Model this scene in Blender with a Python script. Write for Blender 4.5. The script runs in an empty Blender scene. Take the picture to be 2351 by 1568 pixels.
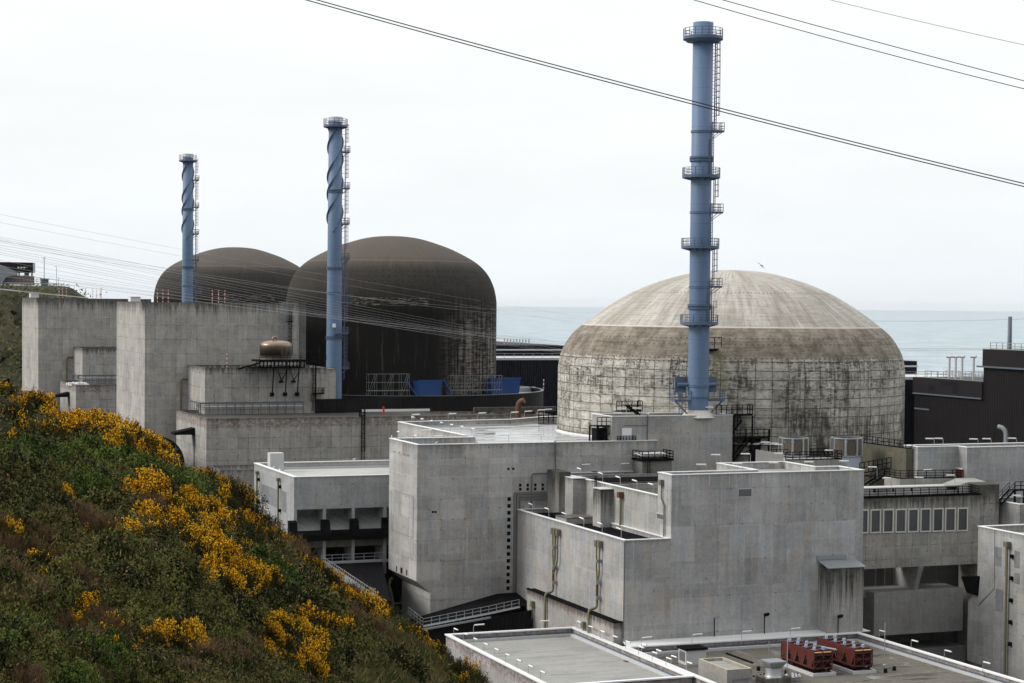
import bpy, math, random
import numpy as np
from mathutils import Matrix, Vector
random.seed(7); RNG = np.random.default_rng(7)
C = bpy.context.scene.collection
SC = bpy.context.scene
R = math.radians

# ------------------------------------------------------------------ camera, world, sun
F, CX, CY, H = 4300., 1175.5, 860., 51.0          # focal length and centre in survey pixels (2351 wide), eye height
TH = R(21.3); ROLL = R(0.58); PITCH = math.atan((CY - 699) / F)
cT, sT = math.cos(TH), math.sin(TH)
_f = Vector((0, math.cos(PITCH), -math.sin(PITCH))); _r = Vector((1, 0, 0)); _u = Vector((0, math.sin(PITCH), math.cos(PITCH)))
c_, s_ = math.cos(ROLL), math.sin(ROLL)
RV = c_ * _r + s_ * _u; UV = -s_ * _r + c_ * _u
cam = bpy.data.objects.new('camera', bpy.data.cameras.new('camera')); C.objects.link(cam); SC.camera = cam
cam.data.sensor_width = 36; cam.data.lens = F * 36 / 2351; cam.data.shift_y = (CY - 784) / 2351
cam.data.clip_start = 0.5; cam.data.clip_end = 120000
M4 = Matrix.Identity(4)
for i in range(3):
    M4[i][0] = RV[i]; M4[i][1] = UV[i]; M4[i][2] = -_f[i]
M4[2][3] = H
cam.matrix_world = M4

SUN_EL, SUN_AZ = R(36), R(267)                    # azimuth clockwise from +Y
w = bpy.data.worlds.new('World'); SC.world = w; w.use_nodes = True
nt = w.node_tree; bg = nt.nodes['Background']
sky = nt.nodes.new('ShaderNodeTexSky'); sky.sky_type = 'NISHITA'; sky.sun_disc = False
sky.sun_elevation = SUN_EL; sky.sun_rotation = SUN_AZ; sky.dust_density = 3; sky.air_density = 1.0
tc = nt.nodes.new('ShaderNodeTexCoord'); sp = nt.nodes.new('ShaderNodeSeparateXYZ'); nt.links.new(tc.outputs['Generated'], sp.inputs[0])
rp = nt.nodes.new('ShaderNodeValToRGB'); nt.links.new(sp.outputs[2], rp.inputs[0])
el = rp.color_ramp.elements
el[0].position = 0.0; el[0].color = (7.2, 7.75, 8.1, 1)
el[1].position = 1.0; el[1].color = (13.2, 13.3, 13.4, 1)
for p_, k_ in ((0.03, (7.45, 7.8, 8.0, 1)), (0.09, (7.75, 7.9, 8.0, 1)), (0.19, (8.05, 8.12, 8.15, 1)), (0.4, (12.2, 12.25, 12.3, 1))):
    e = el.new(p_); e.color = k_
mp = nt.nodes.new('ShaderNodeMapping'); mp.inputs['Scale'].default_value = (3, 3, 14); nt.links.new(tc.outputs['Generated'], mp.inputs[0])
nz = nt.nodes.new('ShaderNodeTexNoise'); nz.inputs['Scale'].default_value = 1.6; nz.inputs['Detail'].default_value = 6; nz.inputs['Roughness'].default_value = .6
nt.links.new(mp.outputs[0], nz.inputs['Vector'])
mr = nt.nodes.new('ShaderNodeMapRange'); mr.inputs[1].default_value = .3; mr.inputs[2].default_value = .7; mr.inputs[3].default_value = .955; mr.inputs[4].default_value = 1.03
nt.links.new(nz.outputs[0], mr.inputs[0])
vm = nt.nodes.new('ShaderNodeVectorMath'); vm.operation = 'SCALE'; nt.links.new(rp.outputs[0], vm.inputs[0]); dm = nt.nodes.new('ShaderNodeMapRange'); dm.interpolation_type = 'SMOOTHSTEP'; dm.inputs[1].default_value = -.7; dm.inputs[2].default_value = .5; dm.inputs[3].default_value = .5; dm.inputs[4].default_value = 1.0
nt.links.new(sp.outputs[1], dm.inputs[0])                # sky dimmed behind the camera to darken the walls that face it
ml = nt.nodes.new('ShaderNodeMath'); ml.operation = 'MULTIPLY'; nt.links.new(mr.outputs[0], ml.inputs[0]); nt.links.new(dm.outputs[0], ml.inputs[1])
nt.links.new(ml.outputs[0], vm.inputs['Scale'])
mx = nt.nodes.new('ShaderNodeMix'); mx.data_type = 'RGBA'; mx.inputs[0].default_value = .9
nt.links.new(sky.outputs[0], mx.inputs[6]); nt.links.new(vm.outputs[0], mx.inputs[7]); nt.links.new(mx.outputs[2], bg.inputs[0])
bg.inputs[1].default_value = 0.09
sl = bpy.data.lights.new('sun', 'SUN'); sl.energy = 1.5; sl.angle = R(22); sl.color = (1, .96, .9)
so = bpy.data.objects.new('sun', sl); C.objects.link(so); so.location = (0, 0, 150)
so.rotation_euler = Vector((-math.sin(SUN_AZ) * math.cos(SUN_EL), -math.cos(SUN_AZ) * math.cos(SUN_EL), -math.sin(SUN_EL))).to_track_quat('-Z', 'Y').to_euler()
SC.render.engine = 'CYCLES'
SC.view_settings.view_transform = 'Standard'; SC.view_settings.look = 'None'
SC.view_settings.exposure = 0.58; SC.view_settings.gamma = 1

# ------------------------------------------------------------------ survey helpers: site frame (u along the facades, v away), metres
def s2w(u, v): return (u * cT - v * sT, u * sT + v * cT)
def w2s(x, y): return (x * cT + y * sT, -x * sT + y * cT)
def ray(x, y):
    a, b = (x - CX) / F, -(y - CY) / F
    d = RV * a + UV * b + _f
    u, v = w2s(d[0], d[1]); return (u, v, d[2])
def az(x, y, z): d = ray(x, y); t = (z - H) / d[2]; return (d[0] * t, d[1] * t, z)
def av(x, y, v): d = ray(x, y); t = v / d[1]; return (d[0] * t, v, H + d[2] * t)
def au(x, y, u): d = ray(x, y); t = u / d[0]; return (u, d[1] * t, H + d[2] * t)
def ad(x, y, D): d = ray(x, y); return (d[0] * D, d[1] * D, H + d[2] * D)
def mk(ox, oy, s): return lambda x, y: ((ox + x / s) / 1.7422, (oy + y / s) / 1.7422)
c1 = mk(0, 900, 1.96); c2 = mk(1000, 850, 1.742); c3 = mk(2150, 1000, 1.517); c4 = mk(3400, 1200, 1.96); c5 = mk(600, 1550, 1.96)
c6 = mk(1500, 1600, 1.959); c7 = mk(2550, 1600, 2.24); c8 = mk(3300, 1700, 1.5188); c9 = mk(1600, 2100, 2.137); c10 = mk(2500, 2200, 2.137)
c11 = mk(900, 1900, 1.885); c12 = mk(3000, 2480, 3.918); c13 = mk(3700, 1850, 2.613); c14 = mk(3350, 1750, 4.274); c15 = mk(1000, 1250, 3.484); c16 = mk(0, 1000, 3.92)

# ------------------------------------------------------------------ object helpers
BASE = {}
def tag(o, label=None, cat=None, group=None, kind=None):
    if label: o['label'] = label
    if cat: o['category'] = cat
    if group: o['group'] = group
    if kind: o['kind'] = kind
    return o
def thing(name, label, cat, base=(0, 0, 0), group=None, rz=0):
    o = bpy.data.objects.new(name, None); C.objects.link(o)
    x, y = s2w(base[0], base[1]); o.location = (x, y, base[2]); o.rotation_euler = (0, 0, TH + rz)
    o.empty_display_size = .5
    BASE[o.name] = tuple(base)
    return tag(o, label, cat, group)
def children(o): return [c for c in bpy.data.objects if c.parent == o]
KIDS = {}
def dup(root, base, label=None, rz=0, group=None, scale=None, world=False):
    if root.name not in KIDS:
        KIDS[root.name] = [(c, children(c)) for c in children(root)]
    r = root.copy(); C.objects.link(r)
    if world: r.location = base; r.rotation_euler = (0, 0, rz)
    else:
        x, y = s2w(base[0], base[1]); r.location = (x, y, base[2]); r.rotation_euler = (0, 0, TH + rz)
    if scale: r.scale = scale
    if label: r['label'] = label
    if group: r['group'] = group
    for ch, gs in KIDS[root.name]:
        c = ch.copy(); C.objects.link(c); c.parent = r
        for g in gs:
            d = g.copy(); C.objects.link(d); d.parent = c
    return r

class MB:
    def __init__(s): s.v = []; s.f = []; s.sm = []
    def add(s, vs, fs, smooth=False):
        n = len(s.v); s.v += [tuple(p) for p in vs]
        s.f += [tuple(i + n for i in f) for f in fs]; s.sm += [smooth] * len(fs); return s
    def box(s, u0, u1, v0, v1, z0, z1):
        return s.add([(u0, v0, z0), (u1, v0, z0), (u1, v1, z0), (u0, v1, z0), (u0, v0, z1), (u1, v0, z1), (u1, v1, z1), (u0, v1, z1)],
                     [(3, 2, 1, 0), (4, 5, 6, 7), (0, 1, 5, 4), (1, 2, 6, 5), (2, 3, 7, 6), (3, 0, 4, 7)])
    def prism(s, poly, z0, z1, bottom=True):
        n = len(poly); vs = [(p[0], p[1], z0) for p in poly] + [(p[0], p[1], z1) for p in poly]
        fs = [(i, (i + 1) % n, n + (i + 1) % n, n + i) for i in range(n)] + [tuple(range(n, 2 * n))]
        if bottom: fs.append(tuple(range(n - 1, -1, -1)))
        return s.add(vs, fs)
    def extr_v(s, poly, v0, v1):                   # polygon given in (u, z), counter-clockwise seen from -v
        n = len(poly); vs = [(p[0], v0, p[1]) for p in poly] + [(p[0], v1, p[1]) for p in poly]
        return s.add(vs, [tuple(range(n)), tuple(range(2 * n - 1, n - 1, -1))] + [((i + 1) % n, i, n + i, n + (i + 1) % n) for i in range(n)])
    def quad(s, *p): return s.add(p, [tuple(range(len(p)))])
    def bar(s, p, q, wd, hg=None):
        p = Vector(p); q = Vector(q); d = q - p
        if d.length < 1e-6: return s
        d.normalize(); up = Vector((0, 0, 1)) if abs(d.z) < .95 else Vector((1, 0, 0))
        a = d.cross(up).normalized() * wd / 2; b = a.cross(d).normalized() * (hg or wd) / 2
        return s.add([p - a - b, p + a - b, p + a + b, p - a + b, q - a - b, q + a - b, q + a + b, q - a + b],
                     [(3, 2, 1, 0), (4, 5, 6, 7), (0, 1, 5, 4), (1, 2, 6, 5), (2, 3, 7, 6), (3, 0, 4, 7)])
    def tube(s, pts, r, n=8, caps=True):
        pts = [Vector(p) for p in pts]; rings = []; a0 = None
        for i, p in enumerate(pts):
            d = (pts[min(i + 1, len(pts) - 1)] - pts[max(i - 1, 0)]).normalized()
            if a0 is None:
                up = Vector((0, 0, 1)) if abs(d.z) < .95 else Vector((1, 0, 0)); a0 = d.cross(up).normalized()
            a = (a0 - d * a0.dot(d)).normalized(); a0 = a; b = d.cross(a)
            rr = r[i] if isinstance(r, (list, tuple)) else r
            rings.append([p + (a * math.cos(t) + b * math.sin(t)) * rr for t in [2 * math.pi * k / n for k in range(n)]])
        vs = [q for rg in rings for q in rg]; fs = []
        for i in range(len(pts) - 1):
            for k in range(n): fs.append((i * n + k, i * n + (k + 1) % n, (i + 1) * n + (k + 1) % n, (i + 1) * n + k))
        s.add(vs, fs, True)
        if caps: s.add(rings[0], [tuple(range(n - 1, -1, -1))]); s.add(rings[-1], [tuple(range(n))])
        return s
    def lathe(s, cu, cv, prof, n=32, smooth=True, a0=0., a1=2 * math.pi):
        full = abs(a1 - a0 - 2 * math.pi) < 1e-6; m = n if full else n + 1
        vs = []
        for r, z in prof:
            for k in range(m):
                t = a0 + (a1 - a0) * k / n; vs.append((cu + r * math.cos(t), cv + r * math.sin(t), z))
        fs = []
        for i in range(len(prof) - 1):
            for k in range(n):
                k2 = (k + 1) % m
                fs.append((i * m + k, i * m + k2, (i + 1) * m + k2, (i + 1) * m + k))
        return s.add(vs, fs, smooth)
    def disc(s, cu, cv, z, r, n=24): return s.add([(cu + r * math.cos(2 * math.pi * k / n), cv + r * math.sin(2 * math.pi * k / n), z) for k in range(n)], [tuple(range(n))])
    def rail(s, path, h=1.1, step=1.5, r=.035, rails=(1.0, .55), kick=True, closed=False):
        pts = [Vector(p) for p in path]
        if closed: pts.append(pts[0])
        for a, b in zip(pts[:-1], pts[1:]):
            L = (b - a).length; n = max(1, round(L / step))
            for k in range(n + 1):
                p = a.lerp(b, k / n); s.bar(p, p + Vector((0, 0, h)), 2 * r)
            for t in rails: s.bar(a + Vector((0, 0, h * t)), b + Vector((0, 0, h * t)), 2 * r)
            if kick: s.bar(a + Vector((0, 0, .08)), b + Vector((0, 0, .08)), .03, .16)
        return s
    def ladder(s, u, v, z0, z1, out=(0, -1), wd=.45, cage=True, step=.35, r=.03, off=.2):
        ou, ov = out; tu, tv = -ov, ou
        cu, cv = u + ou * off, v + ov * off
        for sg in (-1, 1): s.bar((cu + tu * sg * wd / 2, cv + tv * sg * wd / 2, z0), (cu + tu * sg * wd / 2, cv + tv * sg * wd / 2, z1), 2 * r)
        z = z0 + .2
        while z < z1: s.bar((cu - tu * wd / 2, cv - tv * wd / 2, z), (cu + tu * wd / 2, cv + tv * wd / 2, z), 1.4 * r); z += step
        if cage:
            z = z0 + 2.2; hoop = []
            for k in range(7):
                t = math.pi * k / 6; hoop.append((cu + tu * math.cos(t) * .38 + ou * math.sin(t) * .7, cv + tv * math.cos(t) * .38 + ov * math.sin(t) * .7))
            while z < z1 + .9:
                for a, b in zip(hoop[:-1], hoop[1:]): s.bar((*a, z), (*b, z), 1.5 * r)
                z += .9
            for k in (1, 3, 5): s.bar((*hoop[k], z0 + 2.2), (*hoop[k], z1 + .9), 1.3 * r)
        return s
    def stairs(s, p, q, wd, side):                  # from p (low) to q (high); side = unit (u,v) across
        p = Vector(p); q = Vector(q); sd = Vector((side[0], side[1], 0)) * wd
        s.bar(p, q, .08, .25); s.bar(p + sd, q + sd, .08, .25)
        n = max(2, int((q.z - p.z) / .22))
        for k in range(1, n):
            a = p.lerp(q, k / n); s.bar(a + sd * .04, a + sd * .96, .26, .05)
        up = Vector((0, 0, 1))
        for o in (Vector((0, 0, 0)), sd):
            for t in (.55, 1.05): s.bar(p + o + up * t, q + o + up * t, .05)
            m = max(2, int((q - p).length / 1.4))
            for k in range(m + 1):
                a = p.lerp(q, k / m) + o; s.bar(a, a + up * 1.05, .05)
        return s
    def build(s, name, mat, parent=None, label=None, base=None, top=None):
        me = bpy.data.meshes.new(name)
        b = base
        if b is None:
            p = parent
            while p is not None and p.name not in BASE: p = p.parent
            b = BASE[p.name] if p is not None else (0, 0, 0)
        va = np.array(s.v, dtype=np.float64) - np.array(b); me.from_pydata([tuple(p) for p in va.tolist()], [], s.f)
        me.polygons.foreach_set('use_smooth', s.sm); me.update()
        me.materials.append(mat); o = bpy.data.objects.new(name, me); C.objects.link(o)
        if parent is not None: o.parent = parent
        else:
            x, y = s2w(b[0], b[1]); o.location = (x, y, b[2]); o.rotation_euler = (0, 0, TH); BASE[o.name] = tuple(b)
        if label: o['label'] = label
        return o
    def single(s, name, mat, label, cat, base, group=None):
        return tag(s.build(name, mat, None, base=base), label, cat, group)

def offset(poly, d):                                # inward offset of a counter-clockwise polygon
    n = len(poly); out = []
    for i in range(n):
        p0, p1, p2 = Vector(poly[i - 1]), Vector(poly[i]), Vector(poly[(i + 1) % n])
        d1 = (p1 - p0).normalized(); d2 = (p2 - p1).normalized()
        n1 = Vector((-d1.y, d1.x)); n2 = Vector((-d2.y, d2.x))
        m = (n1 + n2); m = m / max(.2, m.dot(n1) ) if m.length > 1e-6 else n1
        out.append(tuple(p1 + m * d))
    return out

# ------------------------------------------------------------------ material node helper
class G:
    def __init__(s, name):
        s.mat = bpy.data.materials.new(name); s.mat.use_nodes = True; s.nt = s.mat.node_tree
        s.b = s.nt.nodes['Principled BSDF']; s._o = None
    def n(s, t, **kw):
        nd = s.nt.nodes.new('ShaderNode' + t)
        for k, v in kw.items(): setattr(nd, k, v)
        return nd
    def set(s, inp, v):
        if isinstance(v, bpy.types.NodeSocket): s.nt.links.new(v, inp)
        elif isinstance(v, (tuple, list)) and len(v) == 3 and inp.type == 'RGBA': inp.default_value = (*v, 1)
        else: inp.default_value = v
    def m(s, op, a, b=None, c=None, clamp=False):
        nd = s.n('Math', operation=op, use_clamp=clamp); s.set(nd.inputs[0], a)
        if b is not None: s.set(nd.inputs[1], b)
        if c is not None: s.set(nd.inputs[2], c)
        return nd.outputs[0]
    def mix(s, f, a, b, mode='MIX'):
        nd = s.n('Mix', data_type='RGBA', blend_type=mode); s.set(nd.inputs[0], f); s.set(nd.inputs[6], a); s.set(nd.inputs[7], b); return nd.outputs[2]
    def ss(s, x, a, b):
        nd = s.n('MapRange', interpolation_type='SMOOTHSTEP'); inv = a > b
        s.set(nd.inputs[0], x); nd.inputs[1].default_value = min(a, b); nd.inputs[2].default_value = max(a, b)
        nd.inputs[3].default_value = 1. if inv else 0.; nd.inputs[4].default_value = 0. if inv else 1.
        return nd.outputs[0]
    def noise(s, vec, scale=1., detail=4., rough=.55):
        nd = s.n('TexNoise'); s.set(nd.inputs['Vector'], vec); nd.inputs['Scale'].default_value = scale; nd.inputs['Detail'].default_value = detail; nd.inputs['Roughness'].default_value = rough
        return nd.outputs[0]
    def comb(s, x, y, z=0.):
        nd = s.n('CombineXYZ'); s.set(nd.inputs[0], x); s.set(nd.inputs[1], y); s.set(nd.inputs[2], z); return nd.outputs[0]
    def obj(s):
        if s._o is None:
            t = s.n('TexCoord'); x = s.n('SeparateXYZ'); s.nt.links.new(t.outputs['Object'], x.inputs[0]); s._o = (t.outputs['Object'], *x.outputs)
        return s._o
    def brick(s, vec, wd, hg, jw, off=0.):
        nd = s.n('TexBrick', offset=off, squash=1.); s.set(nd.inputs['Vector'], vec)
        nd.inputs['Color1'].default_value = (0, 0, 0, 1); nd.inputs['Color2'].default_value = (1, 1, 1, 1); nd.inputs['Mortar'].default_value = (.5, .5, .5, 1)
        nd.inputs['Scale'].default_value = 1; nd.inputs['Mortar Size'].default_value = jw; nd.inputs['Mortar Smooth'].default_value = .1
        nd.inputs['Brick Width'].default_value = wd; nd.inputs['Row Height'].default_value = hg
        return nd.outputs['Color'], nd.outputs['Fac']
    def gray(s, v): return s.comb(v, v, v)
    def bump(s, h, st=.3, dist=.02):
        nd = s.n('Bump'); nd.inputs['Strength'].default_value = st; nd.inputs['Distance'].default_value = dist; s.set(nd.inputs['Height'], h); s.nt.links.new(nd.outputs[0], s.b.inputs['Normal'])
    def done(s, col=None, rough=.8, metal=0., spec=.25):
        if col is not None: s.set(s.b.inputs['Base Color'], col)
        s.set(s.b.inputs['Roughness'], rough); s.set(s.b.inputs['Metallic'], metal)
        if spec is not None: s.b.inputs['Specular IOR Level'].default_value = spec
        return s.mat

# ------------------------------------------------------------------ materials
def plain(name, col, rough=.6, metal=0., var=.12, scale=1.2, spec=None):
    if max(col) < .03: col = tuple(c * .7 for c in col)
    if spec is None: spec = .12 if max(col) < .04 else .4
    g = G(name); p = g.obj()[0]
    k = g.m('ADD', g.m('MULTIPLY', g.noise(p, scale, 5, .6), 2 * var), 1 - var)
    return g.done(g.mix(1., col, g.gray(k), 'MULTIPLY'), rough, metal, spec)
def concrete(name, base, pw=3., ph=1.5, joint=.4, pan=.1, streak=.4, top=None, topd=2.5, tops=.7, tint=.35, jw=.03, ledge=None, off=0., rust=None):
    g = G(name); p, x, y, z = g.obj()
    h = g.m('ADD', x, y); hz = g.comb(h, z)
    wob = g.m('MULTIPLY', g.m('SUBTRACT', g.noise(hz, .5, 3), .5), .12)
    bc, bf = g.brick(g.comb(g.m('ADD', h, wob), g.m('ADD', z, wob)), pw, ph, jw, off)
    bc2, bf2 = g.brick(g.comb(g.m('ADD', h, 1.3), g.m('ADD', z, .7)), pw * .62, ph * 1.7, .1, .37); bc3, bf3 = g.brick(g.comb(g.m('ADD', h, 5.1), g.m('ADD', z, 2.2)), pw * 1.9, ph * .55, .012, .2)
    big = g.noise(hz, .11, 4); mid = g.noise(hz, .8, 6, .65); fine = g.noise(hz, 2.6, 8, .78)
    st = g.noise(g.comb(g.m('MULTIPLY', h, 1.9), g.m('MULTIPLY', z, .09)), 1., 8, .72)
    lum = g.m('ADD', g.m('MULTIPLY', bc, 2 * pan), 1 - pan)
    for s_, k_ in ((big, .7), (mid, .5), (fine, .8), (st, .7), (bc2, pan * 1.6), (bc3, pan * 1.4)):
        lum = g.m('ADD', lum, g.m('MULTIPLY', g.m('SUBTRACT', s_, .5), k_))
    col = g.mix(1., base, g.gray(lum), 'MULTIPLY')
    hz2 = g.comb(g.m('ADD', h, 31.), g.m('MULTIPLY', z, .6)); hz3 = g.comb(g.m('ADD', h, 77.), g.m('MULTIPLY', z, .35))
    col = g.mix(g.m('MULTIPLY', g.ss(g.noise(hz2, .35, 4), .5, .68), tint), col, g.mix(1., col, (.92, .99, 1.07), 'MULTIPLY'))
    col = g.mix(g.m('MULTIPLY', g.ss(g.noise(hz3, .5, 5), .52, .7), tint), col, g.mix(1., col, (1.1, .985, .87), 'MULTIPLY'))
    # pale laitance runs, dark water runs, pitted patches
    pale = g.noise(g.comb(g.m('ADD', g.m('MULTIPLY', h, 1.1), 19.), g.m('MULTIPLY', z, .2)), 1., 8, .72)
    col = g.mix(g.m('MULTIPLY', g.ss(pale, .54, .68), .6), col, g.mix(1., col, (1.3, 1.3, 1.29), 'MULTIPLY'))
    col = g.mix(g.m('MULTIPLY', g.ss(st, .55, .72), streak), col, g.mix(1., col, (.42, .41, .4), 'MULTIPLY'))
    pz = g.noise(g.comb(g.m('MULTIPLY', h, 3.2), g.m('MULTIPLY', z, 1.5)), 1., 8, .8)
    pit = g.m('MULTIPLY', g.ss(pz, .57, .68), g.m('MULTIPLY', g.ss(g.noise(g.comb(g.m('MULTIPLY', h, .12), g.m('MULTIPLY', z, .3)), 1., 4), .47, .62), streak * 1.7), clamp=True)
    col = g.mix(pit, col, g.mix(1., col, (.45, .45, .45), 'MULTIPLY'))
    # patched bands along some pours, joints, tie holes
    lb = g.m('MULTIPLY', g.ss(bf2, .2, .9), g.ss(g.noise(hz, .3, 3), .42, .6)); col = g.mix(g.m('MULTIPLY', lb, .45), col, g.mix(1., col, (1.22, 1.24, 1.27), 'MULTIPLY'))
    col = g.mix(g.m('MULTIPLY', g.m('MULTIPLY', bf, g.ss(g.noise(hz, .45, 6, .75), .40, .62)), min(1, joint * 1.6)), col, (.055, .052, .049))
    th = g.m('MULTIPLY', g.ss(g.m('PINGPONG', h, pw / 4), .13, .07), g.ss(g.m('PINGPONG', z, ph / 4), .13, .07)); th = g.m('MULTIPLY', th, g.ss(g.noise(hz, .9, 2), .5, .6))
    col = g.mix(g.m('MULTIPLY', th, .6), col, (.05, .05, .05))
    if top is not None:
        d = g.m('SUBTRACT', top, z)
        dd = g.m('ADD', d, g.m('MULTIPLY', g.m('SUBTRACT', st, .5), topd * 3.2))
        f = g.m('MULTIPLY', g.ss(dd, topd, -.1), g.m('ADD', .45, g.m('MULTIPLY', mid, 1.)))
        col = g.mix(g.m('MULTIPLY', f, tops, clamp=True), col, (.045, .043, .036))
        if rust is not None:
            f2 = g.m('MULTIPLY', g.ss(g.m('ADD', d, g.m('MULTIPLY', g.m('SUBTRACT', st, .5), 2.6)), rust + .25, rust - .35), g.ss(g.noise(g.comb(g.m('MULTIPLY', h, .7), z), 1.5, 6, .75), .4, .58))
            col = g.mix(g.m('MULTIPLY', f2, .6), col, (.12, .065, .055))
    g.bump(g.m('ADD', g.m('MULTIPLY', bf, -.6), g.m('ADD', mid, fine)), .3, .03)
    return g.done(col, .9, 0, .15)
def roofing(name, base, wet=0., dark=.5, moss=0., scale=.25, pale=None):
    g = G(name); p, x, y, z = g.obj()
    a = g.noise(p, scale, 6, .65); b = g.noise(g.comb(g.m('MULTIPLY', x, .35), g.m('MULTIPLY', y, 1.6)), scale * 1.7, 5, .6); f = g.noise(p, 3, 4)
    sc_, sf_ = g.brick(g.comb(x, y), 8.5, 1.05, .05, .4); pd = g.noise(g.comb(g.m('MULTIPLY', x, .5), g.m('MULTIPLY', y, 1.1)), .9, 7, .72)
    k = g.m('ADD', .58, g.m('ADD', g.m('MULTIPLY', a, .45), g.m('ADD', g.m('MULTIPLY', f, .25), g.m('MULTIPLY', sc_, .14))))
    col = g.mix(1., base, g.gray(k), 'MULTIPLY'); col = g.mix(g.m('MULTIPLY', sf_, .3), col, (.06, .06, .055))
    col = g.mix(g.m('MULTIPLY', g.ss(pd, .6, .68), min(1, dark * 1.1)), col, g.mix(1., col, (.4, .39, .37), 'MULTIPLY'))
    col = g.mix(g.m('MULTIPLY', g.ss(b, .5, .68), dark), col, g.mix(1., col, (.35, .34, .31), 'MULTIPLY'))
    if pale: col = g.mix(g.m('MULTIPLY', g.ss(g.noise(g.comb(g.m('MULTIPLY', x, .9), g.m('MULTIPLY', y, .45)), .42, 7, .7), .55, .68), .55), col, pale)
    if moss: col = g.mix(g.m('MULTIPLY', g.ss(a, .5, .7), moss), col, (.09, .085, .03))
    rough = .8
    if wet: rough = g.m('SUBTRACT', .75, g.m('MULTIPLY', g.ss(b, .46, .56), wet))
    return g.done(col, rough)
def cladding(name, base, pitch=.5, rough=.45, panel=0.):
    g = G(name); p, x, y, z = g.obj()
    h = g.m('ADD', x, y); wv = g.m('PINGPONG', g.m('DIVIDE', h, pitch / 2), 1.)
    k = g.m('ADD', .75, g.m('MULTIPLY', g.noise(g.comb(h, g.m('MULTIPLY', z, .2)), .4, 5), .5))
    col = g.mix(1., base, g.gray(k), 'MULTIPLY')
    col = g.mix(g.m('MULTIPLY', g.ss(wv, .35, .75), .55), col, g.mix(1., col, (.4, .4, .4), 'MULTIPLY'))
    g.bump(g.ss(wv, .25, .75), .5, .06)
    return g.done(col, rough, 0, .12)
NEW = (.37, .363, .349); OLD = (.375, .36, .334)
M = {}
M['tower'] = concrete('tower_concrete', NEW, 3.6, 2.9, .22, .13, .62, 31, .9, .35, .6)
M['front'] = concrete('front_concrete', (.36, .359, .356), 3.4, 4.6, .22, .12, .36, 29.6, .7, .2, .65)
M['mid'] = concrete('mid_concrete', (.345, .34, .325), 4, 3, .14, .07, .35, 26.6, .9, .45, .5)
M['slab'] = concrete('slab_concrete', (.34, .335, .325), 4.2, 3.3, .12, .08, .38, 21.4, .7, .4, .8)
M['stackbox'] = concrete('stack_box_concrete', (.35, .345, .33), 5, 3.2, .12, .07, .25, 34.9, .5, .2, .7)
M['bay'] = concrete('bay_concrete', (.33, .335, .335), 3.6, 3.0, .10, .07, .3, 25.2, .5, .2, .4)
M['right'] = concrete('right_concrete', (.34, .338, .33), 3.2, 2.8, .15, .09, .4, 21.5, .7, .3, .5)
M['nine'] = concrete('pale_concrete', (.34, .345, .345), 8, 2.6, .05, .05, .18, 31, .5, .15, .4)
M['old'] = concrete('old_concrete', OLD, 2.25, 3.05, .36, .1, .45, 50.8, 2.8, .85, .5, .05)
M['old_annex'] = concrete('old_annex_concrete', (.375, .362, .338), 1.9, 3.0, .5, .09, .45, 37.2, 1.4, .85, .35, .07)
M['old_long'] = concrete('old_long_concrete', (.345, .332, .308), 2.1, 2.2, .4, .1, .3, 28.1, .7, .8, .4, .06, rust=1.9)
M['old_low'] = concrete('old_low_concrete', (.31, .30, .28), 2.4, 2.4, .35, .1, .5, 19, 1.0, .8, .3, .05)
M['stained'] = concrete('stained_concrete', (.32, .31, .285), 2.5, 1.8, .35, .1, .75, 24.7, 2.4, .9, .5, .04)
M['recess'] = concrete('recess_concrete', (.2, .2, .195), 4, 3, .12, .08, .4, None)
M['low'] = concrete('low_roof_concrete', (.33, .32, .31), 3, 2.4, .1, .08, .45, 8.4, .5, .5, .3, rust=1.15)
M['pillar'] = concrete('pillar_concrete', (.33, .325, .31), 3, 3, .1, .06, .9, 26.5, 4.5, .95, .3)
M['mossy'] = concrete('mossy_concrete', (.115, .112, .085), 2.4, 3, .2, .1, .95, None, tint=.8)
M['white'] = plain('white_coping', (.74, .75, .75), .5, 0, .06, .8)
M['grayc'] = plain('grey_coping', (.5, .51, .51), .6, 0, .12, .8)
M['wetroof'] = roofing('wet_roof', (.4, .41, .415), .68, .35, 0, .16)
M['greyroof'] = roofing('grey_roof', (.31, .31, .29), .15, .45, .2, .2)
M['darkroof'] = roofing('dark_roof', (.062, .06, .056), .3, .5, .2, .3)
M['blackroof'] = plain('black_roofing', (.012, .012, .014), .95, 0, .3, .6, .02)
M['stainroof'] = roofing('stained_roof', (.125, .115, .098), .5, .85, .25, .16, (.34, .33, .3))
M['paleroof'] = roofing('pale_roof', (.4, .4, .385), .2, .35, .2, .2)
M['clad'] = cladding('dark_ribbed_cladding', (.0105, .009, .0095), .62, .62)
M['cladblue'] = cladding('navy_ribbed_cladding', (.0075, .008, .015), .7, .62)
M['cladband'] = plain('dark_smooth_band', (.021, .0185, .0195), .6, 0, .2, .2)
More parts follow.
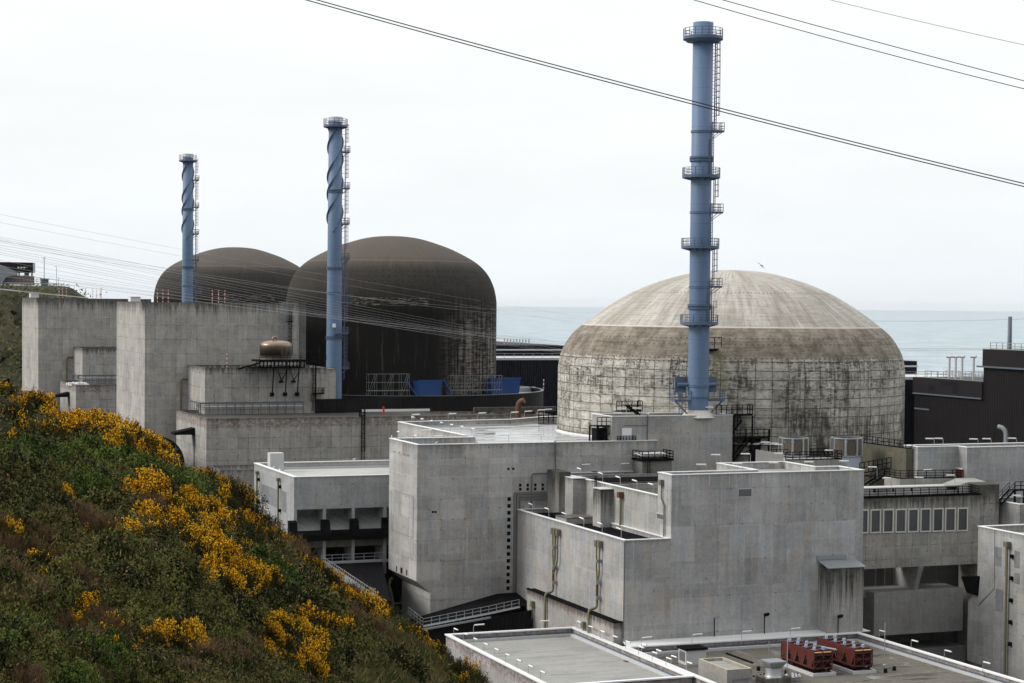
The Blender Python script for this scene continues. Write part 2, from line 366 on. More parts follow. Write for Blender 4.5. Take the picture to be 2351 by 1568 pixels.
def stack_paint():
    g = G('blue_stack_paint'); p, x, y, z = g.obj(); an = g.m('ARCTAN2', y, x)
    st = g.noise(g.comb(g.m('MULTIPLY', an, 5.), g.m('MULTIPLY', z, .09)), 1., 7, .7); n = g.noise(p, .5, 6, .7)
    k = g.m('ADD', .72, g.m('ADD', g.m('MULTIPLY', st, .35), g.m('MULTIPLY', n, .22)))
    col = g.mix(1., (.118, .185, .295), g.gray(k), 'MULTIPLY')
    col = g.mix(g.m('MULTIPLY', g.ss(st, .54, .68), .5), col, (.072, .10, .145)); col = g.mix(g.m('MULTIPLY', g.ss(g.noise(g.comb(g.m('MULTIPLY', an, 9.), g.m('MULTIPLY', z, .16)), 1., 6, .7), .63, .72), .45), col, (.16, .13, .11))
    col = g.mix(g.m('MULTIPLY', g.ss(g.m('PINGPONG', z, 1.45), .06, .03), .35), col, (.06, .09, .14))
    return g.done(col, .55, 0, .35)
M['blue'] = stack_paint()
M['blue2'] = plain('blue_rail_paint', (.085, .125, .195), .5, 0, .1, .5)
M['black'] = plain('black_steel', (.008, .008, .009), .7, 0, .25, 1, .05)
M['galv'] = plain('galvanised_steel', (.42, .44, .45), .45, .6, .15, 2)
M['greymetal'] = plain('grey_metal', (.27, .29, .31), .5, .2, .12, 1)
M['bluegrey'] = plain('blue_grey_pipe', (.10, .125, .15), .5, .1, .15, 1)
M['olive'] = plain('olive_pipe', (.165, .16, .08), .55, .1, .2, 1.5)
M['olivebox'] = plain('olive_box', (.15, .145, .1), .6, .1, .15, 1.5)
def glazing():
    g = G('dark_glazing'); p, x, y, z = g.obj(); oi = g.n('ObjectInfo'); k = g.m('ADD', g.m('MULTIPLY', oi.outputs['Random'], .5), g.m('MULTIPLY', g.noise(p, .5, 4), .6))
    return g.done(g.mix(k, (.035, .036, .04), (.10, .103, .112)), .28, 0, .5)
M['glass'] = glazing()
M['louvre'] = plain('grey_louvre', (.12, .122, .128), .6, 0, .1, 3)
M['hole'] = plain('opening_shade', (.006, .006, .007), .9)  # near-black colour standing in for the shade inside openings
M['red'] = plain('red_paint', (.088, .014, .011), .55, 0, .25, 1.2)
M['brown'] = plain('rusty_red', (.13, .035, .022), .7, 0, .35, .9)
M['motor'] = plain('pale_blue_motor', (.32, .45, .56), .5)
M['cobalt'] = plain('cobalt_container', (.013, .055, .2), .6, 0, .3, .5)
M['scaff'] = plain('scaffold_steel', (.2, .215, .21), .5, .4, .2, 1)
M['rust'] = plain('rusty_pipe', (.12, .055, .03), .75, .1, .4, 1)
M['lampw'] = plain('white_lamp', (.8, .8, .8), .4, 0, .03)
M['mesh'] = plain('brown_mesh_screen', (.1, .085, .065), .8, 0, .3, 2)
M['ochre'] = plain('ochre_fitting', (.42, .3, .12), .6, 0, .2, 2)
M['wire'] = plain('dark_wire', (.035, .036, .04), .6)
M['wirel'] = plain('pale_wire', (.34, .34, .345), .5, .2)
M['doorw'] = plain('white_door', (.78, .79, .8), .5, 0, .03)
def banded():
    g = G('red_white_bands'); z = g.obj()[3]; return g.done(g.mix(g.m('GREATER_THAN', g.m('PINGPONG', z, .46), .23), (.75, .75, .74), (.42, .03, .02)), .6)
M['banded'] = banded()
M['redw'] = plain('red_band', (.5, .03, .02), .6)
def copper_mat():
    g = G('copper_tank'); p, x, y, z = g.obj(); n = g.noise(p, .7, 5)
    zz = g.m('ADD', z, g.m('MULTIPLY', n, .3))
    col = g.mix(g.ss(zz, 2.9, 3.25), g.mix(n, (.085, .066, .046), (.17, .125, .09)), (.25, .185, .14))
    col = g.mix(g.ss(z, .95, .9), col, (.5, .46, .4))
    return g.done(col, .36, .75)
M['copper'] = copper_mat()

def white_dome():
    g = G('stained_dome_concrete'); p, x, y, z = g.obj()
    ang = g.m('ARCTAN2', y, x); h = g.m('MULTIPLY', ang, 28.4)
    rr = g.m('SQRT', g.m('ADD', g.m('MULTIPLY', x, x), g.m('MULTIPLY', y, y)))
    hz = g.comb(h, z)
    w1 = g.noise(hz, .35, 4); w2 = g.m('MULTIPLY', g.m('SUBTRACT', w1, .5), .25)
    bc, bf = g.brick(g.comb(g.m('ADD', h, w2), g.m('ADD', z, w2)), 2.6, 1.42, .075)
    bc2, bf2 = g.brick(g.comb(g.m('ADD', h, g.m('MULTIPLY', w1, .4)), g.m('ADD', z, g.m('MULTIPLY', w1, .5))), 80., .71, .05)
    fine = g.noise(p, 2.2, 6, .7); mid = g.noise(hz, .5, 6, .7); big = g.noise(hz, .10, 3)
    hst = g.noise(g.comb(g.m('MULTIPLY', h, .9), g.m('MULTIPLY', z, 2.6)), 1., 8, .78)       # horizontal smears
    vst = g.noise(g.comb(g.m('MULTIPLY', ang, 42.), g.m('MULTIPLY', z, .11)), 1., 6, .7)        # runs down the wall
    wall = g.mix(g.ss(mid, .3, .7), (.34, .325, .285), (.60, .58, .52)); wall = g.mix(.28, wall, g.mix(1., wall, g.gray(g.m('ADD', .55, bc)), 'MULTIPLY'))
    wall = g.mix(g.m('MULTIPLY', g.ss(vst, .5, .75), .5), wall, (.17, .15, .12))
    jm = g.m('MULTIPLY', bf, g.ss(mid, .34, .5)); wall = g.mix(g.m('MULTIPLY', jm, .78), wall, (.03, .027, .023))
    wall = g.mix(g.m('MULTIPLY', g.m('MULTIPLY', bf2, g.ss(hst, .42, .6)), .6), wall, (.08, .07, .055))
    # black weathering: strongest in the band just under the shoulder, patchy below
    vs2 = g.noise(g.comb(g.m('MULTIPLY', ang, 58.), g.m('MULTIPLY', z, .22)), 1., 8, .74)
    zone = g.m('MULTIPLY', g.m('ADD', g.m('MULTIPLY', g.ss(z, 35.5, 40.5), .8), g.m('MULTIPLY', g.ss(big, .48, .6), .8)), g.ss(g.noise(g.comb(g.m('MULTIPLY', h, .16), g.m('MULTIPLY', z, .3)), 1., 4), .40, .56))
    zone = g.m('MULTIPLY', zone, g.ss(z, 43.6, 42.4))
    blk = g.ss(g.m('ADD', g.m('MULTIPLY', hst, .5), g.m('MULTIPLY', vs2, .5)), .455, .565)
    wall = g.mix(g.m('MULTIPLY', g.m('MULTIPLY', blk, zone), .9, clamp=True), wall, (.04, .035, .029))
    bcw, bfw = g.brick(g.comb(g.m('ADD', h, w2), g.m('ADD', z, w2)), 2.6, 1.42, .42)
    wall = g.mix(g.m('MULTIPLY', g.m('MULTIPLY', bfw, g.ss(hst, .5, .62)), .6), wall, (.035, .031, .026))
    col_ = g.noise(g.comb(g.m('MULTIPLY', h, .22), g.m('MULTIPLY', z, .1)), 1., 5, .65)
    blk2 = g.m('MULTIPLY', g.ss(col_, .505, .60), g.ss(g.m('ADD', g.m('MULTIPLY', vs2, .6), g.m('MULTIPLY', hst, .4)), .40, .58))
    wall = g.mix(g.m('MULTIPLY', blk2, .8), wall, (.04, .036, .03))
    rtv = g.m('SUBTRACT', g.m('MULTIPLY', x, .883), g.m('MULTIPLY', y, .468))
    lowr = g.m('MULTIPLY', g.m('MULTIPLY', g.ss(rtv, 1., 13.), g.ss(z, 37.5, 32.)), g.ss(g.m('ADD', g.m('MULTIPLY', vs2, .6), g.m('MULTIPLY', col_, .5)), .46, .62))
    wall = g.mix(g.m('MULTIPLY', lowr, .85), wall, (.04, .037, .031))
    # damp foot on the right hand side and black skirt all round
    foot = g.m('MULTIPLY', g.ss(g.m('ADD', z, g.m('MULTIPLY', g.m('SUBTRACT', mid, .5), 2.)), 29.6, 28.7), g.ss(g.m('SUBTRACT', g.m('MULTIPLY', x, .883), g.m('MULTIPLY', y, .468)), 6., 10.))
    wall = g.mix(g.m('MULTIPLY', foot, .88), wall, (.045, .043, .036))
    skirt = g.m('MULTIPLY', g.ss(g.m('ADD', z, g.m('MULTIPLY', g.m('SUBTRACT', vst, .5), 2.4)), 31.2, 30.2), g.m('MULTIPLY', .8, g.ss(g.m('SUBTRACT', g.m('MULTIPLY', x, .883), g.m('MULTIPLY', y, .468)), 4., -2.)))
    wall = g.mix(skirt, wall, (.05, .046, .04))
    # brown shoulder
    sh = g.mix(g.ss(mid, .3, .68), (.115, .096, .074), (.31, .277, .228))
    wav = g.ss(g.noise(g.comb(g.m('MULTIPLY', h, .2), g.m('MULTIPLY', z, 2.6)), 1., 5, .65), .46, .66)
    sh = g.mix(g.m('MULTIPLY', wav, .55), sh, (.09, .07, .05))
    sh = g.mix(g.m('MULTIPLY', g.ss(vst, .58, .74), .6), sh, (.36, .325, .27))
    green = g.m('MULTIPLY', g.ss(g.m('ABSOLUTE', g.m('ADD', ang, 2.12)), .09, .02), g.m('MULTIPLY', g.ss(z, 45., 42.), g.ss(z, 37., 39.)))
    # pale crown
    rad = g.noise(g.comb(g.m('MULTIPLY', ang, 26.), g.m('MULTIPLY', rr, .16)), 1., 7, .72)
    rows = g.noise(g.comb(g.m('MULTIPLY', ang, 6.), g.m('MULTIPLY', rr, 2.6)), 1., 6, .7)
    cr = g.mix(g.ss(g.m('ADD', g.m('MULTIPLY', rad, .6), g.m('MULTIPLY', rows, .4)), .34, .66), (.27, .245, .21), (.56, .535, .49))
    cr = g.mix(g.m('MULTIPLY', g.ss(big, .44, .62), .45), cr, (.215, .19, .15))
    cr = g.mix(g.m('MULTIPLY', g.ss(rad, .62, .74), .6), cr, (.54, .515, .47))
    cr = g.mix(g.m('MULTIPLY', g.ss(rows, .62, .7), .3), cr, (.2, .17, .13))
    col = g.mix(g.ss(g.m('ADD', z, g.m('MULTIPLY', g.m('SUBTRACT', hst, .5), 1.6)), 42.6, 43.4), wall, sh)
    col = g.mix(g.m('MULTIPLY', green, .5), col, (.11, .105, .035))
    col = g.mix(g.ss(g.m('ADD', z, g.m('MULTIPLY', g.m('SUBTRACT', rad, .5), .5)), 47.68, 47.9), col, cr)
    col = g.mix(g.m('MULTIPLY', g.ss(g.m('ABSOLUTE', g.m('SUBTRACT', z, 47.82)), .16, .05), g.m('ADD', .3, mid)), col, (.58, .54, .47))
    col = g.mix(g.m('MULTIPLY', g.m('SUBTRACT', fine, .42), .6, clamp=True), col, (.14, .12, .1))
    # tie holes
    for zc, sp in ((46.1, .9), (45.2, .9), (43.1, .8), (42.5, .8), (39., 1.3), (53.25, 1.1)):
        dots = g.m('MULTIPLY', g.ss(g.m('ABSOLUTE', g.m('SUBTRACT', z, zc)), .14, .06), g.ss(g.m('PINGPONG', h, sp / 2), .16, .09))
        col = g.mix(g.m('MULTIPLY', dots, .75), col, (.05, .045, .04))
    g.bump(g.m('ADD', mid, g.m('MULTIPLY', bf, -.5)), .3, .05)
    return g.done(col, .9)
M['dome'] = white_dome()
def dark_dome():
    g = G('blackened_dome_concrete'); p, x, y, z = g.obj()
    ang = g.m('ARCTAN2', y, x); h = g.m('MULTIPLY', ang, 25.2); hz = g.comb(h, z)
    rr = g.m('SQRT', g.m('ADD', g.m('MULTIPLY', x, x), g.m('MULTIPLY', y, y)))
    mid = g.noise(hz, .45, 6, .68); fine = g.noise(p, 2., 5, .7); big = g.noise(hz, .09, 3)
    vst = g.noise(g.comb(g.m('MULTIPLY', ang, 34.), g.m('MULTIPLY', z, .06)), 1., 6, .7)
    hst = g.noise(g.comb(g.m('MULTIPLY', h, .35), g.m('MULTIPLY', z, 1.8)), 1., 6, .7)
    low = g.mix(mid, (.0055, .005, .005), (.02, .0178, .016))
    shl = g.mix(mid, (.028, .0258, .023), (.064, .0585, .051))
    shl = g.mix(g.m('MULTIPLY', g.ss(hst, .5, .68), .5), shl, (.02, .018, .016))
    crn = g.mix(g.m('ADD', g.m('MULTIPLY', g.noise(g.comb(g.m('MULTIPLY', ang, 20.), g.m('MULTIPLY', rr, .2)), 1., 6, .7), .6), g.m('MULTIPLY', fine, .4)), (.072, .062, .0535), (.125, .11, .096))
    zz = g.m('ADD', z, g.m('MULTIPLY', g.m('SUBTRACT', vst, .5), 9.))
    col = g.mix(g.ss(zz, 48., 55.5), low, shl)
    col = g.mix(g.ss(g.m('ADD', z, g.m('MULTIPLY', g.m('SUBTRACT', vst, .5), 3.)), 58.2, 62.2), col, crn)
    # leached pale runs and formwork grid towards the right
    bc, bf = g.brick(hz, 2.2, 1.5, .08)
    rt = g.m('MULTIPLY', g.ss(ang, -1.5, -1.05), g.ss(ang, .3, -.1)); rt = g.m('MULTIPLY', rt, g.ss(z, 54., 44.))
    f = g.m('MULTIPLY', g.ss(g.m('ADD', g.m('MULTIPLY', vst, .6), g.m('MULTIPLY', hst, .45)), .46, .62), rt)
    f = g.m('MULTIPLY', f, g.m('SUBTRACT', 1., g.m('MULTIPLY', bf, .8)))
    col = g.mix(g.m('MULTIPLY', f, .95), col, (.24, .215, .19))
    f2 = g.m('MULTIPLY', g.ss(vst, .56, .68), g.m('MULTIPLY', g.ss(z, 54., 36.), .4)); col = g.mix(f2, col, (.16, .135, .11))
    # flaking patch
    pt = g.m('MULTIPLY', g.ss(g.m('ABSOLUTE', g.m('ADD', ang, 1.885)), .36, .33), g.ss(g.m('ABSOLUTE', g.m('SUBTRACT', z, 51.4)), 1.05, .8))
    fl = g.ss(g.noise(g.comb(g.m('MULTIPLY', h, .5), g.m('MULTIPLY', z, 3.5)), 1., 7, .75), .52, .58)
    col = g.mix(g.m('MULTIPLY', g.m('MULTIPLY', pt, fl), .7), col, (.3, .27, .22))
    ring = g.ss(g.m('ABSOLUTE', g.m('SUBTRACT', z, 60.9)), .12, .04); col = g.mix(g.m('MULTIPLY', ring, .5), col, (.2, .17, .14))
    for zc in (58.4, 57.2, 56.):
        dots = g.m('MULTIPLY', g.ss(g.m('ABSOLUTE', g.m('SUBTRACT', z, zc)), .22, .12), g.ss(g.m('PINGPONG', h, .8), .22, .12)); col = g.mix(g.m('MULTIPLY', dots, .6), col, (.01, .01, .01))
    g.bump(mid, .25, .05)
    return g.done(col, .95, 0, .1)
M['ddome'] = dark_dome()
def sea_mat():
    g = G('sea_water'); p, x, y, z = g.obj()
    a = g.noise(g.comb(g.m('MULTIPLY', x, .012), g.m('MULTIPLY', y, .006)), 1., 9, .78)
    b = g.noise(g.comb(g.m('MULTIPLY', x, .0012), g.m('MULTIPLY', y, .004)), 1., 5, .6)
    col = g.mix(b, (.27, .35, .385), (.36, .44, .47))
    col = g.mix(g.m('MULTIPLY', g.ss(a, .6, .7), .7), col, (.46, .52, .54))
    col = g.mix(g.m('MULTIPLY', g.ss(a, .42, .58), .75), col, (.17, .25, .295)); g.bump(a, .6, 4)
    return g.done(col, .38)
M['sea'] = sea_mat()
def soil(name, c1_, c2_, c3_, sc=.25):
    g = G(name); p = g.obj()[0]
    n = g.noise(p, sc, 8, .72); n2 = g.noise(p, sc * 6, 6, .7)
    col = g.mix(g.ss(n, .38, .62), c1_, c2_); col = g.mix(g.ss(n2, .55, .7), col, c3_)
    g.bump(n2, .8, .4)
    return g.done(col, .95, 0, .05)
M['soil'] = soil('hill_soil', (.018, .022, .008), (.03, .026, .012), (.012, .012, .006))
M['farhill'] = soil('far_hill_scrub', (.026, .028, .014), (.05, .045, .028), (.018, .024, .008), .05)
M['ground'] = soil('yard_tarmac', (.05, .05, .05), (.075, .072, .068), (.04, .04, .04), .05)
def leafmat(name, ca, cb, cc_=None, sc=.5, rough=.7):
    g = G(name); p = g.obj()[0]
    oi = g.n('ObjectInfo'); geo = g.n('NewGeometry')
    n = g.noise(p, sc, 3, .6); rp_ = geo.outputs['Random Per Island']
    k = g.m('ADD', g.m('MULTIPLY', n, 1.3), g.m('ADD', g.m('MULTIPLY', rp_, .32), g.m('MULTIPLY', oi.outputs['Random'], .42)))
    col = g.mix(g.ss(k, .66, 1.36), ca, cb)
    if cc_: col = g.mix(g.ss(rp_, .8, .86), col, cc_)
    m_ = g.done(col, rough, 0, .06); return m_
M['gorse'] = leafmat('gorse_spines', (.016, .023, .007), (.045, .05, .015), (.07, .045, .02))
M['flower'] = leafmat('gorse_flowers', (.74, .365, .010), (.90, .555, .022), (.80, .42, .012), .8)
M['leaf'] = leafmat('bramble_leaves', (.011, .017, .005), (.12, .128, .03), (.13, .095, .045), 1.7)
M['bright'] = leafmat('bright_leaves', (.028, .046, .009), (.14, .175, .036), (.05, .08, .02), 1.7)
M['twig'] = leafmat('dry_twigs', (.09, .052, .026), (.2, .135, .075), (.05, .032, .018))
M['grass'] = leafmat('rough_grass', (.05, .062, .018), (.13, .12, .045), (.18, .14, .07))
M['cover'] = leafmat('ground_cover_leaves', (.010, .014, .004), (.115, .118, .028), (.12, .075, .034), .95)

# ------------------------------------------------------------------ setting: sea, yard, hills
def world_mesh(name, vs, fs, mat, kind='structure', smooth=False):
    me = bpy.data.meshes.new(name); me.from_pydata(vs, [], fs); me.update(); me.materials.append(mat)
    if smooth: me.polygons.foreach_set('use_smooth', [True] * len(me.polygons))
    o = bpy.data.objects.new(name, me); C.objects.link(o); o['kind'] = kind; return o
S = 60000
world_mesh('sea', [(-S, -S, -12), (S, -S, -12), (S, S, -12), (-S, S, -12)], [(0, 1, 2, 3)], M['sea'])
gp = [s2w(u, v) + (0.,) for u, v in ((-500, -300), (700, -300), (700, 740), (-500, 740))]
gb = [(p[0], p[1], -14.) for p in gp]
world_mesh('ground', gp + gb, [(0, 1, 2, 3), (1, 0, 4, 5), (2, 1, 5, 6), (3, 2, 6, 7), (0, 3, 7, 4)], M['ground'])

def hor(x): return 699 + .01012 * (x - CX)
CREST = [(-600, 800), (-300, 850), (0, 905), (60, 950), (130, 992), (190, 1000), (280, 1018), (350, 1040), (420, 1092), (480, 1122), (540, 1165),
         (600, 1222), (650, 1262), (690, 1300), (720, 1325), (790, 1378), (850, 1425), (900, 1462), (960, 1500), (1020, 1535), (1060, 1565), (1120, 1590), (1300, 1740), (1600, 2000), (2000, 2350)]
def lerp_table(T, x):
    if x <= T[0][0]: return T[0][1]
    for (a, b), (c, d) in zip(T[:-1], T[1:]):
        if x <= c: return b + (d - b) * (x - a) / (c - a)
    return T[-1][1]
H0 = 4.0
def crestd(x): return lerp_table([(-600, 105), (0, 100), (350, 92), (700, 78), (1120, 60), (2000, 50)], x)
def hill_t(x, d):
    L = crestd(x); tcx = (lerp_table(CREST, x) - hor(x)) / F
    return tcx + H0 * (1 / d - 1 / L)
def hill_pt(x, d):                                  # azimuth column x, distance d
    L = crestd(x)
    if d <= L: z = H - d * hill_t(x, d)
    else: z = H - L * hill_t(x, L) - (d - L) * 1.15
    return ((x - CX) / F * d, d, z)
def hill_at(x, y):                                  # ground under survey pixel
    L = crestd(x); tcx = (lerp_table(CREST, x) - hor(x)) / F; t = (y - hor(x)) / F
    q = (t - tcx) / H0 + 1 / L
    d = L if q < 1 / L else 1 / q
    return hill_pt(x, d), d
cols = list(range(-600, 2001, 10)); vs = []; fs = []
ND, NB = 150, 12
for x in cols:
    L = crestd(x)
    for k in range(ND):
        d = 6 * (L / 6) ** (k / (ND - 1)); p = hill_pt(x, d)
        vs.append((p[0], p[1], p[2] + .0042 * d * (math.sin(p[0] * 1.3) + math.sin(p[1] * .9 + p[0] * .8)) - .0015 * d))
    for k in range(1, NB + 1):
        d = L + 45 * k / NB; p = hill_pt(x, d); vs.append((p[0] + random.uniform(-.5, .5), p[1], max(p[2], -.2)))
W_ = ND + NB
for i in range(len(cols) - 1):
    for k in range(W_ - 1): fs.append((i * W_ + k, (i + 1) * W_ + k, (i + 1) * W_ + k + 1, i * W_ + k + 1))
world_mesh('hillside', vs, fs, M['soil'], smooth=True)

# far headland on the left
FH = [(-900, 560), (-300, 640), (0, 647), (75, 650), (150, 651), (165, 655), (178, 668), (200, 684), (215, 700), (240, 742), (300, 800), (420, 905)]
vs = []; fs = []; D0 = 760.
xs = [-900 + i * 12 for i in range(111)]
for x in xs:
    yt = lerp_table(FH, x)
    for k in range(16):
        t = k / 15; d = D0 - 120 * t if k else D0 + 150
        y = yt + (905 - yt) * t
        jit = 0 if k < 2 else RNG.normal() * 2.2
        zz = H - (D0 - 120 * t) * (y - hor(x)) / F
        vs.append(((x - CX) / F * d + jit, d + (0 if k < 2 else RNG.normal() * 3), zz + (RNG.normal() * .35 if k else 0)))
    vs.append(((x - CX) / F * 615, 615 + RNG.normal() * 2, -13.))
for i in range(len(xs) - 1):
    for k in range(16): fs.append((i * 17 + k, i * 17 + k + 1, (i + 1) * 17 + k + 1, (i + 1) * 17 + k))
world_mesh('headland', vs, fs, M['farhill'], smooth=True)
HEAD = list(vs)
# ------------------------------------------------------------------ building block
def block(name, label, poly, zt, wall, zr=None, tp=.35, cop=M['white'], roof=None, z0=0., cat='building', cw=.08, ch=.1, group=None, rlabel=None):
    t = thing(name, label, cat, (poly[0][0], poly[0][1], 0), group)
    zr = zt - .9 if zr is None else zr
    inn = offset(poly, tp); n = len(poly); m = MB()
    A = [(*p, z0) for p in poly]; B = [(*p, zt) for p in poly]; I = [(*p, zt) for p in inn]; K = [(*p, zr) for p in inn]
    fs = []
    for i in range(n):
        j = (i + 1) % n; fs += [(i, j, n + j, n + i), (n + i, n + j, 2 * n + j, 2 * n + i), (2 * n + i, 2 * n + j, 3 * n + j, 3 * n + i)]
    fs.append(tuple(range(n - 1, -1, -1)))
    m.add(A + B + I + K, fs); m.build('wall', wall, t)
    MB().add([(*p, zr + .004) for p in inn], [tuple(range(n))]).build('roof', roof or M['greyroof'], t, rlabel)
    if cop:
        o2 = offset(poly, -cw); i2 = offset(inn, cw); m = MB()
        P = [(*p, zt + .003) for p in o2] + [(*p, zt + ch) for p in o2] + [(*p, zt + ch) for p in i2] + [(*p, zt + .003) for p in i2]
        fs = []
        for i in range(n):
            j = (i + 1) % n; fs += [(i, j, n + j, n + i), (n + i, n + j, 2 * n + j, 2 * n + i), (2 * n + i, 2 * n + j, 3 * n + j, 3 * n + i), (3 * n + i, 3 * n + j, j, i)]
        m.add(P, fs).build('coping', cop, t)
    return t
def rect(u0, u1, v0, v1): return [(u0, v0), (u1, v0), (u1, v1), (u0, v1)]

# --- white reactor dome
DU, DV = 148.3, 279.7
prof = [(28.85, 8.), (28.85, 40.3), (28.8, 41.0), (28.4, 43.0), (27.55, 44.75), (26.4, 46.35), (24.7, 47.86), (22.05, 49.85), (19.57, 51.5), (16.27, 53.4), (11.86, 55.2), (6.9, 56.52), (3.4, 57.0), (0.02, 57.15)]
def smooth_prof(pr, n=4):
    out = []
    for i in range(len(pr) - 1):
        p0 = pr[max(i - 1, 0)]; p1 = pr[i]; p2 = pr[i + 1]; p3 = pr[min(i + 2, len(pr) - 1)]
        for k in range(n):
            t = k / n; out.append(tuple(.5 * (2 * p1[j] + (p2[j] - p0[j]) * t + (2 * p0[j] - 5 * p1[j] + 4 * p2[j] - p3[j]) * t * t + (3 * p1[j] - p0[j] - 3 * p2[j] + p3[j]) * t ** 3) for j in (0, 1)))
    return out + [pr[-1]]
dome = thing('reactor_dome', 'wide pale domed concrete reactor building with brown weathered shoulder and black stains', 'reactor building', (DU, DV, 0))
MB().lathe(DU, DV, [prof[0]] + smooth_prof(prof[1:]), 128).build('shell', M['dome'], dome)
MB().lathe(DU, DV, [(28.88, 30.0), (29.35, 30.0), (29.35, 30.2), (28.88, 30.32)], 60, False, True and R(165), R(262)).build('flashing', M['white'], dome)
m = MB(); uL, vL = DU - 16.4, DV - 22.3
m.box(uL, uL + 2.4, vL - 1.3, vL + .6, 44.2, 44.4); m.rail([(uL, vL + .4, 44.4), (uL, vL - 1.3, 44.4), (uL + 2.4, vL - 1.3, 44.4), (uL + 2.4, vL + .4, 44.4)], 1.9, 1.2, .045)
m.bar((uL + .2, vL - 1.2, 44.2), (uL + .2, vL + 1, 43.3), .15); m.bar((uL + 2.2, vL - 1.2, 44.2), (uL + 2.2, vL + 1, 43.3), .15); m.bar((uL + 2, vL - 1., 44.2), (uL + 2, vL - 1., 43.1), .12); m.box(uL + 1.75, uL + 2.25, vL - 1.2, vL - .8, 42.8, 43.2)
m.build('maintenance_platform', M['black'], dome)

# --- tower block with overhanging left face, on the left of the dome
U0, V0 = 83.6, 250.9
poly = [(U0, V0), (121.1, V0), (121.1, 262), (133, 262), (133, 311), (127.0, 309.4), (117.9, 303.3), (96.6, 300.5), (96.6, 264.0), (U0, 264.0)]
tower = block('tower_block', 'tall pale concrete block with overhanging left face, left of the white dome', poly, 31., M['tower'], 30.0, .4, M['white'], M['wetroof'], 11.65, rlabel='wet flat roof with puddles')
MB().add([(U0, V0 - .0, 11.65), (U0, 264, 11.65), (U0 + 2.1, 264, 9.9), (U0 + 2.1, V0, 9.9), (U0 + 2.1, V0, 11.65), (U0 + 2.1, 264, 11.65)], [(0, 3, 4), (1, 5, 2), (0, 1, 2, 3)]).build('chamfer', M['tower'], tower)
m = MB(); m.quad((U0 + 2.1, V0, 0), (121.1, V0, 0), (121.1, V0, 11.65), (U0 + 2.1, V0, 11.65)); m.quad((U0 + 2.1, 264, 0), (U0 + 2.1, V0, 0), (U0 + 2.1, V0, 11.65), (U0 + 2.1, 264, 11.65)); m.quad((121.1, V0, 0), (121.1, 262, 0), (121.1, 262, 11.65), (121.1, V0, 11.65)); m.build('shaft', M['tower'], tower)
# raised ledge round the roof edge, inside
m = MB()
for a, b in (((97.2, 264.), (97.2, 300)), ((97.2, 299.9), (117.7, 302.7)), ((117.7, 302.7), (126.7, 308.8))): m.bar((*a, 30.15), (*b, 30.15), .5, .3)
m.build('roof_kerb', M['grayc'], tower)
# vent holes and openings in the front wall, dark insides painted as black plates
def hole_at(px, py, wd, hg, v=V0): 
    p = av(px, py, v); MB().box(p[0] - wd / 2, p[0] + wd / 2, v - .006, v + .1, p[2] - hg / 2, p[2] + hg / 2).build('vent_hole', M['hole'], tower)
for k in range(14): hole_at(*c6(1051 - k * .7, 776 + k * 53.8), .52, .55)
for k in range(4):
    for y in (668, 699): hole_at(*c6(1138 + k * 58.7, y - k * 1), .38, .42)
for x, y in ((1045, 540), (1084, 539), (453, 877), (474, 877)): hole_at(*c6(x, y), .34, .3)
def hole_l(px, py, wd, hg):
    p = au(px, py, U0); MB().box(U0 - .006, U0 + .1, p[1] - wd / 2, p[1] + wd / 2, p[2] - hg / 2, p[2] + hg / 2).build('window', M['hole'], tower)
hole_l(*c6(169, 1323), .5, .85); hole_l(*c6(207, 1336), 1.0, .85); hole_l(*c6(248, 1352), .5, .85)
for x, y in ((160, 405), (195, 414), (232, 423), (265, 431)):
    p = au(*c6(x, y), U0); MB().tube([(U0 + .05, p[1], p[2]), (U0 - .3, p[1], p[2] + .03)], .08, 8).build('spout', M['galv'], tower)
m = MB(); ya, yb = au(*c6(133, 705), U0), au(*c6(300, 1080), U0); z1_, z0_ = ya[2], yb[2]
for a, b in (((ya[1], z1_), (yb[1], z1_)), ((ya[1], z0_), (yb[1], z0_)), ((ya[1], z0_), (ya[1], z1_)), ((yb[1], z0_), (yb[1], z1_))): m.bar((U0 - .003, a[0], a[1]), (U0 - .003, b[0], b[1]), .02, .07)
m.build('panel_joint', M['recess'], tower, 'thin rectangular joint outline in the left face')
# cable duct pair running across and down the front wall
m = MB()
for k in range(3):
    o_ = k * .42; a = av(*c6(1350, 722), V0); b = av(*c6(1090, 735), V0); e = av(*c6(1085, 1500), V0)
    m.bar((a[0] - .2, V0 - .12, a[2] - o_), (b[0] + o_, V0 - .12, a[2] - o_), .2, .32); m.bar((b[0] + o_, V0 - .12, a[2] - o_ - .16), (b[0] + o_, V0 - .12, e[2]), .34, .2)
m.build('cable_duct', plain('grey_duct', (.17, .165, .155), .6), tower)
m = MB(); a = av(*c6(1412, 330), V0); b = av(*c6(1412, 570), V0); e = av(*c6(1226, 575), V0); g_ = av(*c6(1221, 850), V0)
m.tube([(a[0], V0 + .3, a[2] + .15), (a[0], V0 - .1, a[2] + .15), (a[0], V0 - .14, a[2] - .3), (b[0], V0 - .14, b[2] + .2), (b[0] - .2, V0 - .14, b[2]), (e[0] + .2, V0 - .14, e[2] - .03), (e[0], V0 - .14, e[2] - .3), (g_[0], V0 - .14, g_[2])], .09, 8)
m.build('conduit', M['bluegrey'], tower)

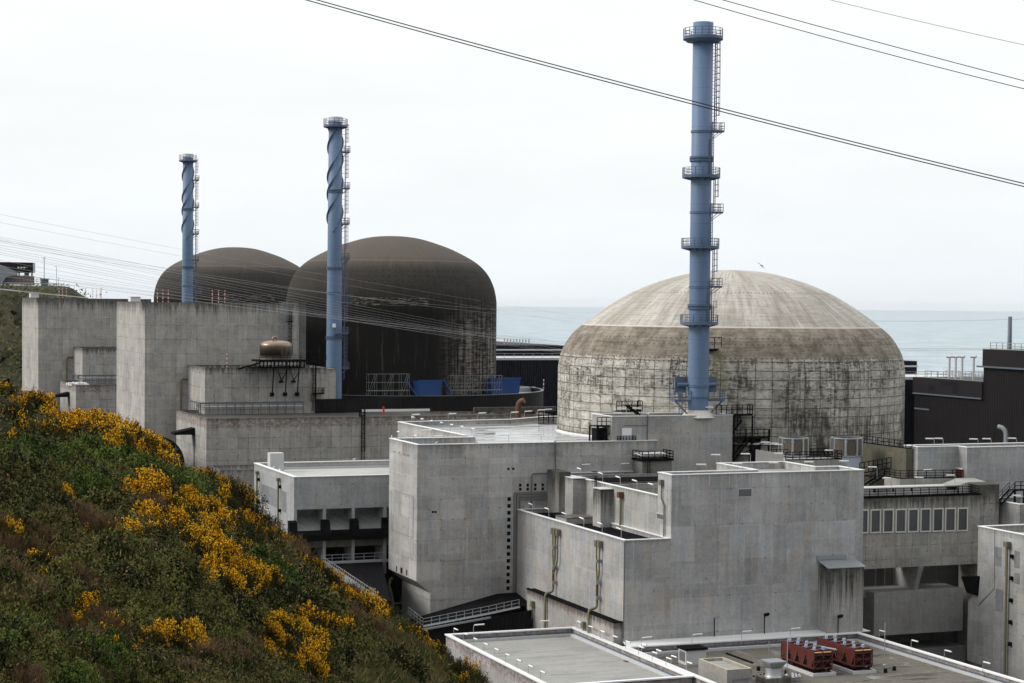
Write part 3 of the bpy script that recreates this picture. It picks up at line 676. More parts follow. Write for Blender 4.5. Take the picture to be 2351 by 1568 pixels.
# --- box carrying the tall stack
sbx = block('stack_base_block', 'pale concrete box that carries the tall blue stack, with a white door', [(113.9, 251.4), (133.9, 251.4), (133.9, 258.6), (113.9, 258.6)], 34.6, M['stackbox'], 34.2, .3, M['white'], M['greyroof'], 24.)
p = av(*c3(540, 1160), 251.4); q = av(*c3(512, 1092), 251.4)
MB().box(q[0], q[0] + 1.55, 251.3, 251.42, 31.0, 32.9).build('door', M['doorw'], sbx)
m = MB(); a = av(*c3(666, 1000), 251.4); m.tube([(a[0], 251.25, 34.9), (a[0], 251.25, 31.)], .09, 8); m.bar((a[0] - 3.8, 251.33, 33.3), (a[0], 251.33, 33.25), .06); m.build('conduit', M['bluegrey'], sbx)
m = MB(); m.rail([(q[0] - .8, 251.2, 31.05), (q[0] + 2.2, 251.2, 31.05)], .7, .5, .04); m.build('door_railing', M['black'], sbx)

# --- low slab with the black sunken roof, and the higher front block on the same front plane
VF = 213.8; UB = 98.8; UC = 105.3
slab = block('slab_block', 'mid height concrete block with sunken black roof and olive pipes on its left wall', [(UB, VF), (UC, VF), (UC, V0 - .01), (UB, V0 - .01)], 21.4, M['slab'], 20.85, .35, M['white'], M['blackroof'], 0.)
fb = block('front_block', 'largest smooth pale concrete block, in front of the white dome on the right', [(UC, VF), (133.6, VF), (133.6, 220.0), (130.0, 220.0), (130.0, 228.6), (119.4, 228.6), (119.4, 217.8), (UC, 217.8)], 29.5, M['front'], 28.6, .35, M['white'], M['greyroof'], 0.)
midb = block('terraced_block', 'concrete block between the front block and the tower, with two stained buttresses', [(UC, 217.81), (119.3, 217.81), (119.3, 228.7), (121., 228.7), (121., V0 - .02), (UC, V0 - .02)], 26.5, M['mid'], 25.5, .35, M['white'], M['darkroof'], 0.)
for v0_, v1_, zt_ in ((241.2, 244.0, 26.5), (231.6, 234.2, 25.9)):
    m = MB(); m.box(UC - 1.9, UC, v0_, v1_, 20.2, zt_); m.build('buttress', M['mid'] if v0_ > 240 else M['pillar'], midb)
    MB().box(UC - 1.95, UC + .3, v0_ - .05, v1_ + .05, zt_ + .11, zt_ + .2).build('buttress_cap', M['grayc'], midb)
st = MB().box(UC - 1.8, UC, 246.5, V0 - .02, 20.2, 27.1); st.build('buttress', M['pillar'], midb, 'buttress with a long black stain')
# sunken roof partitions behind the coping
for v_, h_, mt in ((246.9, 26.5, 'mid'), (240.5, 26.0, 'stained'), (236.0, 26.2, 'mid')):
    MB().box(UC + .36, 120.6, v_, v_ + .5, 24.6, h_).build('roof_partition', M[mt], midb)
MB().box(UC + .36, 120.6, 241.2, 246.8, 25.52, 26.1).build('black_roof_tank', M['blackroof'], midb)
m = MB(); m.box(UB + 1.6, UC - .4, 236.3, 240.2, 20.86, 21.6); m.build('roof_plinth', M['mid'], slab); MB().box(UB + 1.55, UC - .4, 236.25, 240.25, 21.603, 21.72).build('plinth_top', M['stainroof'], slab)
m = MB(); m.box(UB + 3.2, UC - 1.95, 240.4, 246.3, 20.86, 21.35); m.build('roof_tank', M['blackroof'], slab)
m = MB(); m.ladder(UC - .02, 236.8, 21.2, 27.3, (-1, 0), .5, False, .4, .045, .35)
for z_ in (26.7, 27.4, 28.): m.bar((UC - .9, 236.4, z_), (UC - .1, 236.4, z_), .06); m.bar((UC - .9, 237.2, z_), (UC - .1, 237.2, z_), .06); m.bar((UC - .9, 236.4, z_), (UC - .9, 237.2, z_), .06)
m.build('ladder', M['black'], midb)
for v_, z1_ in ((235.1, 25.), (228.6, 25.2)):
    m = MB(); m.tube([(UC - .3, v_, z1_), (UC - .3, v_, 20.5)], .17, 10); o_ = m.build('drain_pipe', M['olive'], midb)
    MB().box(UC - .75, UC, v_ - .35, v_ + .35, z1_, z1_ + .75).build('hopper', M['olivebox'] if v_ > 230 else M['rust'], o_)
# front block: louvres, drain pipe, weep lines, pilaster
def louvre(u0, u1, v0, v1, z0, z1, t):
    o_ = MB().box(u0, u1, v0, v1, z0, z1).build('louvre', M['louvre'], t); m = MB(); d = .1
    if v1 - v0 < .3:
        for a in ((u0 - d, u0, z0 - d, z1 + d), (u1, u1 + d, z0 - d, z1 + d), (u0, u1, z1, z1 + d), (u0, u1, z0 - d, z0)): m.box(a[0], a[1], v0 - .04, v1, a[2], a[3])
    else:
        for a in ((v0 - d, v0, z0 - d, z1 + d), (v1, v1 + d, z0 - d, z1 + d), (v0, v1, z1, z1 + d), (v0, v1, z0 - d, z0)): m.box(u0 - .04, u1, a[0], a[1], a[2], a[3])
    m.build('frame', M['grayc'], o_)
a, b = av(*c7(903, 800), VF), av(*c7(1018, 862), VF); louvre(a[0], b[0], VF - .05, VF + .05, b[2], a[2], fb)
a, b = au(*c7(178, 995), UC), au(*c7(238, 1075), UC); louvre(UC - .05, UC + .05, b[1], a[1], b[2], a[2] - .3, fb)
m = MB()
p_ = [au(*c7(228, 755), UC), au(*c7(226, 880), UC), au(*c7(250, 950), UC), au(*c7(248, 1240), UC)]
m.tube([(UC - .2, a[1], a[2]) for a in p_], .1, 8); o_ = m.build('drain_pipe', M['olive'], fb)
p_ = au(*c7(228, 742), UC); MB().box(UC - .5, UC - .003, p_[1] - .3, p_[1] + .3, p_[2] - .3, p_[2] + .4).build('hopper', M['olivebox'], o_)
for k in range(9):
    a = av(*c7(462 + k * 181, 672 - k * 4), VF); MB().box(a[0] - .05, a[0] + .05, VF - .02, VF + .02, a[2] - 1.35, a[2] - .1).build('overflow_strip', M['grayc'], fb)
a = av(*c10(1665, 100), VF); f_ = 211.2
pil = MB(); pil.extr_v([(126.9, 6.5), (132.2, 6.5), (132.2, 17.0), (126.9, 17.0)], f_, VF - .01); pil.build('pilaster', concrete('pilaster_concrete', (.34, .335, .325), 6, 4, .15, .05, .7, 17.0, 6.5, .95, .3), fb)
m = MB(); m.add([(126.7, f_ - .15, 17.02), (132.4, f_ - .15, 17.02), (132.4, VF, 17.75), (126.7, VF, 17.75), (126.7, f_ - .15, 17.12), (132.4, f_ - .15, 17.12), (132.4, VF, 17.85), (126.7, VF, 17.85)], [(3, 2, 1, 0), (4, 5, 6, 7), (0, 1, 5, 4), (1, 2, 6, 5), (2, 3, 7, 6), (3, 0, 4, 7)])
m.box(126.6, 131, VF - .25, VF - .002, 17.85, 18.35); m.build('pilaster_roof', M['greymetal'], fb)
# olive pipes with hopper boxes on the slab's left wall
for (xa, ya, xb, yb, n_) in ((1330, 50, 1335, 575, 3), (1705, 155, 1728, 720, 2)):
    g_ = thing('hopper_pipe', ('olive drain pipe with three square hoppers' if n_ == 3 else 'olive drain pipe with two square hoppers') + ' on the left wall of the slab block', 'drain pipe', (*au(*c9(xa, ya), UB)[:2], 0))
    a = au(*c9(xa, ya), UB); b = au(*c9(xb, yb), UB); ds = [0, .75, 1.7][:n_]
    for k, d in enumerate(ds):
        v_ = a[1] - d * (1 if n_ == 3 else 1.2)
        MB().box(UB - .65, UB - .003, v_ - .3, v_ + .3, a[2] - .45, a[2] + .4).build('hopper', M['olivebox'], g_)
        MB().tube([(UB - .4, v_, a[2] - .4), (UB - .4, v_, a[2] - 3.2 - .3 * k), (UB - .4, a[1] - .3, a[2] - 5.2 - .4 * k)], .11, 8).build('inlet_pipe', M['olive'], g_)
    vv = a[1] - .3
    MB().tube([(UB - .4, vv, a[2] - 4.8), (UB - .4, vv, a[2] - 6.9)], .18, 10).build('rusty_joint', M['rust'], g_)
    zb = b[2]
    MB().tube([(UB - .4, vv, a[2] - 6.9), (UB - .4, vv, zb + .5), (UB - .5, vv, zb + .15), (UB - .8, vv, zb), (UB - 1.2, vv, zb - .05), (UB - 1.45, vv, zb - .15), (UB - 1.55, vv, zb - .5), (UB - 1.55, vv, 2.)], .17, 10).build('down_pipe', M['olive'], g_)
    m = MB()
    for z_ in (zb + 6, zb + 3.2, zb + 1.2): m.box(UB - .75, UB - .003, vv - .55, vv - .3, z_, z_ + .45)
    m.build('bracket', M['greymetal'], g_)
# thin corner seam pipe
MB().tube([(UB + 4.3 - 4.32, VF - .06, 21.2), (UB - .02, VF - .06, 9.)], .07, 6).build('corner_pipe', M['bluegrey'], slab)
# low annex against the slab
low = thing('gutter_annex', 'low concrete annex with black gutter roof and rust streaked rim, below the olive pipes', 'building', (97.55, 214.2, 0))
MB().box(97.55, UB - .01, 214.0, 243.5, 0, 11.0).build('wall', concrete('gutter_annex_concrete', (.33, .32, .3), 4, 3, .1, .08, .5, 11, 1.1, .95, .3, rust=.9), low)
m = MB(); m.box(97.45, 97.85, 213.9, 243.6, 11.003, 11.15); m.box(97.85, UB - .02, 213.9, 214.25, 11.003, 11.15); m.build('rim', M['blackroof'], low)
MB().box(97.85, UB - .02, 214.25, 243.5, 11.003, 11.05).build('gutter', M['blackroof'], low)
for v_ in (240.8, 223.0):
    o_ = MB().box(97.05, 97.54, v_ - .35, v_ + .35, 8.9, 9.7).build('hopper', M['olivebox'], low); MB().tube([(97.3, v_, 8.9), (97.3, v_, 7.6), (97.2, v_ + 2.2, 4.2)], .1, 8).build('drain_pipe', M['olive'], o_)

# --- dark metal roofs squeezed between the blocks
g_ = thing('black_shed', 'black ribbed shed with sloping black roof between the tower block and the grey front roof', 'shed', (80, 241, 0))
zl = av(*c9(215, 890), 241)[2]; zr_ = av(*c9(1165, 720), 241)[2]; uL = av(*c9(215, 890), 241)[0]
m = MB(); m.add([(uL, 241, 0), (97.5, 241, 0), (97.5, 241, zr_), (uL, 241, zl), (uL, V0, 0), (uL, V0, zl)], [(0, 1, 2, 3), (4, 0, 3, 5)]); m.build('wall', M['clad'], g_)
m = MB(); m.add([(uL - .3, 240.7, zl + .1), (95.68, 240.7, zr_ + .1), (95.68, V0 - .02, 9.3), (uL - .3, V0 - .02, 6.0)], [(0, 1, 2, 3)])
m.add([(95.65, 243.6, zr_ + .3), (UB - .02, 243.6, 8.4), (UB - .02, V0 - .02, 9.4), (95.65, V0 - .02, 9.32)], [(0, 1, 2, 3)]); m.build('roof', M['blackroof'], g_)
m = MB(); m.bar((uL - .3, 240.6, zl + .05), (91, 240.6, zl + (zr_ - zl) * .62), .3, .25); m.build('gutter', M['greymetal'], g_)
m = MB(); pth = [(uL - .2, 241.3, zl + .35), (91, 241.3, zl + .35 + (zr_ - zl) * .66), (95.5, 241.3, zr_ + .4)]
m.rail([(uL - .2, V0 - 3, zl + .9)] + pth, 1.05, 1.25, .03); m.bar(pth[0], pth[1], 1.0, .06); m.bar(pth[1], pth[2], 1.0, .06)
for k in range(10): q = Vector(pth[0]).lerp(Vector(pth[1]), k / 9); m.bar(q, q + Vector((0, -.6, -.5)), .05)
m.build('walkway_railing', M['galv'], g_)
g_ = thing('dark_hall', 'dark hall with wide sloping black roof behind the gorse slope, beneath the three bays', 'hall', (74.9, 240, 0))
zA = 12.3
hpl = [(74.9, 239), (75.9, 239), (82.8, 264.5), (82.8, 266.5), (74.9, 266.5)]; hz_ = [zA - 1.3, zA - 1.3, zA - .1, zA, zA]
m = MB(); n = 5; m.add([(*p, 0) for p in hpl] + [(*p, q) for p, q in zip(hpl, hz_)], [(k, (k + 1) % n, n + (k + 1) % n, n + k) for k in range(n)]); m.build('wall', M['clad'], g_)
MB().add([(p[0] - (.2 if p[0] < 75 else -.1), p[1] + (.3 if p[1] > 260 else -.1), q + .06) for p, q in zip(hpl, hz_)], [tuple(range(5))]).build('roof', M['blackroof'], g_)
m = MB(); e_ = [(74.6, 266.8, zA + .15), (74.6, 239, zA - 1.2)]
m.bar(e_[0], e_[1], .95, .12); m.bar((74.1, 266.8, zA), (74.1, 239, zA - 1.35), .1, .35)
m.rail([(74.15, 266.8, zA + .2), (74.15, 239, zA - 1.15)], 1.1, 1.0, .03); m.rail([(74.15, 267., zA + .25), (84, 267., zA + .3)], 1.1, 1.6, .03); m.bar((74.6, 267.0, zA + .2), (85, 267., zA + .2), .5, .35)
m.build('walkway_railing', M['galv'], g_)
m = MB(); m.ladder(74.0, 239.5, zA - 8, zA - .2, (-1, 0), .5, True, .35, .03, .25); m.build('ladder', M['galv'], g_)
g_ = thing('bent_pipe', 'thick olive pipe bending down the foot of the tower block beside the gorse', 'pipe', (83, 247, 0))
a = ad(*c11(1255, 780), 262)
p_ = [ad(*c11(x, y), 277.) for x, y in ((1262, 775), (1245, 790), (1238, 835), (1258, 910), (1264, 970), (1262, 1130))]
MB().tube([tuple(q) for q in p_], .22, 10).build('pipe', M['olive'], g_)
m = MB()
for y in (968, 1028): q = ad(*c11(1264, y), 277.); m.bar(q, (q[0] + 1.6, q[1], q[2]), .12)
m.build('bracket', M['greymetal'], g_)

# --- grey front roof and the roof with the chillers
ZC, ZR = 8.4, 7.45
b5 = block('front_roof_building', 'low building in front with wide grey flat roof and white coping', rect(79.4, 97.3, 191.6, 226.1), ZC, M['low'], ZR, .35, M['white'], M['greyroof'], 0., cw=.14, ch=.16)
m = MB()
for a, b in (((80.2, 225.5), (96.6, 225.5)), ((96.65, 225.2), (96.65, 192.4))): m.bar((*a, ZR + .17), (*b, ZR + .17), .45, .32)
m.build('roof_kerb', M['grayc'], b5)
m = MB(); m.bar((80.1, 225.68, ZR + .5), (96.8, 225.68, ZR + .5), .1, .1); m.bar((96.88, 225.5, ZR + .45), (96.88, 192.3, ZR + .45), .1, .1); m.build('cable_tray', M['blue2'], b5)
MB().box(95.9, 96.3, 206.6, 207.6, ZR + .006, ZR + .05).build('roof_hatch', M['brown'], b5)
for y_ in (223.4, 201.6):
    m = MB(); m.box(78.7, 79.38, y_ - .4, y_ + .4, 5.5, 6.3); o_ = m.build('hopper', M['olivebox'], b5); MB().tube([(79.0, y_, 5.5), (79.0, y_, 0)], .16, 8).build('drain_pipe', M['olive'], o_)
b6 = block('chiller_roof_building', 'low building in front with stained roof carrying the red chillers', [(97.66, 172), (132.3, 172), (131.3, 210.9), (97.66, 210.9)], ZC, M['low'], ZR, .35, M['white'], M['stainroof'], 0., cw=.14, ch=.16)
MB().add([(97.9, 211.06, ZC + .12), (133.4, 211.06, ZC + .12), (133.4, VF - .01, ZC + .2), (UB - .1, VF - .01, ZC + .2)], [(0, 1, 2, 3)]).build('flashing', M['white'], b6)
m = MB(); m.bar((98.3, 210.1, ZR + .17), (130.9, 210.1, ZR + .17), .45, .32); m.bar((130.8, 209.8, ZR + .17), (131.7, 173, ZR + .17), .45, .32); m.build('roof_kerb', M['grayc'], b6)
m = MB(); m.bar((98.1, 210.48, ZR + .55), (130.8, 210.48, ZR + .55), .1, .1); m.bar((130.85, 210.2, ZR + .5), (131.8, 173, ZR + .5), .1, .1); m.build('cable_tray', M['blue2'], b6)

# --- block with the three open bays
V5, VB5, U5 = 268.0, 293.0, 70.2; UE5 = 96.2; Z5 = 25.2
b5b = thing('bay_block', 'pale concrete block with deep open bays above a black gutter, beside the tower block', 'building', (U5, V5, 0))
def p5(x, y): return av(*c5(x, y), V5)
zt_, zb_ = p5(1155, 958)[2], p5(1155, 1120)[2]; zm0, zm1 = p5(1160, 1262)[2], p5(1160, 1185)[2]
bays = [(p5(1152, 1000)[0], p5(1357, 1000)[0]), (p5(1380, 1000)[0], p5(1583, 1000)[0]), (p5(1606, 1000)[0], p5(1832, 1000)[0]), (p5(1856, 1000)[0], p5(1856, 1000)[0] + 4.6)]
poly = rect(U5, UE5, V5, VB5)
inn = offset(poly, .4); m = MB(); n = 4
m.box(U5, UE5, V5, V5 + .4, zt_, Z5); m.box(U5, U5 + .4, V5 + .4, VB5, 0, Z5); m.box(UE5 - .4, UE5, V5 + .4, VB5, 0, Z5); m.box(U5 + .4, UE5 - .4, VB5 - .4, VB5, 0, Z5)
m.box(U5 + .4, UE5 - .4, V5 + .4, V5 + 4.5, zt_ - .0, zt_ + .4)
xs_ = [U5] + [c for b in bays for c in b] + [UE5]
for k in range(0, len(xs_) - 1, 2):
    a, b = xs_[k], xs_[k + 1]
    if b > a: m.box(a, b, V5, V5 + .4, 0 if k == 0 else zb_ - 7, zt_); m.box(a + .01, b - .01 if b < UE5 else b - .41, V5 + .4, V5 + 4.2, zb_ - 5, zt_)
m.build('wall', M['bay'], b5b)
m = MB()
for a, b in bays: m.quad((a, V5 + .25, zb_ - .3), (b, V5 + .25, zb_ - .3), (b, V5 + 4.1, zt_ - 1.2), (a, V5 + 4.1, zt_ - 1.2)); m.quad((a, V5 + 4.1, zt_ - 1.2), (b, V5 + 4.1, zt_ - 1.2), (b, V5 + 4.1, zt_), (a, V5 + 4.1, zt_))
m.build('bay_slope', M['bay'], b5b)
for a, b in bays:
    MB().box(a, b, V5 + .1, V5 + .5, zm0 if a < bays[2][0] + 9 else zm0 - .5, zm1).build('mossy_panel', M['mossy'], b5b)
MB().add([(U5 + .4, V5 + 4.2, 0), (UE5 - .4, V5 + 4.2, 0), (UE5 - .4, V5 + 4.2, zb_), (U5 + .4, V5 + 4.2, zb_)], [(0, 1, 2, 3)]).build('back_wall', M['hole'], b5b)  # near-black sheet painting the dark void under the bays
m = MB(); a, b = bays[0][0] - .6, UE5
m.add([(a, V5 - .02, zb_ - .1), (b, V5 - .02, zb_ - .1), (b, V5 - 1.2, zb_ - .5), (a, V5 - 1.2, zb_ - .5), (a, V5 - .02, zb_ - 1.7), (b, V5 - .02, zb_ - 1.7), (b, V5 - 1.2, zb_ - 1.5), (a, V5 - 1.2, zb_ - 1.5)],
      [(0, 3, 2, 1), (3, 7, 6, 2), (4, 5, 6, 7), (0, 4, 7, 3), (1, 2, 6, 5)]); m.build('gutter', M['black'], b5b)
for u_ in (bays[0][0] - .9, bays[0][1] + .1, bays[1][1] + .1, bays[2][1] + .1):
    m = MB(); m.add([(u_ - .5, V5 - .02, zb_ + 1.5), (u_ + .7, V5 - .02, zb_ + 1.5), (u_ + .7, V5 - .9, zb_ + 1.3), (u_ - .5, V5 - .9, zb_ + 1.3), (u_ - .5, V5 - .02, zb_ - 1.3), (u_ + .7, V5 - .02, zb_ - 1.3), (u_ + .7, V5 - 1.45, zb_ - .8), (u_ - .5, V5 - 1.45, zb_ - .8)],
        [(0, 3, 2, 1), (3, 7, 6, 2), (4, 5, 6, 7), (0, 4, 7, 3), (1, 2, 6, 5)]); m.build('gutter_bracket', M['black'], b5b)
MB().add([(*p, Z5 - 1.0) for p in inn], [(0, 1, 2, 3)]).build('roof', M['paleroof'], b5b)
m = MB()
for k in range(4):
    j = (k + 1) % 4; o2 = offset(poly, -.1); i2 = offset(poly, .5)
    m.add([(*o2[k], Z5 + .004), (*o2[j], Z5 + .004), (*i2[j], Z5 + .004), (*i2[k], Z5 + .004), (*o2[k], Z5 + .12), (*o2[j], Z5 + .12), (*i2[j], Z5 + .12), (*i2[k], Z5 + .12)], [(0, 1, 5, 4), (4, 5, 6, 7), (2, 3, 7, 6), (3, 2, 1, 0)])
m.build('coping', M['white'], b5b)
m = MB(); m.bar((U5 + .8, VB5 - .7, Z5 - .85), (UE5, VB5 - .7, Z5 - .85), .5, .3); m.build('roof_kerb', M['grayc'], b5b)
for x, y0, y1 in ((853, 680, 1000), (1020, 735, 1160)):
    a = au(*c5(x, y0), U5); m = MB(); m.tube([(U5 - .3, a[1], a[2]), (U5 - .3, a[1], a[2] - 17)], .14, 10); o_ = m.build('drain_pipe', M['olive'], b5b)
    MB().box(U5 - .55, U5 - .004, a[1] - .27, a[1] + .27, a[2], a[2] + .5).build('hopper', M['olivebox'], o_)
    m = MB()
    for k in range(4): m.box(U5 - .4, U5 - .004, a[1] - .75, a[1] - .35, a[2] - 1 - 3.6 * k, a[2] - .55 - 3.6 * k)
    m.build('clamp', M['black'], o_)
m = MB()
gpc = concrete('grey_patch', (.2, .205, .21), 1.5, 3, .25, .1, .7, None)
for x0, x1, y0, y1 in ((865, 1000, 735, 960), (1030, 1070, 790, 1000)):
    a = au(*c5(x0, y0), U5); b = au(*c5(x1, y1), U5); m.box(U5 - .006, U5 + .05, b[1], a[1], b[2] + .3, a[2] - .3)
m.build('dark_patch', gpc, b5b, 'darker repaired patch on the left face')
m = MB(); q = az(*c5(985, 660), Z5 - 1.0); m.box(q[0] - 1.1, q[0] + 1.1, q[1] - .9, q[1] + .9, Z5 - 1, Z5 + 2.0); hut = m.single('roof_vent_box', M['grayc'], 'tall pale metal vent box on the roof of the bay block', 'vent', (q[0], q[1], Z5 - 1))
# --- units behind: long low block, low stained block, annex, big block (front unit)
longb = block('long_old_block', 'long old concrete block with dark flat roof and reddish stained rim, behind the bay block', [(77.2, 362.1), (150, 362.1), (150, 371), (128, 378), (113.6, 392), (77.2, 392)], 28.1, M['old_long'], 27.5, .35, None, M['darkroof'])
MB().box(113.6, 128.5, 377.6, 378.0, 28.12, 28.6).build('roof_kerb', M['white'], longb)
MB().box(136, 158, 370.2, 371.2, 28.12, 29.2).build('roof_wall', M['stained'], longb)
block('low_old_block', 'low stained concrete block with sunken roof at the foot of the long old block', rect(77.6, 99, 351.5, 362.05), 18.9, M['old_low'], 17.9, .4, None, M['darkroof'])
annex = block('old_annex', 'stained old concrete annex below the copper tank', rect(81.85, 108.0, 385.6, 403.55), 37.2, M['old_annex'], 36.6, .4, None, M['darkroof'], 26)
MB().box(102.9, 110.0, 385.58, 395, 27.6, 36.9).build('set_back_wall', M['old_annex'], annex)
big = block('old_main_block', 'big windowless old concrete block joined to the nearer dark dome', rect(72.6, 106.6, 403.6, 440), 50.7, M['old'], 50.2, .4, None, M['darkroof'], 0)
MB().box(106.6, 108.4, 404.3, 420, 37, 50.9).build('end_fin', M['grayc'] if False else concrete('fin_concrete', (.16, .155, .15), 3, 3, .4, .1, .6, 50.9, 3), big)
big2 = block('old_main_block', 'big windowless old concrete block farthest left, before the headland', rect(68.6, 101, 551.1, 590), 51.5, M['old'], 51.0, .4, None, M['darkroof'], 0)
annex2 = block('old_annex', 'old concrete annex half hidden between the two big windowless blocks', rect(78.5, 101, 533.1, 551.05), 37.5, M['old_annex'], 36.9, .4, None, M['darkroof'], 26)
long2 = block('long_old_block', 'old concrete block with white sacks on its roof, far left above the gorse', rect(73.7, 115, 512.3, 543), 28.1, M['old_long'], 27.5, .35, None, M['darkroof'])
def screen_rail(name, label, ul, u1, vf, vb, z, gap):
    m = MB(); pth = [(ul - 1.2, vb, z), (ul - 1.2, vf - 1.4, z), (u1, vf - 1.4, z)]
    for a, b in zip(pth[:-1], pth[1:]):
        a = Vector(a); b = Vector(b); L = (b - a).length; n = int(L / 1.7)
        m.bar(a + Vector((0, 0, 2.3)), b + Vector((0, 0, 2.3)), .5, .3); m.bar(a + Vector((0, 0, .9)), b + Vector((0, 0, .9)), .08, .1)
        for k in range(n + 1): q = a.lerp(b, k / n); m.bar(q, q + Vector((0, 0, 2.2)), .12)
    t = m.single(name, M['bluegrey'], label, 'pipe rack', (ul, vf, z)); 
    MB().tube([(pth[1][0] + .2, vf - 1.2, z + 1.6), (u1, vf - 1.2, z + 1.6)], .12, 8).build('white_pipe', M['white'], t)
    return t
screen_rail('pipe_rack', 'blue grey pipe rack at the foot of the annex below the copper tank', 81.85, 102.5, 385.6, 394, 27.6, 1)
screen_rail('pipe_rack', 'blue grey pipe rack along the foot of the half hidden annex, farther left', 78.5, 101, 533.1, 544, 27.6, 1)
for t_, (x, y, pl) in ((longb, (1450, 455, 0)), ):
    pass
def canopy(t, uf, v0, v1, z):
    m = MB(); m.add([(uf - 4.2, v0, z - .55), (uf - .004, v0, z + .35), (uf - .004, v1, z + .35), (uf - 4.2, v1, z - .55), (uf - 4.2, v0, z - 1.0), (uf - .004, v0, z - 1.0), (uf - .004, v1, z - 1.0), (uf - 4.2, v1, z - 1.0)],
          [(0, 3, 2, 1), (4, 5, 6, 7), (0, 1, 5, 4), (1, 2, 6, 5), (2, 3, 7, 6), (3, 0, 4, 7)]); m.build('canopy', M['black'], t)
    MB().box(uf - .02, uf - .004, v0 + .5, v0 + 1.3, z - 9, z - 1).build('door_slot', M['hole'], t)
a = au(*c5(350, 330), 77.2); canopy(longb, 77.2, a[1] - .5, a[1] + 3, a[2])
a = au(*c1(545, 1320), 73.7); canopy(long2, 73.7, a[1] - .5, a[1] + 4, a[2])
for (x, y0, y1, U_, t_) in ((1418, 1205, 1465, 81.85, big), (522, 1035, 1220, 78.5, big2)):
    V_ = 403.6 if t_ is big else 551.1
    a = av(*c1(x, y0), V_); b = av(*c1(x, y1), V_); m = MB(); m.tube([(a[0] + 2.4, V_ - .25, a[2]), (a[0] + .3, V_ - .25, a[2]), (a[0], V_ - .25, a[2] - .4), (a[0], V_ - .25, b[2])], .2, 8); m.build('drain_pipe', M['olive'], t_)
m = MB(); a = av(*c5(1668, 240), 362.1); m.ladder(a[0], 362.1, 19, 28.2, (0, -1), .7, True, .45, .05, .3); m.rail([(a[0] - .5, 362, 28.1), (a[0] - .5, 363, 28.1), (a[0] + .5, 363, 28.1), (a[0] + .5, 362, 28.1)], 1.6, .6, .05); m.build('caged_ladder', M['black'], longb)
# black arched intake tunnels peeping over the gorse
for lab, (x, y, D, r) in (('black arched tunnel mouth above the gorse at the foot of the farthest left block', (88, 907, 505, 5.3)), ('black arched tunnel mouth above the gorse beside the long old block', (360, 1004, 360, 5.2))):
    q = ad(x, y, D); m = MB(); n = 20; vs_ = []
    for v_ in (q[1], q[1] + 26):
        for k in range(n + 1): t = math.pi * k / n; vs_.append((q[0] + r * math.cos(t), v_, q[2] - r + r * math.sin(t) + 0))
    m.add(vs_, [(k, k + 1, n + 2 + k, n + 1 + k) for k in range(n)] + [tuple(range(n, -1, -1))])
    for k in range(n):
        for v_ in (q[1] - .05, q[1] + 6, q[1] + 12, q[1] + 18): m.bar((vs_[k][0], v_, vs_[k][2] + .05), (vs_[k + 1][0], v_, vs_[k + 1][2] + .05), .3)
    m.box(q[0] - r, q[0] + r, q[1] + .1, q[1] + 26, 0, q[2] - r - .01)
    g_ = m.single('arched_tunnel', M['clad'], lab, 'tunnel', (q[0], q[1], 0))
    m = MB()
    for k in range(1, 6): m.bar((q[0] - r * .9 + r * .32 * k, q[1] - .1, q[2] - r), (q[0] - r * .9 + r * .32 * k, q[1] - .1, q[2] - r + r * math.sqrt(max(0, 1 - (.9 - .32 * k) ** 2)) - .1), .16)
    for h_ in (.3, .55, .8): w_ = r * math.sqrt(1 - h_ * h_); m.bar((q[0] - w_, q[1] - .1, q[2] - r + r * h_), (q[0] + w_, q[1] - .1, q[2] - r + r * h_), .14)
    m.build('grille', M['bluegrey'], g_)

# --- dark domes, cladding ring
D2 = (136.4, 429.8)
prof2 = [(25.2, 0.), (25.2, 49.9), (25.1, 52.2), (24.35, 55.4), (22.75, 58.4), (20.0, 61.0), (15.4, 63.5), (11.8, 64.95), (7.2, 66.35), (3.5, 66.95), (.02, 67.1)]
dd = thing('dark_dome', 'blackened domed concrete reactor building behind the middle blue stack', 'reactor building', (*D2, 0), None)
MB().lathe(*D2, [prof2[0]] + smooth_prof(prof2[1:]), 112).build('shell', M['ddome'], dd)
x_, y_ = (540 - CX) / F * 586, 586
D1 = w2s(x_, y_)
dup(dd, (*D1, .9), 'blackened domed concrete reactor building farthest back, behind the left blue stack', .22)
ring = thing('cladding_ring', 'low curved dark ribbed wall around the foot of the nearer dark dome', 'wall', (*D2, 0))
MB().lathe(*D2, [(36.6, 20.), (36.6, 30.45), (36.15, 30.45), (36.15, 29.5)], 144, False).build('wall', cladding('ring_cladding', (.0165, .014, .015), .62), ring)
def ring_mat():
    g = G('ring_ribbed'); p, x, y, z = g.obj(); h = g.m('MULTIPLY', g.m('ARCTAN2', y, x), 36.6); wv = g.m('PINGPONG', g.m('DIVIDE', h, .4), 1.)
    col = g.mix(g.m('MULTIPLY', g.ss(wv, .3, .75), .5), (.012, .0105, .011), (.005, .0045, .005)); g.bump(g.ss(wv, .25, .75), .5, .06); return g.done(col, .6, 0, .12)
children(ring)[0].data.materials[0] = ring_mat()
MB().lathe(*D2, [(25.2, 29.5), (36.15, 29.5)], 96, False).build('roof', M['greyroof'], ring)
MB().lathe(*D2, [(36.1, 30.46), (36.75, 30.46), (36.75, 30.6), (36.1, 30.6)], 144, False).build('coping', M['bluegrey'], ring)
uW, vW, zW = av(*c15(915, 1135), 385.2)
wp = [(uW, 385.2), (112.5, 385.6), (120, 388.2), (127.5, 393.2), (133, 393.3)]; wq = [(uW, 385.55), (112.4, 386.0), (119.8, 388.6), (127.3, 393.7), (133, 394.0)]
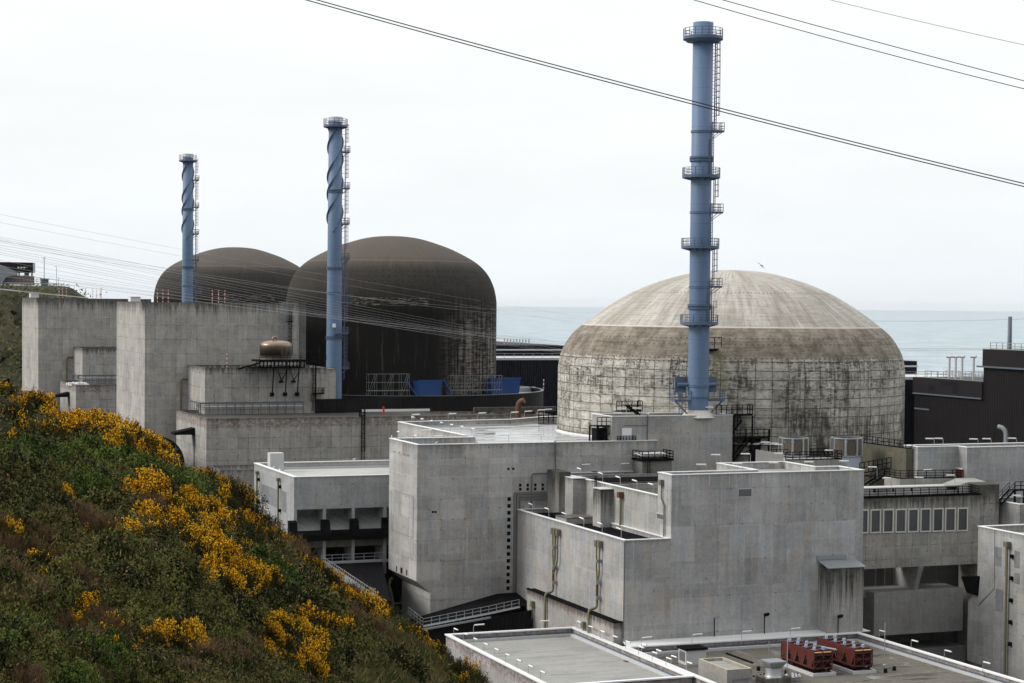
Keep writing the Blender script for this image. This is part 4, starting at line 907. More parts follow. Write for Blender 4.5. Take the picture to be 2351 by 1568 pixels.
m = MB(); n = len(wp); m.add([(*p, 26.5) for p in wp] + [(*p, 30.5) for p in wp] + [(*p, 30.5) for p in wq] + [(*p, 26.5) for p in wq], [f for k in range(n - 1) for f in ((k, k + 1, n + k + 1, n + k), (n + k, n + k + 1, 2 * n + k + 1, 2 * n + k), (2 * n + k, 2 * n + k + 1, 3 * n + k + 1, 3 * n + k))] + [(0, n, 2 * n, 3 * n)])
m.build('side_wall', M['clad'], ring)
# scaffolds and blue containers on the ring roof
def scaffold(lab, u0, u1, v, z0, z1, bays_, lifts, dv=1.6):
    m = MB()
    for j in (0, 1):
        for k in range(bays_ + 1): u = u0 + (u1 - u0) * k / bays_; m.bar((u, v + j * dv, z0), (u, v + j * dv, z1), .065)
        for l in range(1, lifts + 1): z = z0 + (z1 - z0) * l / lifts; m.bar((u0, v + j * dv, z), (u1, v + j * dv, z), .065)
        for k in range(0, bays_, 2): m.bar((u0 + (u1 - u0) * k / bays_, v + j * dv, z0), (u0 + (u1 - u0) * (k + 1) / bays_, v + j * dv, z1), .07)
    for k in range(bays_ + 1):
        for l in range(1, lifts + 1): u = u0 + (u1 - u0) * k / bays_; z = z0 + (z1 - z0) * l / lifts; m.bar((u, v, z), (u, v + dv, z), .07)
    m.box(u0, u1, v + .1, v + dv - .1, z0 + (z1 - z0) / lifts + .05, z0 + (z1 - z0) / lifts + .12)
    return m.single('scaffold', M['scaff'], lab, 'scaffold', (u0, v, z0))
q0, q1 = av(*c2(826, 1265), 399.), av(*c2(1110, 1265), 399.); scaffold('steel scaffold on the ring roof left of the blue containers', q0[0], q1[0], 399.0, 29.55, 35.2, 5, 3)
q0, q1 = av(*c2(1395, 1262), 402.5), av(*c2(1755, 1255), 402.5); scaffold('longer steel scaffold on the ring roof between the two blue containers', q0[0], q1[0], 402.5, 29.55, 34.6, 7, 3)
def container(lab, xl, xr, yt, braces, v):
    a = av(*c2(xl, yt), v); b = av(*c2(xr, yt), v); w_ = b[0] - a[0]
    t = thing('blue_container', lab, 'container', (a[0], v, 29.55))
    m = MB(); m.add([(a[0] + .5, v, 29.6), (b[0] - .3, v, 29.6), (b[0] - .3, v + 4.5, 29.6), (a[0] + .5, v + 4.5, 29.6), (a[0], v - .3, a[2]), (b[0], v - .3, a[2]), (b[0], v + 5, a[2]), (a[0], v + 5, a[2])], [(0, 1, 5, 4), (1, 2, 6, 5), (2, 3, 7, 6), (3, 0, 4, 7), (3, 2, 1, 0)]); m.build('hopper_body', M['cobalt'], t)
    m = MB(); m.box(a[0] - .1, b[0] + .1, v - .45, v - .1, a[2] - .05, a[2] + .25); m.build('rim', M['cobalt'], t)
    if braces:
        for sg, uu in ((-1, a[0]), (1, b[0])):
            m = MB(); s_ = -1 if sg < 0 else .2; m.bar((uu - 3.2 if sg < 0 else uu + .2, v - .6, a[2] + .4), (uu if sg < 0 else uu + 2.6, v - .6, 29.6), .7, .25); m.build('brace', M['cobalt'], t)
container('left blue hopper container with slanted braces on the ring roof', 1172, 1337, 1175, True, 401)
container('right blue hopper container behind the longer scaffold on the ring roof', 1672, 1882, 1160, False, 407)
m = MB(); q = az(*c2(1915, 1240), 29.8); m.box(q[0] - 2, q[0] + 3, q[1], q[1] + 2, 29.52, 30.6); m.single('roof_unit', M['galv'], 'grey ventilation unit at the right end of the ring roof', 'vent', (q[0], q[1], 29.52))
# copper tank on its black frame
tk = thing('copper_tank', 'round copper coloured tank with domed lid on black steel frame', 'tank', (96.3, 383.0, 39.0))
MB().lathe(96.3, 383.0, [(3.3, 39.0), (3.3, 39.9), (3.45, 39.9), (3.45, 42.0), (3.3, 42.35), (2.7, 42.7), (1.5, 42.95), (.01, 43.05)], 48).build('body', M['copper'], tk)
m = MB(); m.tube([(95.9 + .45 * math.cos(t), 382.6, 43.25 + .45 * math.sin(t)) for t in [math.pi * k / 8 for k in range(9)]] + [(95.45, 382.6, 43.0)], .24, 10); m.build('vent_elbow', M['copper'], tk)
m = MB()
for j in (0, 1):
    for k in range(3): m.bar((96.6 + k * 1.0, 379.4 + j, 39.0), (96.6 + k * 1.0, 379.4 + j, 41.8), .06)
    for l in range(6): m.bar((96.6, 379.4 + j, 39.2 + l * .5), (98.6, 379.4 + j, 39.2 + l * .5), .06)
m.single('scaffold', M['scaff'], 'small steel scaffold in front of the copper tank', 'scaffold', (97, 379.4, 39.0))
m = MB()
def pf(x, y, v): return av(*c15(x, y), v)
a = pf(90, 655, 381.); b = pf(760, 690, 381.)
m.box(a[0], b[0], 378.4, 385.5, 38.6, 38.98); m.box(a[0] - 1.2, b[0] - .5, 379.5, 385.5, 37.3, 37.5)
for k in range(14):
    u = a[0] + (b[0] - a[0]) * k / 13; m.bar((u, 378.5, 38.7), (u + .5, 379.6, 37.4), .16); m.bar((u, 380.5, 38.7), (u - .4, 380.5, 37.4), .14)
m.rail([(a[0], 378.5, 38.98), (b[0], 378.5, 38.98), (b[0] + 4, 378.5, 38.98)], 1.05, 1.4, .035)
for x in (362, 545, 714):
    u = pf(x, 800, 382.)[0]; m.bar((u, 383.6, 38.6), (u, 385., 31.8), .2); 
    q = pf(x, 1120, 385.); m.box(u - .36, u + .36, 384.8, 385.58, 31.2, 31.95)
for x in (455, 629):
    u = pf(x, 800, 384.)[0]
    for s_ in (-.85, .85): m.bar((u + s_, 384.0, 36.3), (u, 385.2, 34.5), .13)
    m.box(u - .38, u + .38, 384.9, 385.58, 34.05, 34.45)
m.bar((a[0] - 3.5, 383, 37.0), (a[0] + 1.2, 382, 38.4), .35)
m.single('tank_frame', M['black'], 'black steel trestle platform holding the copper tank', 'steel frame', (a[0], 380, 30.9))
m = MB(); u = pf(463, 100, 402)[0]
for j in (0, 1.3):
    for s_ in (-.75, 0, .75): m.bar((u + s_, 401. + j, 38.5), (u + s_, 401. + j, 51.2), .07)
    for l in range(13): m.bar((u - .75, 401. + j, 39.2 + l), (u + .75, 401. + j, 39.2 + l), .06)
for l in range(6): m.box(u - .75, u + .75, 401, 402.2, 40.2 + l * 2, 40.28 + l * 2); m.bar((u - .75, 401.0, 38.4 + l * 2), (u + .75, 401.0, 40.2 + l * 2), .06)
m.single('scaffold_tower', M['scaff'], 'tall narrow steel scaffold tower against the big old block above the copper tank', 'scaffold', (u, 401, 38.5))
m = MB(); m.ladder(u + 1.9, 403.5, 38.6, 49, (0, -1), .5, True, .4, .05); m.box(u + .9, u + 2.3, 402.4, 403.5, 46.6, 46.72); m.rail([(u + .9, 402.4, 46.72), (u + 2.3, 402.4, 46.72)], 1.2, .7, .04)
m.build('caged_ladder', M['black'], big)
m = MB(); u = pf(900, 800, 385)[0]; m.ladder(u, 385.4, 28, 38.4, (0, -1), .6, True, .4, .055); m.box(u - .6, u + 1.9, 384.2, 385.5, 31.6, 31.75); m.rail([(u - .6, 384.2, 31.75), (u + 1.9, 384.2, 31.75), (u + 1.9, 385.5, 31.75)], 1.1, .7, .045); m.build('caged_ladder', M['black'], annex)
m = MB(); u = pf(885, 1150, 384.5)[0]; m.tube([(u, 385.1, 31.5), (u, 385.1, 30.1)], .34, 12); m.build('brown_drum', M['mesh'], annex)
# red and white marker rods on the block roofs
rods = MB
def rod(lab, u, v, z, hgt, group=None):
    m = MB(); m.bar((u, v, z), (u, v, z + hgt), .13); return m.single('marker_rod', M['banded'], lab, 'marker rod', (u, v, z), group)
ORD = ['first', 'second', 'third', 'fourth', 'fifth', 'sixth', 'seventh', 'eighth', 'ninth', 'tenth', 'eleventh', 'twelfth', 'thirteenth', 'fourteenth']
for k, x in enumerate((1234, 1277, 1319, 1664, 1713, 1763)):
    a = av(*c1(x, 605), 404.0); rod(f'red and white rod on the nearer big block roof, {ORD[k]} of six from the left', a[0], 404.0, 50.75, 2.7, 'rods on the nearer big block')
for k, x in enumerate((928, 981, 1041)):
    a = av(*c16(x, 755), 551.6); rod(f'red and white rod on the farthest left block roof, {ORD[k]} of three from the left', a[0], 551.6, 51.55, 2.95, 'rods on the farthest block')
for lab, (x, y, D, h_) in (('red and white rod on the roof of the annex below the copper tank', (*c1(1779, 1115), 390, 2.85)), ('red and white rod on the half hidden annex roof, far left', (*c16(1609, 1530), 545, 2.9)), ('red and white rod at the right end of the ring roof', (*c2(2046, 1225), 405, 1.95))):
    q = ad(x, y, D); rod(lab, q[0], q[1], q[2], h_)
for k, (x, tt) in enumerate(((272, 'far'), (1063, 'near'))):
    V_ = 552 if tt == 'far' else 404.6; a = av(*c1(x, 570 if k == 0 else 600), V_); z_ = 51.6 if k == 0 else 50.8
    m = MB(); s_ = .62 if k == 0 else .56; m.box(a[0] - 1.9 * s_, a[0] + 1.9 * s_, V_, V_ + 3, z_, z_ + 1.9 * s_); m.add([(a[0] - 2.1 * s_, V_ - .3, z_ + 1.95 * s_), (a[0] + 2.1 * s_, V_ - .3, z_ + 1.8 * s_), (a[0] + 2.1 * s_, V_ + 3.2, z_ + 1.85 * s_), (a[0] - 2.1 * s_, V_ + 3.2, z_ + 2.1 * s_)], [(0, 1, 2, 3)])
    m.single('roof_hut', M['white'], 'small white hut on the roof of the ' + ('farthest left' if k == 0 else 'nearer') + ' big block', 'hut', (a[0], V_, z_))
m = MB(); 
for k in range(9):
    q = az(*c1(550 + k * 16, 1243 + (k % 3) * 3), 28.); m.box(q[0] - .8, q[0] + .7, q[1], q[1] + 2, 27.52, 28.1 + .25 * (k % 2))
m.single('white_sacks', M['white'], 'pile of white sacks on the old block roof far left', 'sacks', (75, 520, 27.5))

# ------------------------------------------------------------------ blue stacks
def ringdeck(t, u, v, z, r0, r1, hgt=1.25, n=16, name='platform'):
    m = MB(); m.lathe(u, v, [(r0, z - .12), (r1, z - .12), (r1, z), (r0, z), (r0, z - .12)], 32, False); m.lathe(u, v, [(r1, z - .28), (r1 + .05, z - .28), (r1 + .05, z + .16), (r1, z + .16), (r1, z - .28)], 32, False)
    for k in range(8): t_ = 2 * math.pi * k / 8; m.bar((u + r0 * math.cos(t_), v + r0 * math.sin(t_), z - .55), (u + r1 * math.cos(t_), v + r1 * math.sin(t_), z - .2), .12, .2)
    m.build(name, M['blue2'], t)
    m = MB(); pts = [(u + r1 * math.cos(2 * math.pi * k / n), v + r1 * math.sin(2 * math.pi * k / n), z) for k in range(n)]; m.rail(pts, hgt, 1.3, .035, (1., .66, .33), False, True); m.build('railing', M['blue2'], t)
def flange(t, u, v, z, r, h=.3, teeth=0, d=.14):
    m = MB(); m.lathe(u, v, [(r, z), (r + d, z), (r + d, z + h * .3), (r + d * .3, z + h * .35), (r + d * .3, z + h * .65), (r + d, z + h * .7), (r + d, z + h), (r, z + h)], 40, False)
    for k in range(teeth): t_ = 2 * math.pi * k / teeth; m.bar((u + (r + d * .7) * math.cos(t_), v + (r + d * .7) * math.sin(t_), z - .1), (u + (r + d * .7) * math.cos(t_), v + (r + d * .7) * math.sin(t_), z + h + .1), .1)
    m.build('flange', M['blue2'] if teeth else M['blue'], t)
def sidedeck(t, u, v, z, r, wdt=1.6, hgt=1.3, u0=.2):
    m = MB(); a = u + r * .75; m.box(a, a + wdt + .6, v - 1.0, v + .7, z - .14, z); m.bar((a + wdt + .4, v - .9, z - .1), (u + r * .9, v - .5, z - 1.3), .08); m.bar((a + wdt + .4, v + .6, z - .1), (u + r * .9, v + .3, z - 1.3), .08)
    m.rail([(a, v - 1., z), (a + wdt + .6, v - 1., z), (a + wdt + .6, v + .7, z), (a + .4, v + .7, z)], hgt, .8, .035, (1., .6, .3)); m.build('side_platform', M['blue2'], t)
su, sv = 129.0, 253.3
big_ = thing('tall_stack', 'tallest blue ventilation stack, plain shaft with round railed platforms, in front of the white dome', 'stack', (su, sv, 34.4))
Z3 = lambda y: 34.8 + (948 - y) / 891 * 58.7
MB().lathe(su, sv, [(1.56, 34.5), (1.56, 62), (1.53, 93.55), (1.42, 93.55), (1.42, 90)], 48).build('shaft', M['blue'], big_)
MB().lathe(su, sv, [(2.7, 34.25), (1.62, 35.35), (1.56, 35.35)], 16, False).build('base_cone', plain('pale_base', (.5, .47, .43), .8), big_)
for y in (405, 566, 740): ringdeck(big_, su, sv, Z3(y), 1.5, 2.82)
ringdeck(big_, su, sv, Z3(91), 1.5, 2.95, 1.35, 18, 'crown_platform')
m = MB(); m.lathe(su, sv, [(1.53, Z3(102)), (2.5, Z3(100)), (2.95, Z3(92)), (1.53, Z3(92))], 36, False); m.build('crown_skirt', M['blue2'], big_)
for y in (306, 490, 660, 886, 912): flange(big_, su, sv, Z3(y), 1.56, .3, 0, .12)
for y in (371, 708): flange(big_, su, sv, Z3(y), 1.56, .62, 40, .22)
for y in (302, 487, 657): sidedeck(big_, su, sv, Z3(y), 1.56, 1.5)
m = MB()
for ya, yb in ((298, 100), (484, 412), (655, 570), (738, 700)): m.ladder(su + 1.56, sv - .1, Z3(ya), Z3(yb), (1, 0), .5, True, .45, .045, .65)
for k in range(26):
    z_ = Z3(300) + (Z3(100) - Z3(300)) * k / 25; m.bar((su + 1.5, sv - .1, z_), (su + 2.0, sv - .1, z_), .06)
m.bar((su + 2.0, sv - .1, Z3(300)), (su + 2.0, sv - .1, Z3(100)), .09)
ca, sa = math.cos(R(-52)), math.sin(R(-52))
for ya, yb in ((403, 282), (564, 468), (738, 640)): m.ladder(su + 1.56 * ca, sv + 1.56 * sa, Z3(ya), Z3(yb), (ca, sa), .5, False, .45, .045, .3)
m.build('ladder', M['blue2'], big_)
m = MB()
ca, sa = math.cos(R(-66)), math.sin(R(-66))
for ya, yb in ((403, 322), (738, 672)): m.bar((su + 1.56 * ca, sv + 1.56 * sa, Z3(ya)), (su + 1.56 * ca, sv + 1.56 * sa, Z3(yb)), .3, .3)
m.build('duct', M['blue2'], big_)
zc = Z3(882)
for sg in (-1, 1):
    m = MB()
    m.box(su + sg * 2.6 - .9, su + sg * 2.6 + .9, sv + .8, sv + 1.0, zc - 1.2, zc + 1.2)
    m.tube([(su + sg * 1.4, sv + .2, zc), (su + sg * 3.2, sv + .6, zc)], .33, 10)
    m.box(su + min(sg * 1.5, sg * 4.2), su + max(sg * 1.5, sg * 4.2), sv - .6, sv + .8, zc - 2.5, zc - 2.2); m.bar((su + sg * 4.0, sv - .3, zc - 2.4), (su + sg * 1.5, sv - .3, zc - 4.8), .2)
    m.rail([(su + sg * 1.5, sv - .6, zc - 2.2), (su + sg * 4.2, sv - .6, zc - 2.2), (su + sg * 4.2, sv + .8, zc - 2.2)], 1.3, .9, .035, (1., .66, .33), False)
    if sg < 0: m.ladder(su - 3.4, sv - .7, 34.6, zc - .9, (0, -1), .5, False, .45, .05)
    m.build('clamp_bracket', M['blue2'], big_)

mu, mv = 111.2, 391.3
mid_ = thing('strake_stack', 'middle blue ventilation stack with spiral strakes, in front of the nearer dark dome', 'stack', (mu, mv, 31.2))
Z2 = lambda y: 31.2 + (905 - y) / 629 * 59.2
r2 = 1.56
MB().lathe(mu, mv, [(1.72, 27.), (1.66, 45), (r2, 62), (1.46, 89.9), (1.36, 89.9), (1.36, 86)], 40).build('shaft', M['blue'], mid_)
m = MB(); MB_ = m
m.lathe(mu, mv, [(1.5, 90.0), (1.62, 90.0), (1.62, 90.9), (1.5, 90.9)], 32, False); m.build('rim', M['white'], mid_)
ringdeck(mid_, mu, mv, Z2(291), 1.45, 2.55, 1.5, 16, 'crown_platform')
m = MB()
for j in range(3):
    ph = 2 * math.pi * j / 3 + 2.1; N = 90; pv = []
    z0_, z1_ = Z2(519 + (14 if j == 1 else 0)), Z2(293); 
    for k in range(N + 1):
        z = z0_ + (z1_ - z0_) * k / N; t_ = ph + 2 * math.pi * (z - z0_) / 15.0; rr = 1.62 - .16 * (z - 45) / 45
        c__, s__ = math.cos(t_), math.sin(t_)
        pv += [(mu + (rr - .1) * c__, mv + (rr - .1) * s__, z - .05), (mu + (rr + .33) * c__, mv + (rr + .33) * s__, z - .05), (mu + (rr + .33) * c__, mv + (rr + .33) * s__, z + .05), (mu + (rr - .1) * c__, mv + (rr - .1) * s__, z + .05)]
    fs_ = [(4 * k + i, 4 * k + (i + 1) % 4, 4 * k + 4 + (i + 1) % 4, 4 * k + 4 + i) for k in range(N) for i in range(4)]
    m = MB(); m.add(pv, fs_ + [(3, 2, 1, 0)]); m.build('spiral_strake', M['blue2'], mid_)
for y in (440, 617, 776): flange(mid_, mu, mv, Z2(y) - .2, 1.62 - .16 * (Z2(y) - 45) / 45, .55, 36, .16)
flange(mid_, mu, mv, Z2(674), 1.6, .4, 0, .22)
for y in (350, 433, 514, 595, 764): sidedeck(mid_, mu, mv, Z2(y), 1.5, 1.3, 1.3)
sidedeck(mid_, mu, mv, Z2(694), 1.5, 2.2, 1.8); sidedeck(mid_, mu, mv, Z2(845), 1.6, 1.4, 1.3)
m = MB()
for ya, yb in ((350, 295), (431, 352), (512, 435), (593, 516), (692, 598), (762, 696), (870, 768)): m.ladder(mu + 1.5, mv - .1, Z2(ya), Z2(yb), (1, 0), .55, True, .45, .045, .75)
for k in range(40): z_ = Z2(870) + (Z2(295) - Z2(870)) * k / 39; m.bar((mu + 1.4, mv - .1, z_), (mu + 2.2, mv - .1, z_), .07)
m.build('ladder', M['blue2'], mid_)
m = MB(); z_ = Z2(765); q = (mu - .3, mv - 1.75)
m.box(mu - .8, mu - .2, mv - 2.0, mv - 1.6, z_ + 1.3, z_ + 2.1); m.build('floodlight', M['lampw'], mid_)
m = MB(); m.box(mu - .6, mu + 2.2, mv - 2.7, mv - 1.4, z_ - .14, z_); m.rail([(mu - .6, mv - 2.7, z_), (mu + 2.2, mv - 2.7, z_)], 1.2, .9, .04); m.build('front_platform', M['blue2'], mid_)
dup(mid_, (109.0, 537.8, 33.6), 'leftmost and most distant blue stack with spiral strakes, before the far dark dome')

# ------------------------------------------------------------------ right hand side
V7 = 222.0
def p7(x, y, v=V7): return av(*c8(x, y), v)
zt7, zb7 = p7(700, 433)[2], p7(600, 858)[2]; u7r = p7(945, 500)[0]
bw = thing('window_block', 'stained block with a row of tall dark windows, right of the front block', 'building', (134.2, V7, 0))
m = MB(); m.box(134.2, u7r, V7, 227, zb7, zt7); m.box(u7r - .0, u7r + 3.4, V7 + .4, 227, 0, zt7 + 1.4); m.build('wall', M['stained'], bw)
MB().add([(134.2, V7, zt7 + .004), (u7r, V7, zt7 + .004), (u7r, 227, zt7 + .004), (134.2, 227, zt7 + .004)], [(0, 1, 2, 3)]).build('roof', M['greyroof'], bw)
wx = [(278, 331), (355, 409), (431, 485), (507, 560), (582, 635), (657, 711), (732, 786), (807, 860)]
wx = [(203, 256)] + wx
for a, b in wx:
    pa, pb = p7(a + 2, 520 - (a - 278) * .02), p7(b - 2, 648 - (a - 278) * .022)
    g_ = MB().box(pa[0], pb[0], V7 - .02, V7 + .05, pb[2], pa[2]).build('window', M['glass'], bw); m = MB(); d = .16
    for q in ((pa[0] - d, pa[0], pb[2] - d, pa[2] + d), (pb[0], pb[0] + d, pb[2] - d, pa[2] + d), (pa[0], pb[0], pa[2], pa[2] + d), (pa[0], pb[0], pb[2] - d, pb[2])): m.box(q[0], q[1], V7 - .16, V7 + .03, q[2], q[3])
    m.build('frame', plain('pale_frame', (.6, .59, .55), .7) if 'pale_frame' not in bpy.data.materials else bpy.data.materials['pale_frame'], g_)
m = MB(); m.box(134.2, u7r + .1, V7 - .05, V7 + .25, zt7 + .01, zt7 + .2); m.rail([(134.2, V7 + .05, zt7 + .2), (u7r - .3, V7 + .05, zt7 + .2), (u7r - .3, V7 + 3.2, zt7 + .2)], 1.1, 1.35, .04, (1., .68, .36)); m.build('railing', M['black'], bw)
# recess below: back wall, glazing, slanted pillar, hanging block
VR = 228.5
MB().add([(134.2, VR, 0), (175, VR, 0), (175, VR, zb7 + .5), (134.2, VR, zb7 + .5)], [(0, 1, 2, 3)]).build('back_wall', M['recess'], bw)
gl = MB().box(134.3, p7(465, 900, VR)[0], VR - .2, VR - .05, p7(400, 985, VR)[2], zb7).build('glazed_strip', M['glass'], bw)
m = MB()
for x in (303, 358, 412): u = p7(x, 900, VR)[0]; m.box(u - .07, u + .07, VR - .26, VR - .2, p7(400, 985, VR)[2], zb7)
m.build('mullion', M['ochre'], gl)
a0, a1 = p7(573, 860), p7(600, 860); b0, b1 = p7(537, 998, V7 + 1.5), p7(563, 998, V7 + 1.5)
m = MB(); m.add([(a0[0], V7, zb7), (a1[0], V7, zb7), (b1[0], V7 + 1.5, b1[2]), (b0[0], V7 + 1.5, b0[2]), (a0[0], VR, zb7), (a1[0], VR, zb7), (b1[0], VR, b1[2]), (b0[0], VR, b0[2])], [(3, 2, 1, 0), (1, 5, 6, 2), (0, 3, 7, 4)]); m.build('slanted_pillar', M['right'], bw)
h0, h1 = p7(300, 1005, V7 + .6), p7(835, 1248, V7 + .6); h1t = p7(835, 990, V7 + .6)
MB().box(h0[0], h1[0], V7 + .6, VR - .05, h1[2], h1t[2]).build('hanging_block', concrete('hanging_concrete', (.3, .295, .285), 4.5, 5, .1, .07, .3, None), bw)
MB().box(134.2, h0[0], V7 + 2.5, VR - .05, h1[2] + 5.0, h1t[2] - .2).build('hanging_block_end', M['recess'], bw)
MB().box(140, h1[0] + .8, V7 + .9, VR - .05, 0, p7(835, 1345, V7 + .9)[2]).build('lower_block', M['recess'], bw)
m = MB(); u = p7(848, 900, VR - .6)[0]; m.tube([(u, VR - .6, zb7), (u, VR - .6, 0)], .25, 8); m.build('drain_pipe', M['olive'], bw)
m = MB(); u = p7(493, 1320, 216)[0]; m.tube([(136.6 + 3, 214.2, 2), (136.6 + 3, 214.2, 6.6)], .09, 6); m.build('lamp_post_pole', M['black'], bw)
# corridor with openings behind the railing and hipped end, stair and terrace behind
cor = thing('roof_corridor', 'low pale roof corridor with dark openings and hipped end behind the black railing', 'building', (134.3, 225, zt7))
z0c = zt7; q0, q1 = av(*c14(500, 860), 225.), av(*c14(2040, 830), 225.); z1c = q1[2]
MB().box(134.25, q1[0] + .1, 225., 226.9, z0c + .01, z1c).build('wall', M['right'], cor)
MB().box(134.25, q1[0] + .2, 224.8, 226.99, z1c + .003, z1c + .15).build('roof', M['grayc'], cor)
for a, b in ((610, 648), (655, 785), (800, 905), (935, 962), (1250, 1275), (1870, 1898), (1905, 2035)):
    p0, p1 = av(*c14(a, 870), 225.), av(*c14(b, 955), 225.); MB().box(p0[0], p1[0], 224.96, 225.05, z0c + .5, z1c - .1).build('opening', M['hole'] if a not in (655, 800) else M['recess'], cor)
h_ = av(*c14(2130, 760), 225.)[2]; uu = q1[0]
MB().add([(uu - 2.2, 224.6, z1c + .16), (uu + .1, 224.6, z1c + .16), (uu + 1.6, 224.6, h_), (uu + 4.6, 224.6, h_), (uu + 6.6, 224.6, z1c + .2), (uu + 6.6, 224.6, z0c + .01), (uu + .15, 224.6, z0c + .01), (uu - 2.2 + 1.5, 227.5, z1c + .16), (uu + 1.6, 227.5, h_ + .3), (uu + 4.6, 227.5, h_ + .3), (uu + 6.6, 227.5, z1c + .2)],
         [(1, 6, 5, 4, 3, 2), (0, 1, 2, 8, 7), (2, 3, 9, 8), (3, 4, 10, 9)]).build('hipped_end', M['right'], cor)
zT = av(*c14(1100, 700), 229.5)[2]
ter = thing('roof_terrace', 'stained roof terrace with black railing at the right foot of the white dome', 'terrace', (136, 229.5, zT))
tp_ = [az(*c14(x, y), zT) for x, y in ((800, 665), (1070, 705), (2110, 690), (1290, 560), (820, 575))]
tp_ = [(q[0], q[1]) for q in tp_]
m = MB(); m.prism(tp_, 20., zT); m.build('wall', M['stained'], ter)
MB().add([(*p, zT + .005) for p in tp_], [tuple(range(5))]).build('roof', M['stainroof'], ter)
m = MB(); m.rail([(*tp_[4], zT), (*tp_[0], zT), (*tp_[1], zT), (*tp_[2], zT)], 1.15, 1.3, .04, (1., .68, .36)); m.build('railing', M['black'], ter)
a, b = tp_[3], tp_[2]
MB().bar((a[0] + .2, a[1] + .3, zT + .6), (b[0] + .6, b[1] + .3, zT + .6), .3, 1.1).build('parapet', M['brown'], ter); MB().bar((a[0] + .2, a[1] + .3, zT + 1.25), (b[0] + .6, b[1] + .3, zT + 1.25), .55, .16).build('coping', M['white'], ter)
m = MB(); s0 = av(*c14(520, 815), 229.); s1 = av(*c14(760, 660), 229.); m.stairs((s0[0], 228.6, s0[2]), (s1[0], 228.6, s1[2]), 1.3, (0, 1)); m.box(s0[0] - .5, s1[0], 228.4, 230.4, s1[2] + .02, s1[2] + .15)
m.rail([(s0[0] - .4, 230.6, s1[2] + .2), (s1[0] + 2.5, 230.6, s1[2] + .9)], 1.6, .8, .05); m.single('black_stairs', M['black'], 'black steel stairs at the left end of the roof terrace, beside the dome foot', 'stairs', (s0[0], 228.6, s0[2]))
# pale blocks to the right of the dome
block('pale_wall_block', 'pale smooth concrete block with kinked front, before the dark ribbed hall on the right', [(152.6, 229.9), (159.4, 229.9), (159.4, 227.6), (182, 227.6), (182, 233.5), (152.6, 233.5)], 31., M['nine'], 30.4, .35, M['white'], M['greyroof'], 0)
zS = av(*c4(440, 1165), 229.9)[2]
sdb = thing('shaded_block', 'brown streaked low block with railed roof between white dome and pale kinked block', 'building', (147.6, 231, 0))
q = av(*c4(440, 1165), 231.); MB().box(q[0], 152.55, 231, 243, 18, q[2]).build('wall', M['mossy'], sdb)
m = MB(); m.rail([(q[0], 231.1, q[2]), (152.4, 231.1, q[2])], 1.1, 1.1, .04, (1., .6, .3)); m.rail([(q[0], 231.1, q[2]), (q[0], 243, q[2])], 1.1, 1.5, .04); m.build('railing', M['black'], sdb)
q = av(*c4(436, 1180), 240.); m = MB(); m.box(141.8, 156, 262.5, 263.2, 30., 31.2); m.box(141.8, 160, 255, 263, 22, 22.2); m.single('far_roof_wall', M['white'], 'white strip of roof wall seen through the gap right of the dome foot', 'wall', (141.8, 255, 22))
# right edge block with olive pipe
U8 = 150.8; V8 = 212.4
b8 = block('pipe_block', 'concrete block at the right picture edge with tall olive pipe on its patched left wall', [(U8, 178), (175, 178), (175, V8), (U8, V8)], 21.6, M['right'], 20.7, .4, M['white'], M['greyroof'], 12.6)
z8 = 12.6
def au8(x, y): return au(*c13(x, y), U8)
zz0 = au8(530, 1500)
m = MB(); m.quad((U8, 178, 3), (U8, V8 + 2.0, 3), (U8, V8 + 2.0, 11.2), (U8, V8, z8), (U8, 178, z8)); m.quad((U8, V8 + 2, 3), (175, V8 + 2, 3), (175, V8 + 2, 11.2), (U8, V8 + 2, 11.2)); m.quad((U8, V8, z8), (U8, V8 + 2, 11.2), (175, V8 + 2, 11.2), (175, V8, z8))
m.quad((U8, 178, 0), (U8, V8 - 1.5, 0), (U8, V8 - 1.5, 3), (U8, 178, 3)); m.build('lower_wall', M['right'], b8)
a = au8(885, 835); m = MB(); m.tube([(U8 - .4, a[1], a[2] - .6), (U8 - .4, a[1], 0)], .17, 10); o_ = m.build('drain_pipe', M['olive'], b8); MB().box(U8 - .75, U8 - .004, a[1] - .38, a[1] + .38, a[2] - .6, a[2] + .1).build('hopper', M['olivebox'], o_)
m = MB()
for k in range(5): m.box(U8 - .35, U8 - .004, a[1] - .95, a[1] - .5, a[2] - 2.0 - 2.9 * k, a[2] - 1.5 - 2.9 * k)
m.build('clamp', M['black'], o_)
for x0, x1, y0, y1 in ((735, 800, 860, 1090), (838, 862, 870, 1200), (935, 990, 905, 1110), (935, 990, 1135, 1275), (740, 815, 1300, 1568)):
    p0, p1 = au8(x0, y0), au8(x1, y1); MB().box(U8 - .006, U8 + .05, p1[1], p0[1], p1[2], p0[2] - .2).build('dark_patch', gpc, b8)
a = au8(590, 1190); b = au8(550, 1410)
MB().add([(U8 - .02, a[1] + .3, a[2]), (U8 - 1.6, a[1] + 2.4, a[2] - .3), (U8 - 1.2, a[1] + 1.6, a[2] - 2.4), (U8 - .02, a[1] + .6, b[2] + .2), (U8 - .02, a[1] + 2.8, a[2] - .2)], [(0, 1, 2, 3), (1, 4, 3, 2), (0, 4, 1)]).build('black_scupper', M['black'], b8)
m = MB(); a = au8(730, 700); b = au8(728, 1310); e = au8(560, 1490); m.bar((U8 - .02, a[1], a[2]), (U8 - .02, b[1], b[2]), .05, .1); m.bar((U8 - .02, b[1], b[2]), (U8 - .02, e[1], e[2]), .08, .14); m.build('seam', M['recess'], b8)
mid_r = block('far_right_wall', 'plain grey concrete wall block behind the right edge block, below black stairs', [(162, 218.5), (190, 218.5), (190, 227.5), (162, 227.5)], av(*c13(860, 445), 218.5)[2], M['right'], None, .35, M['white'], M['darkroof'])
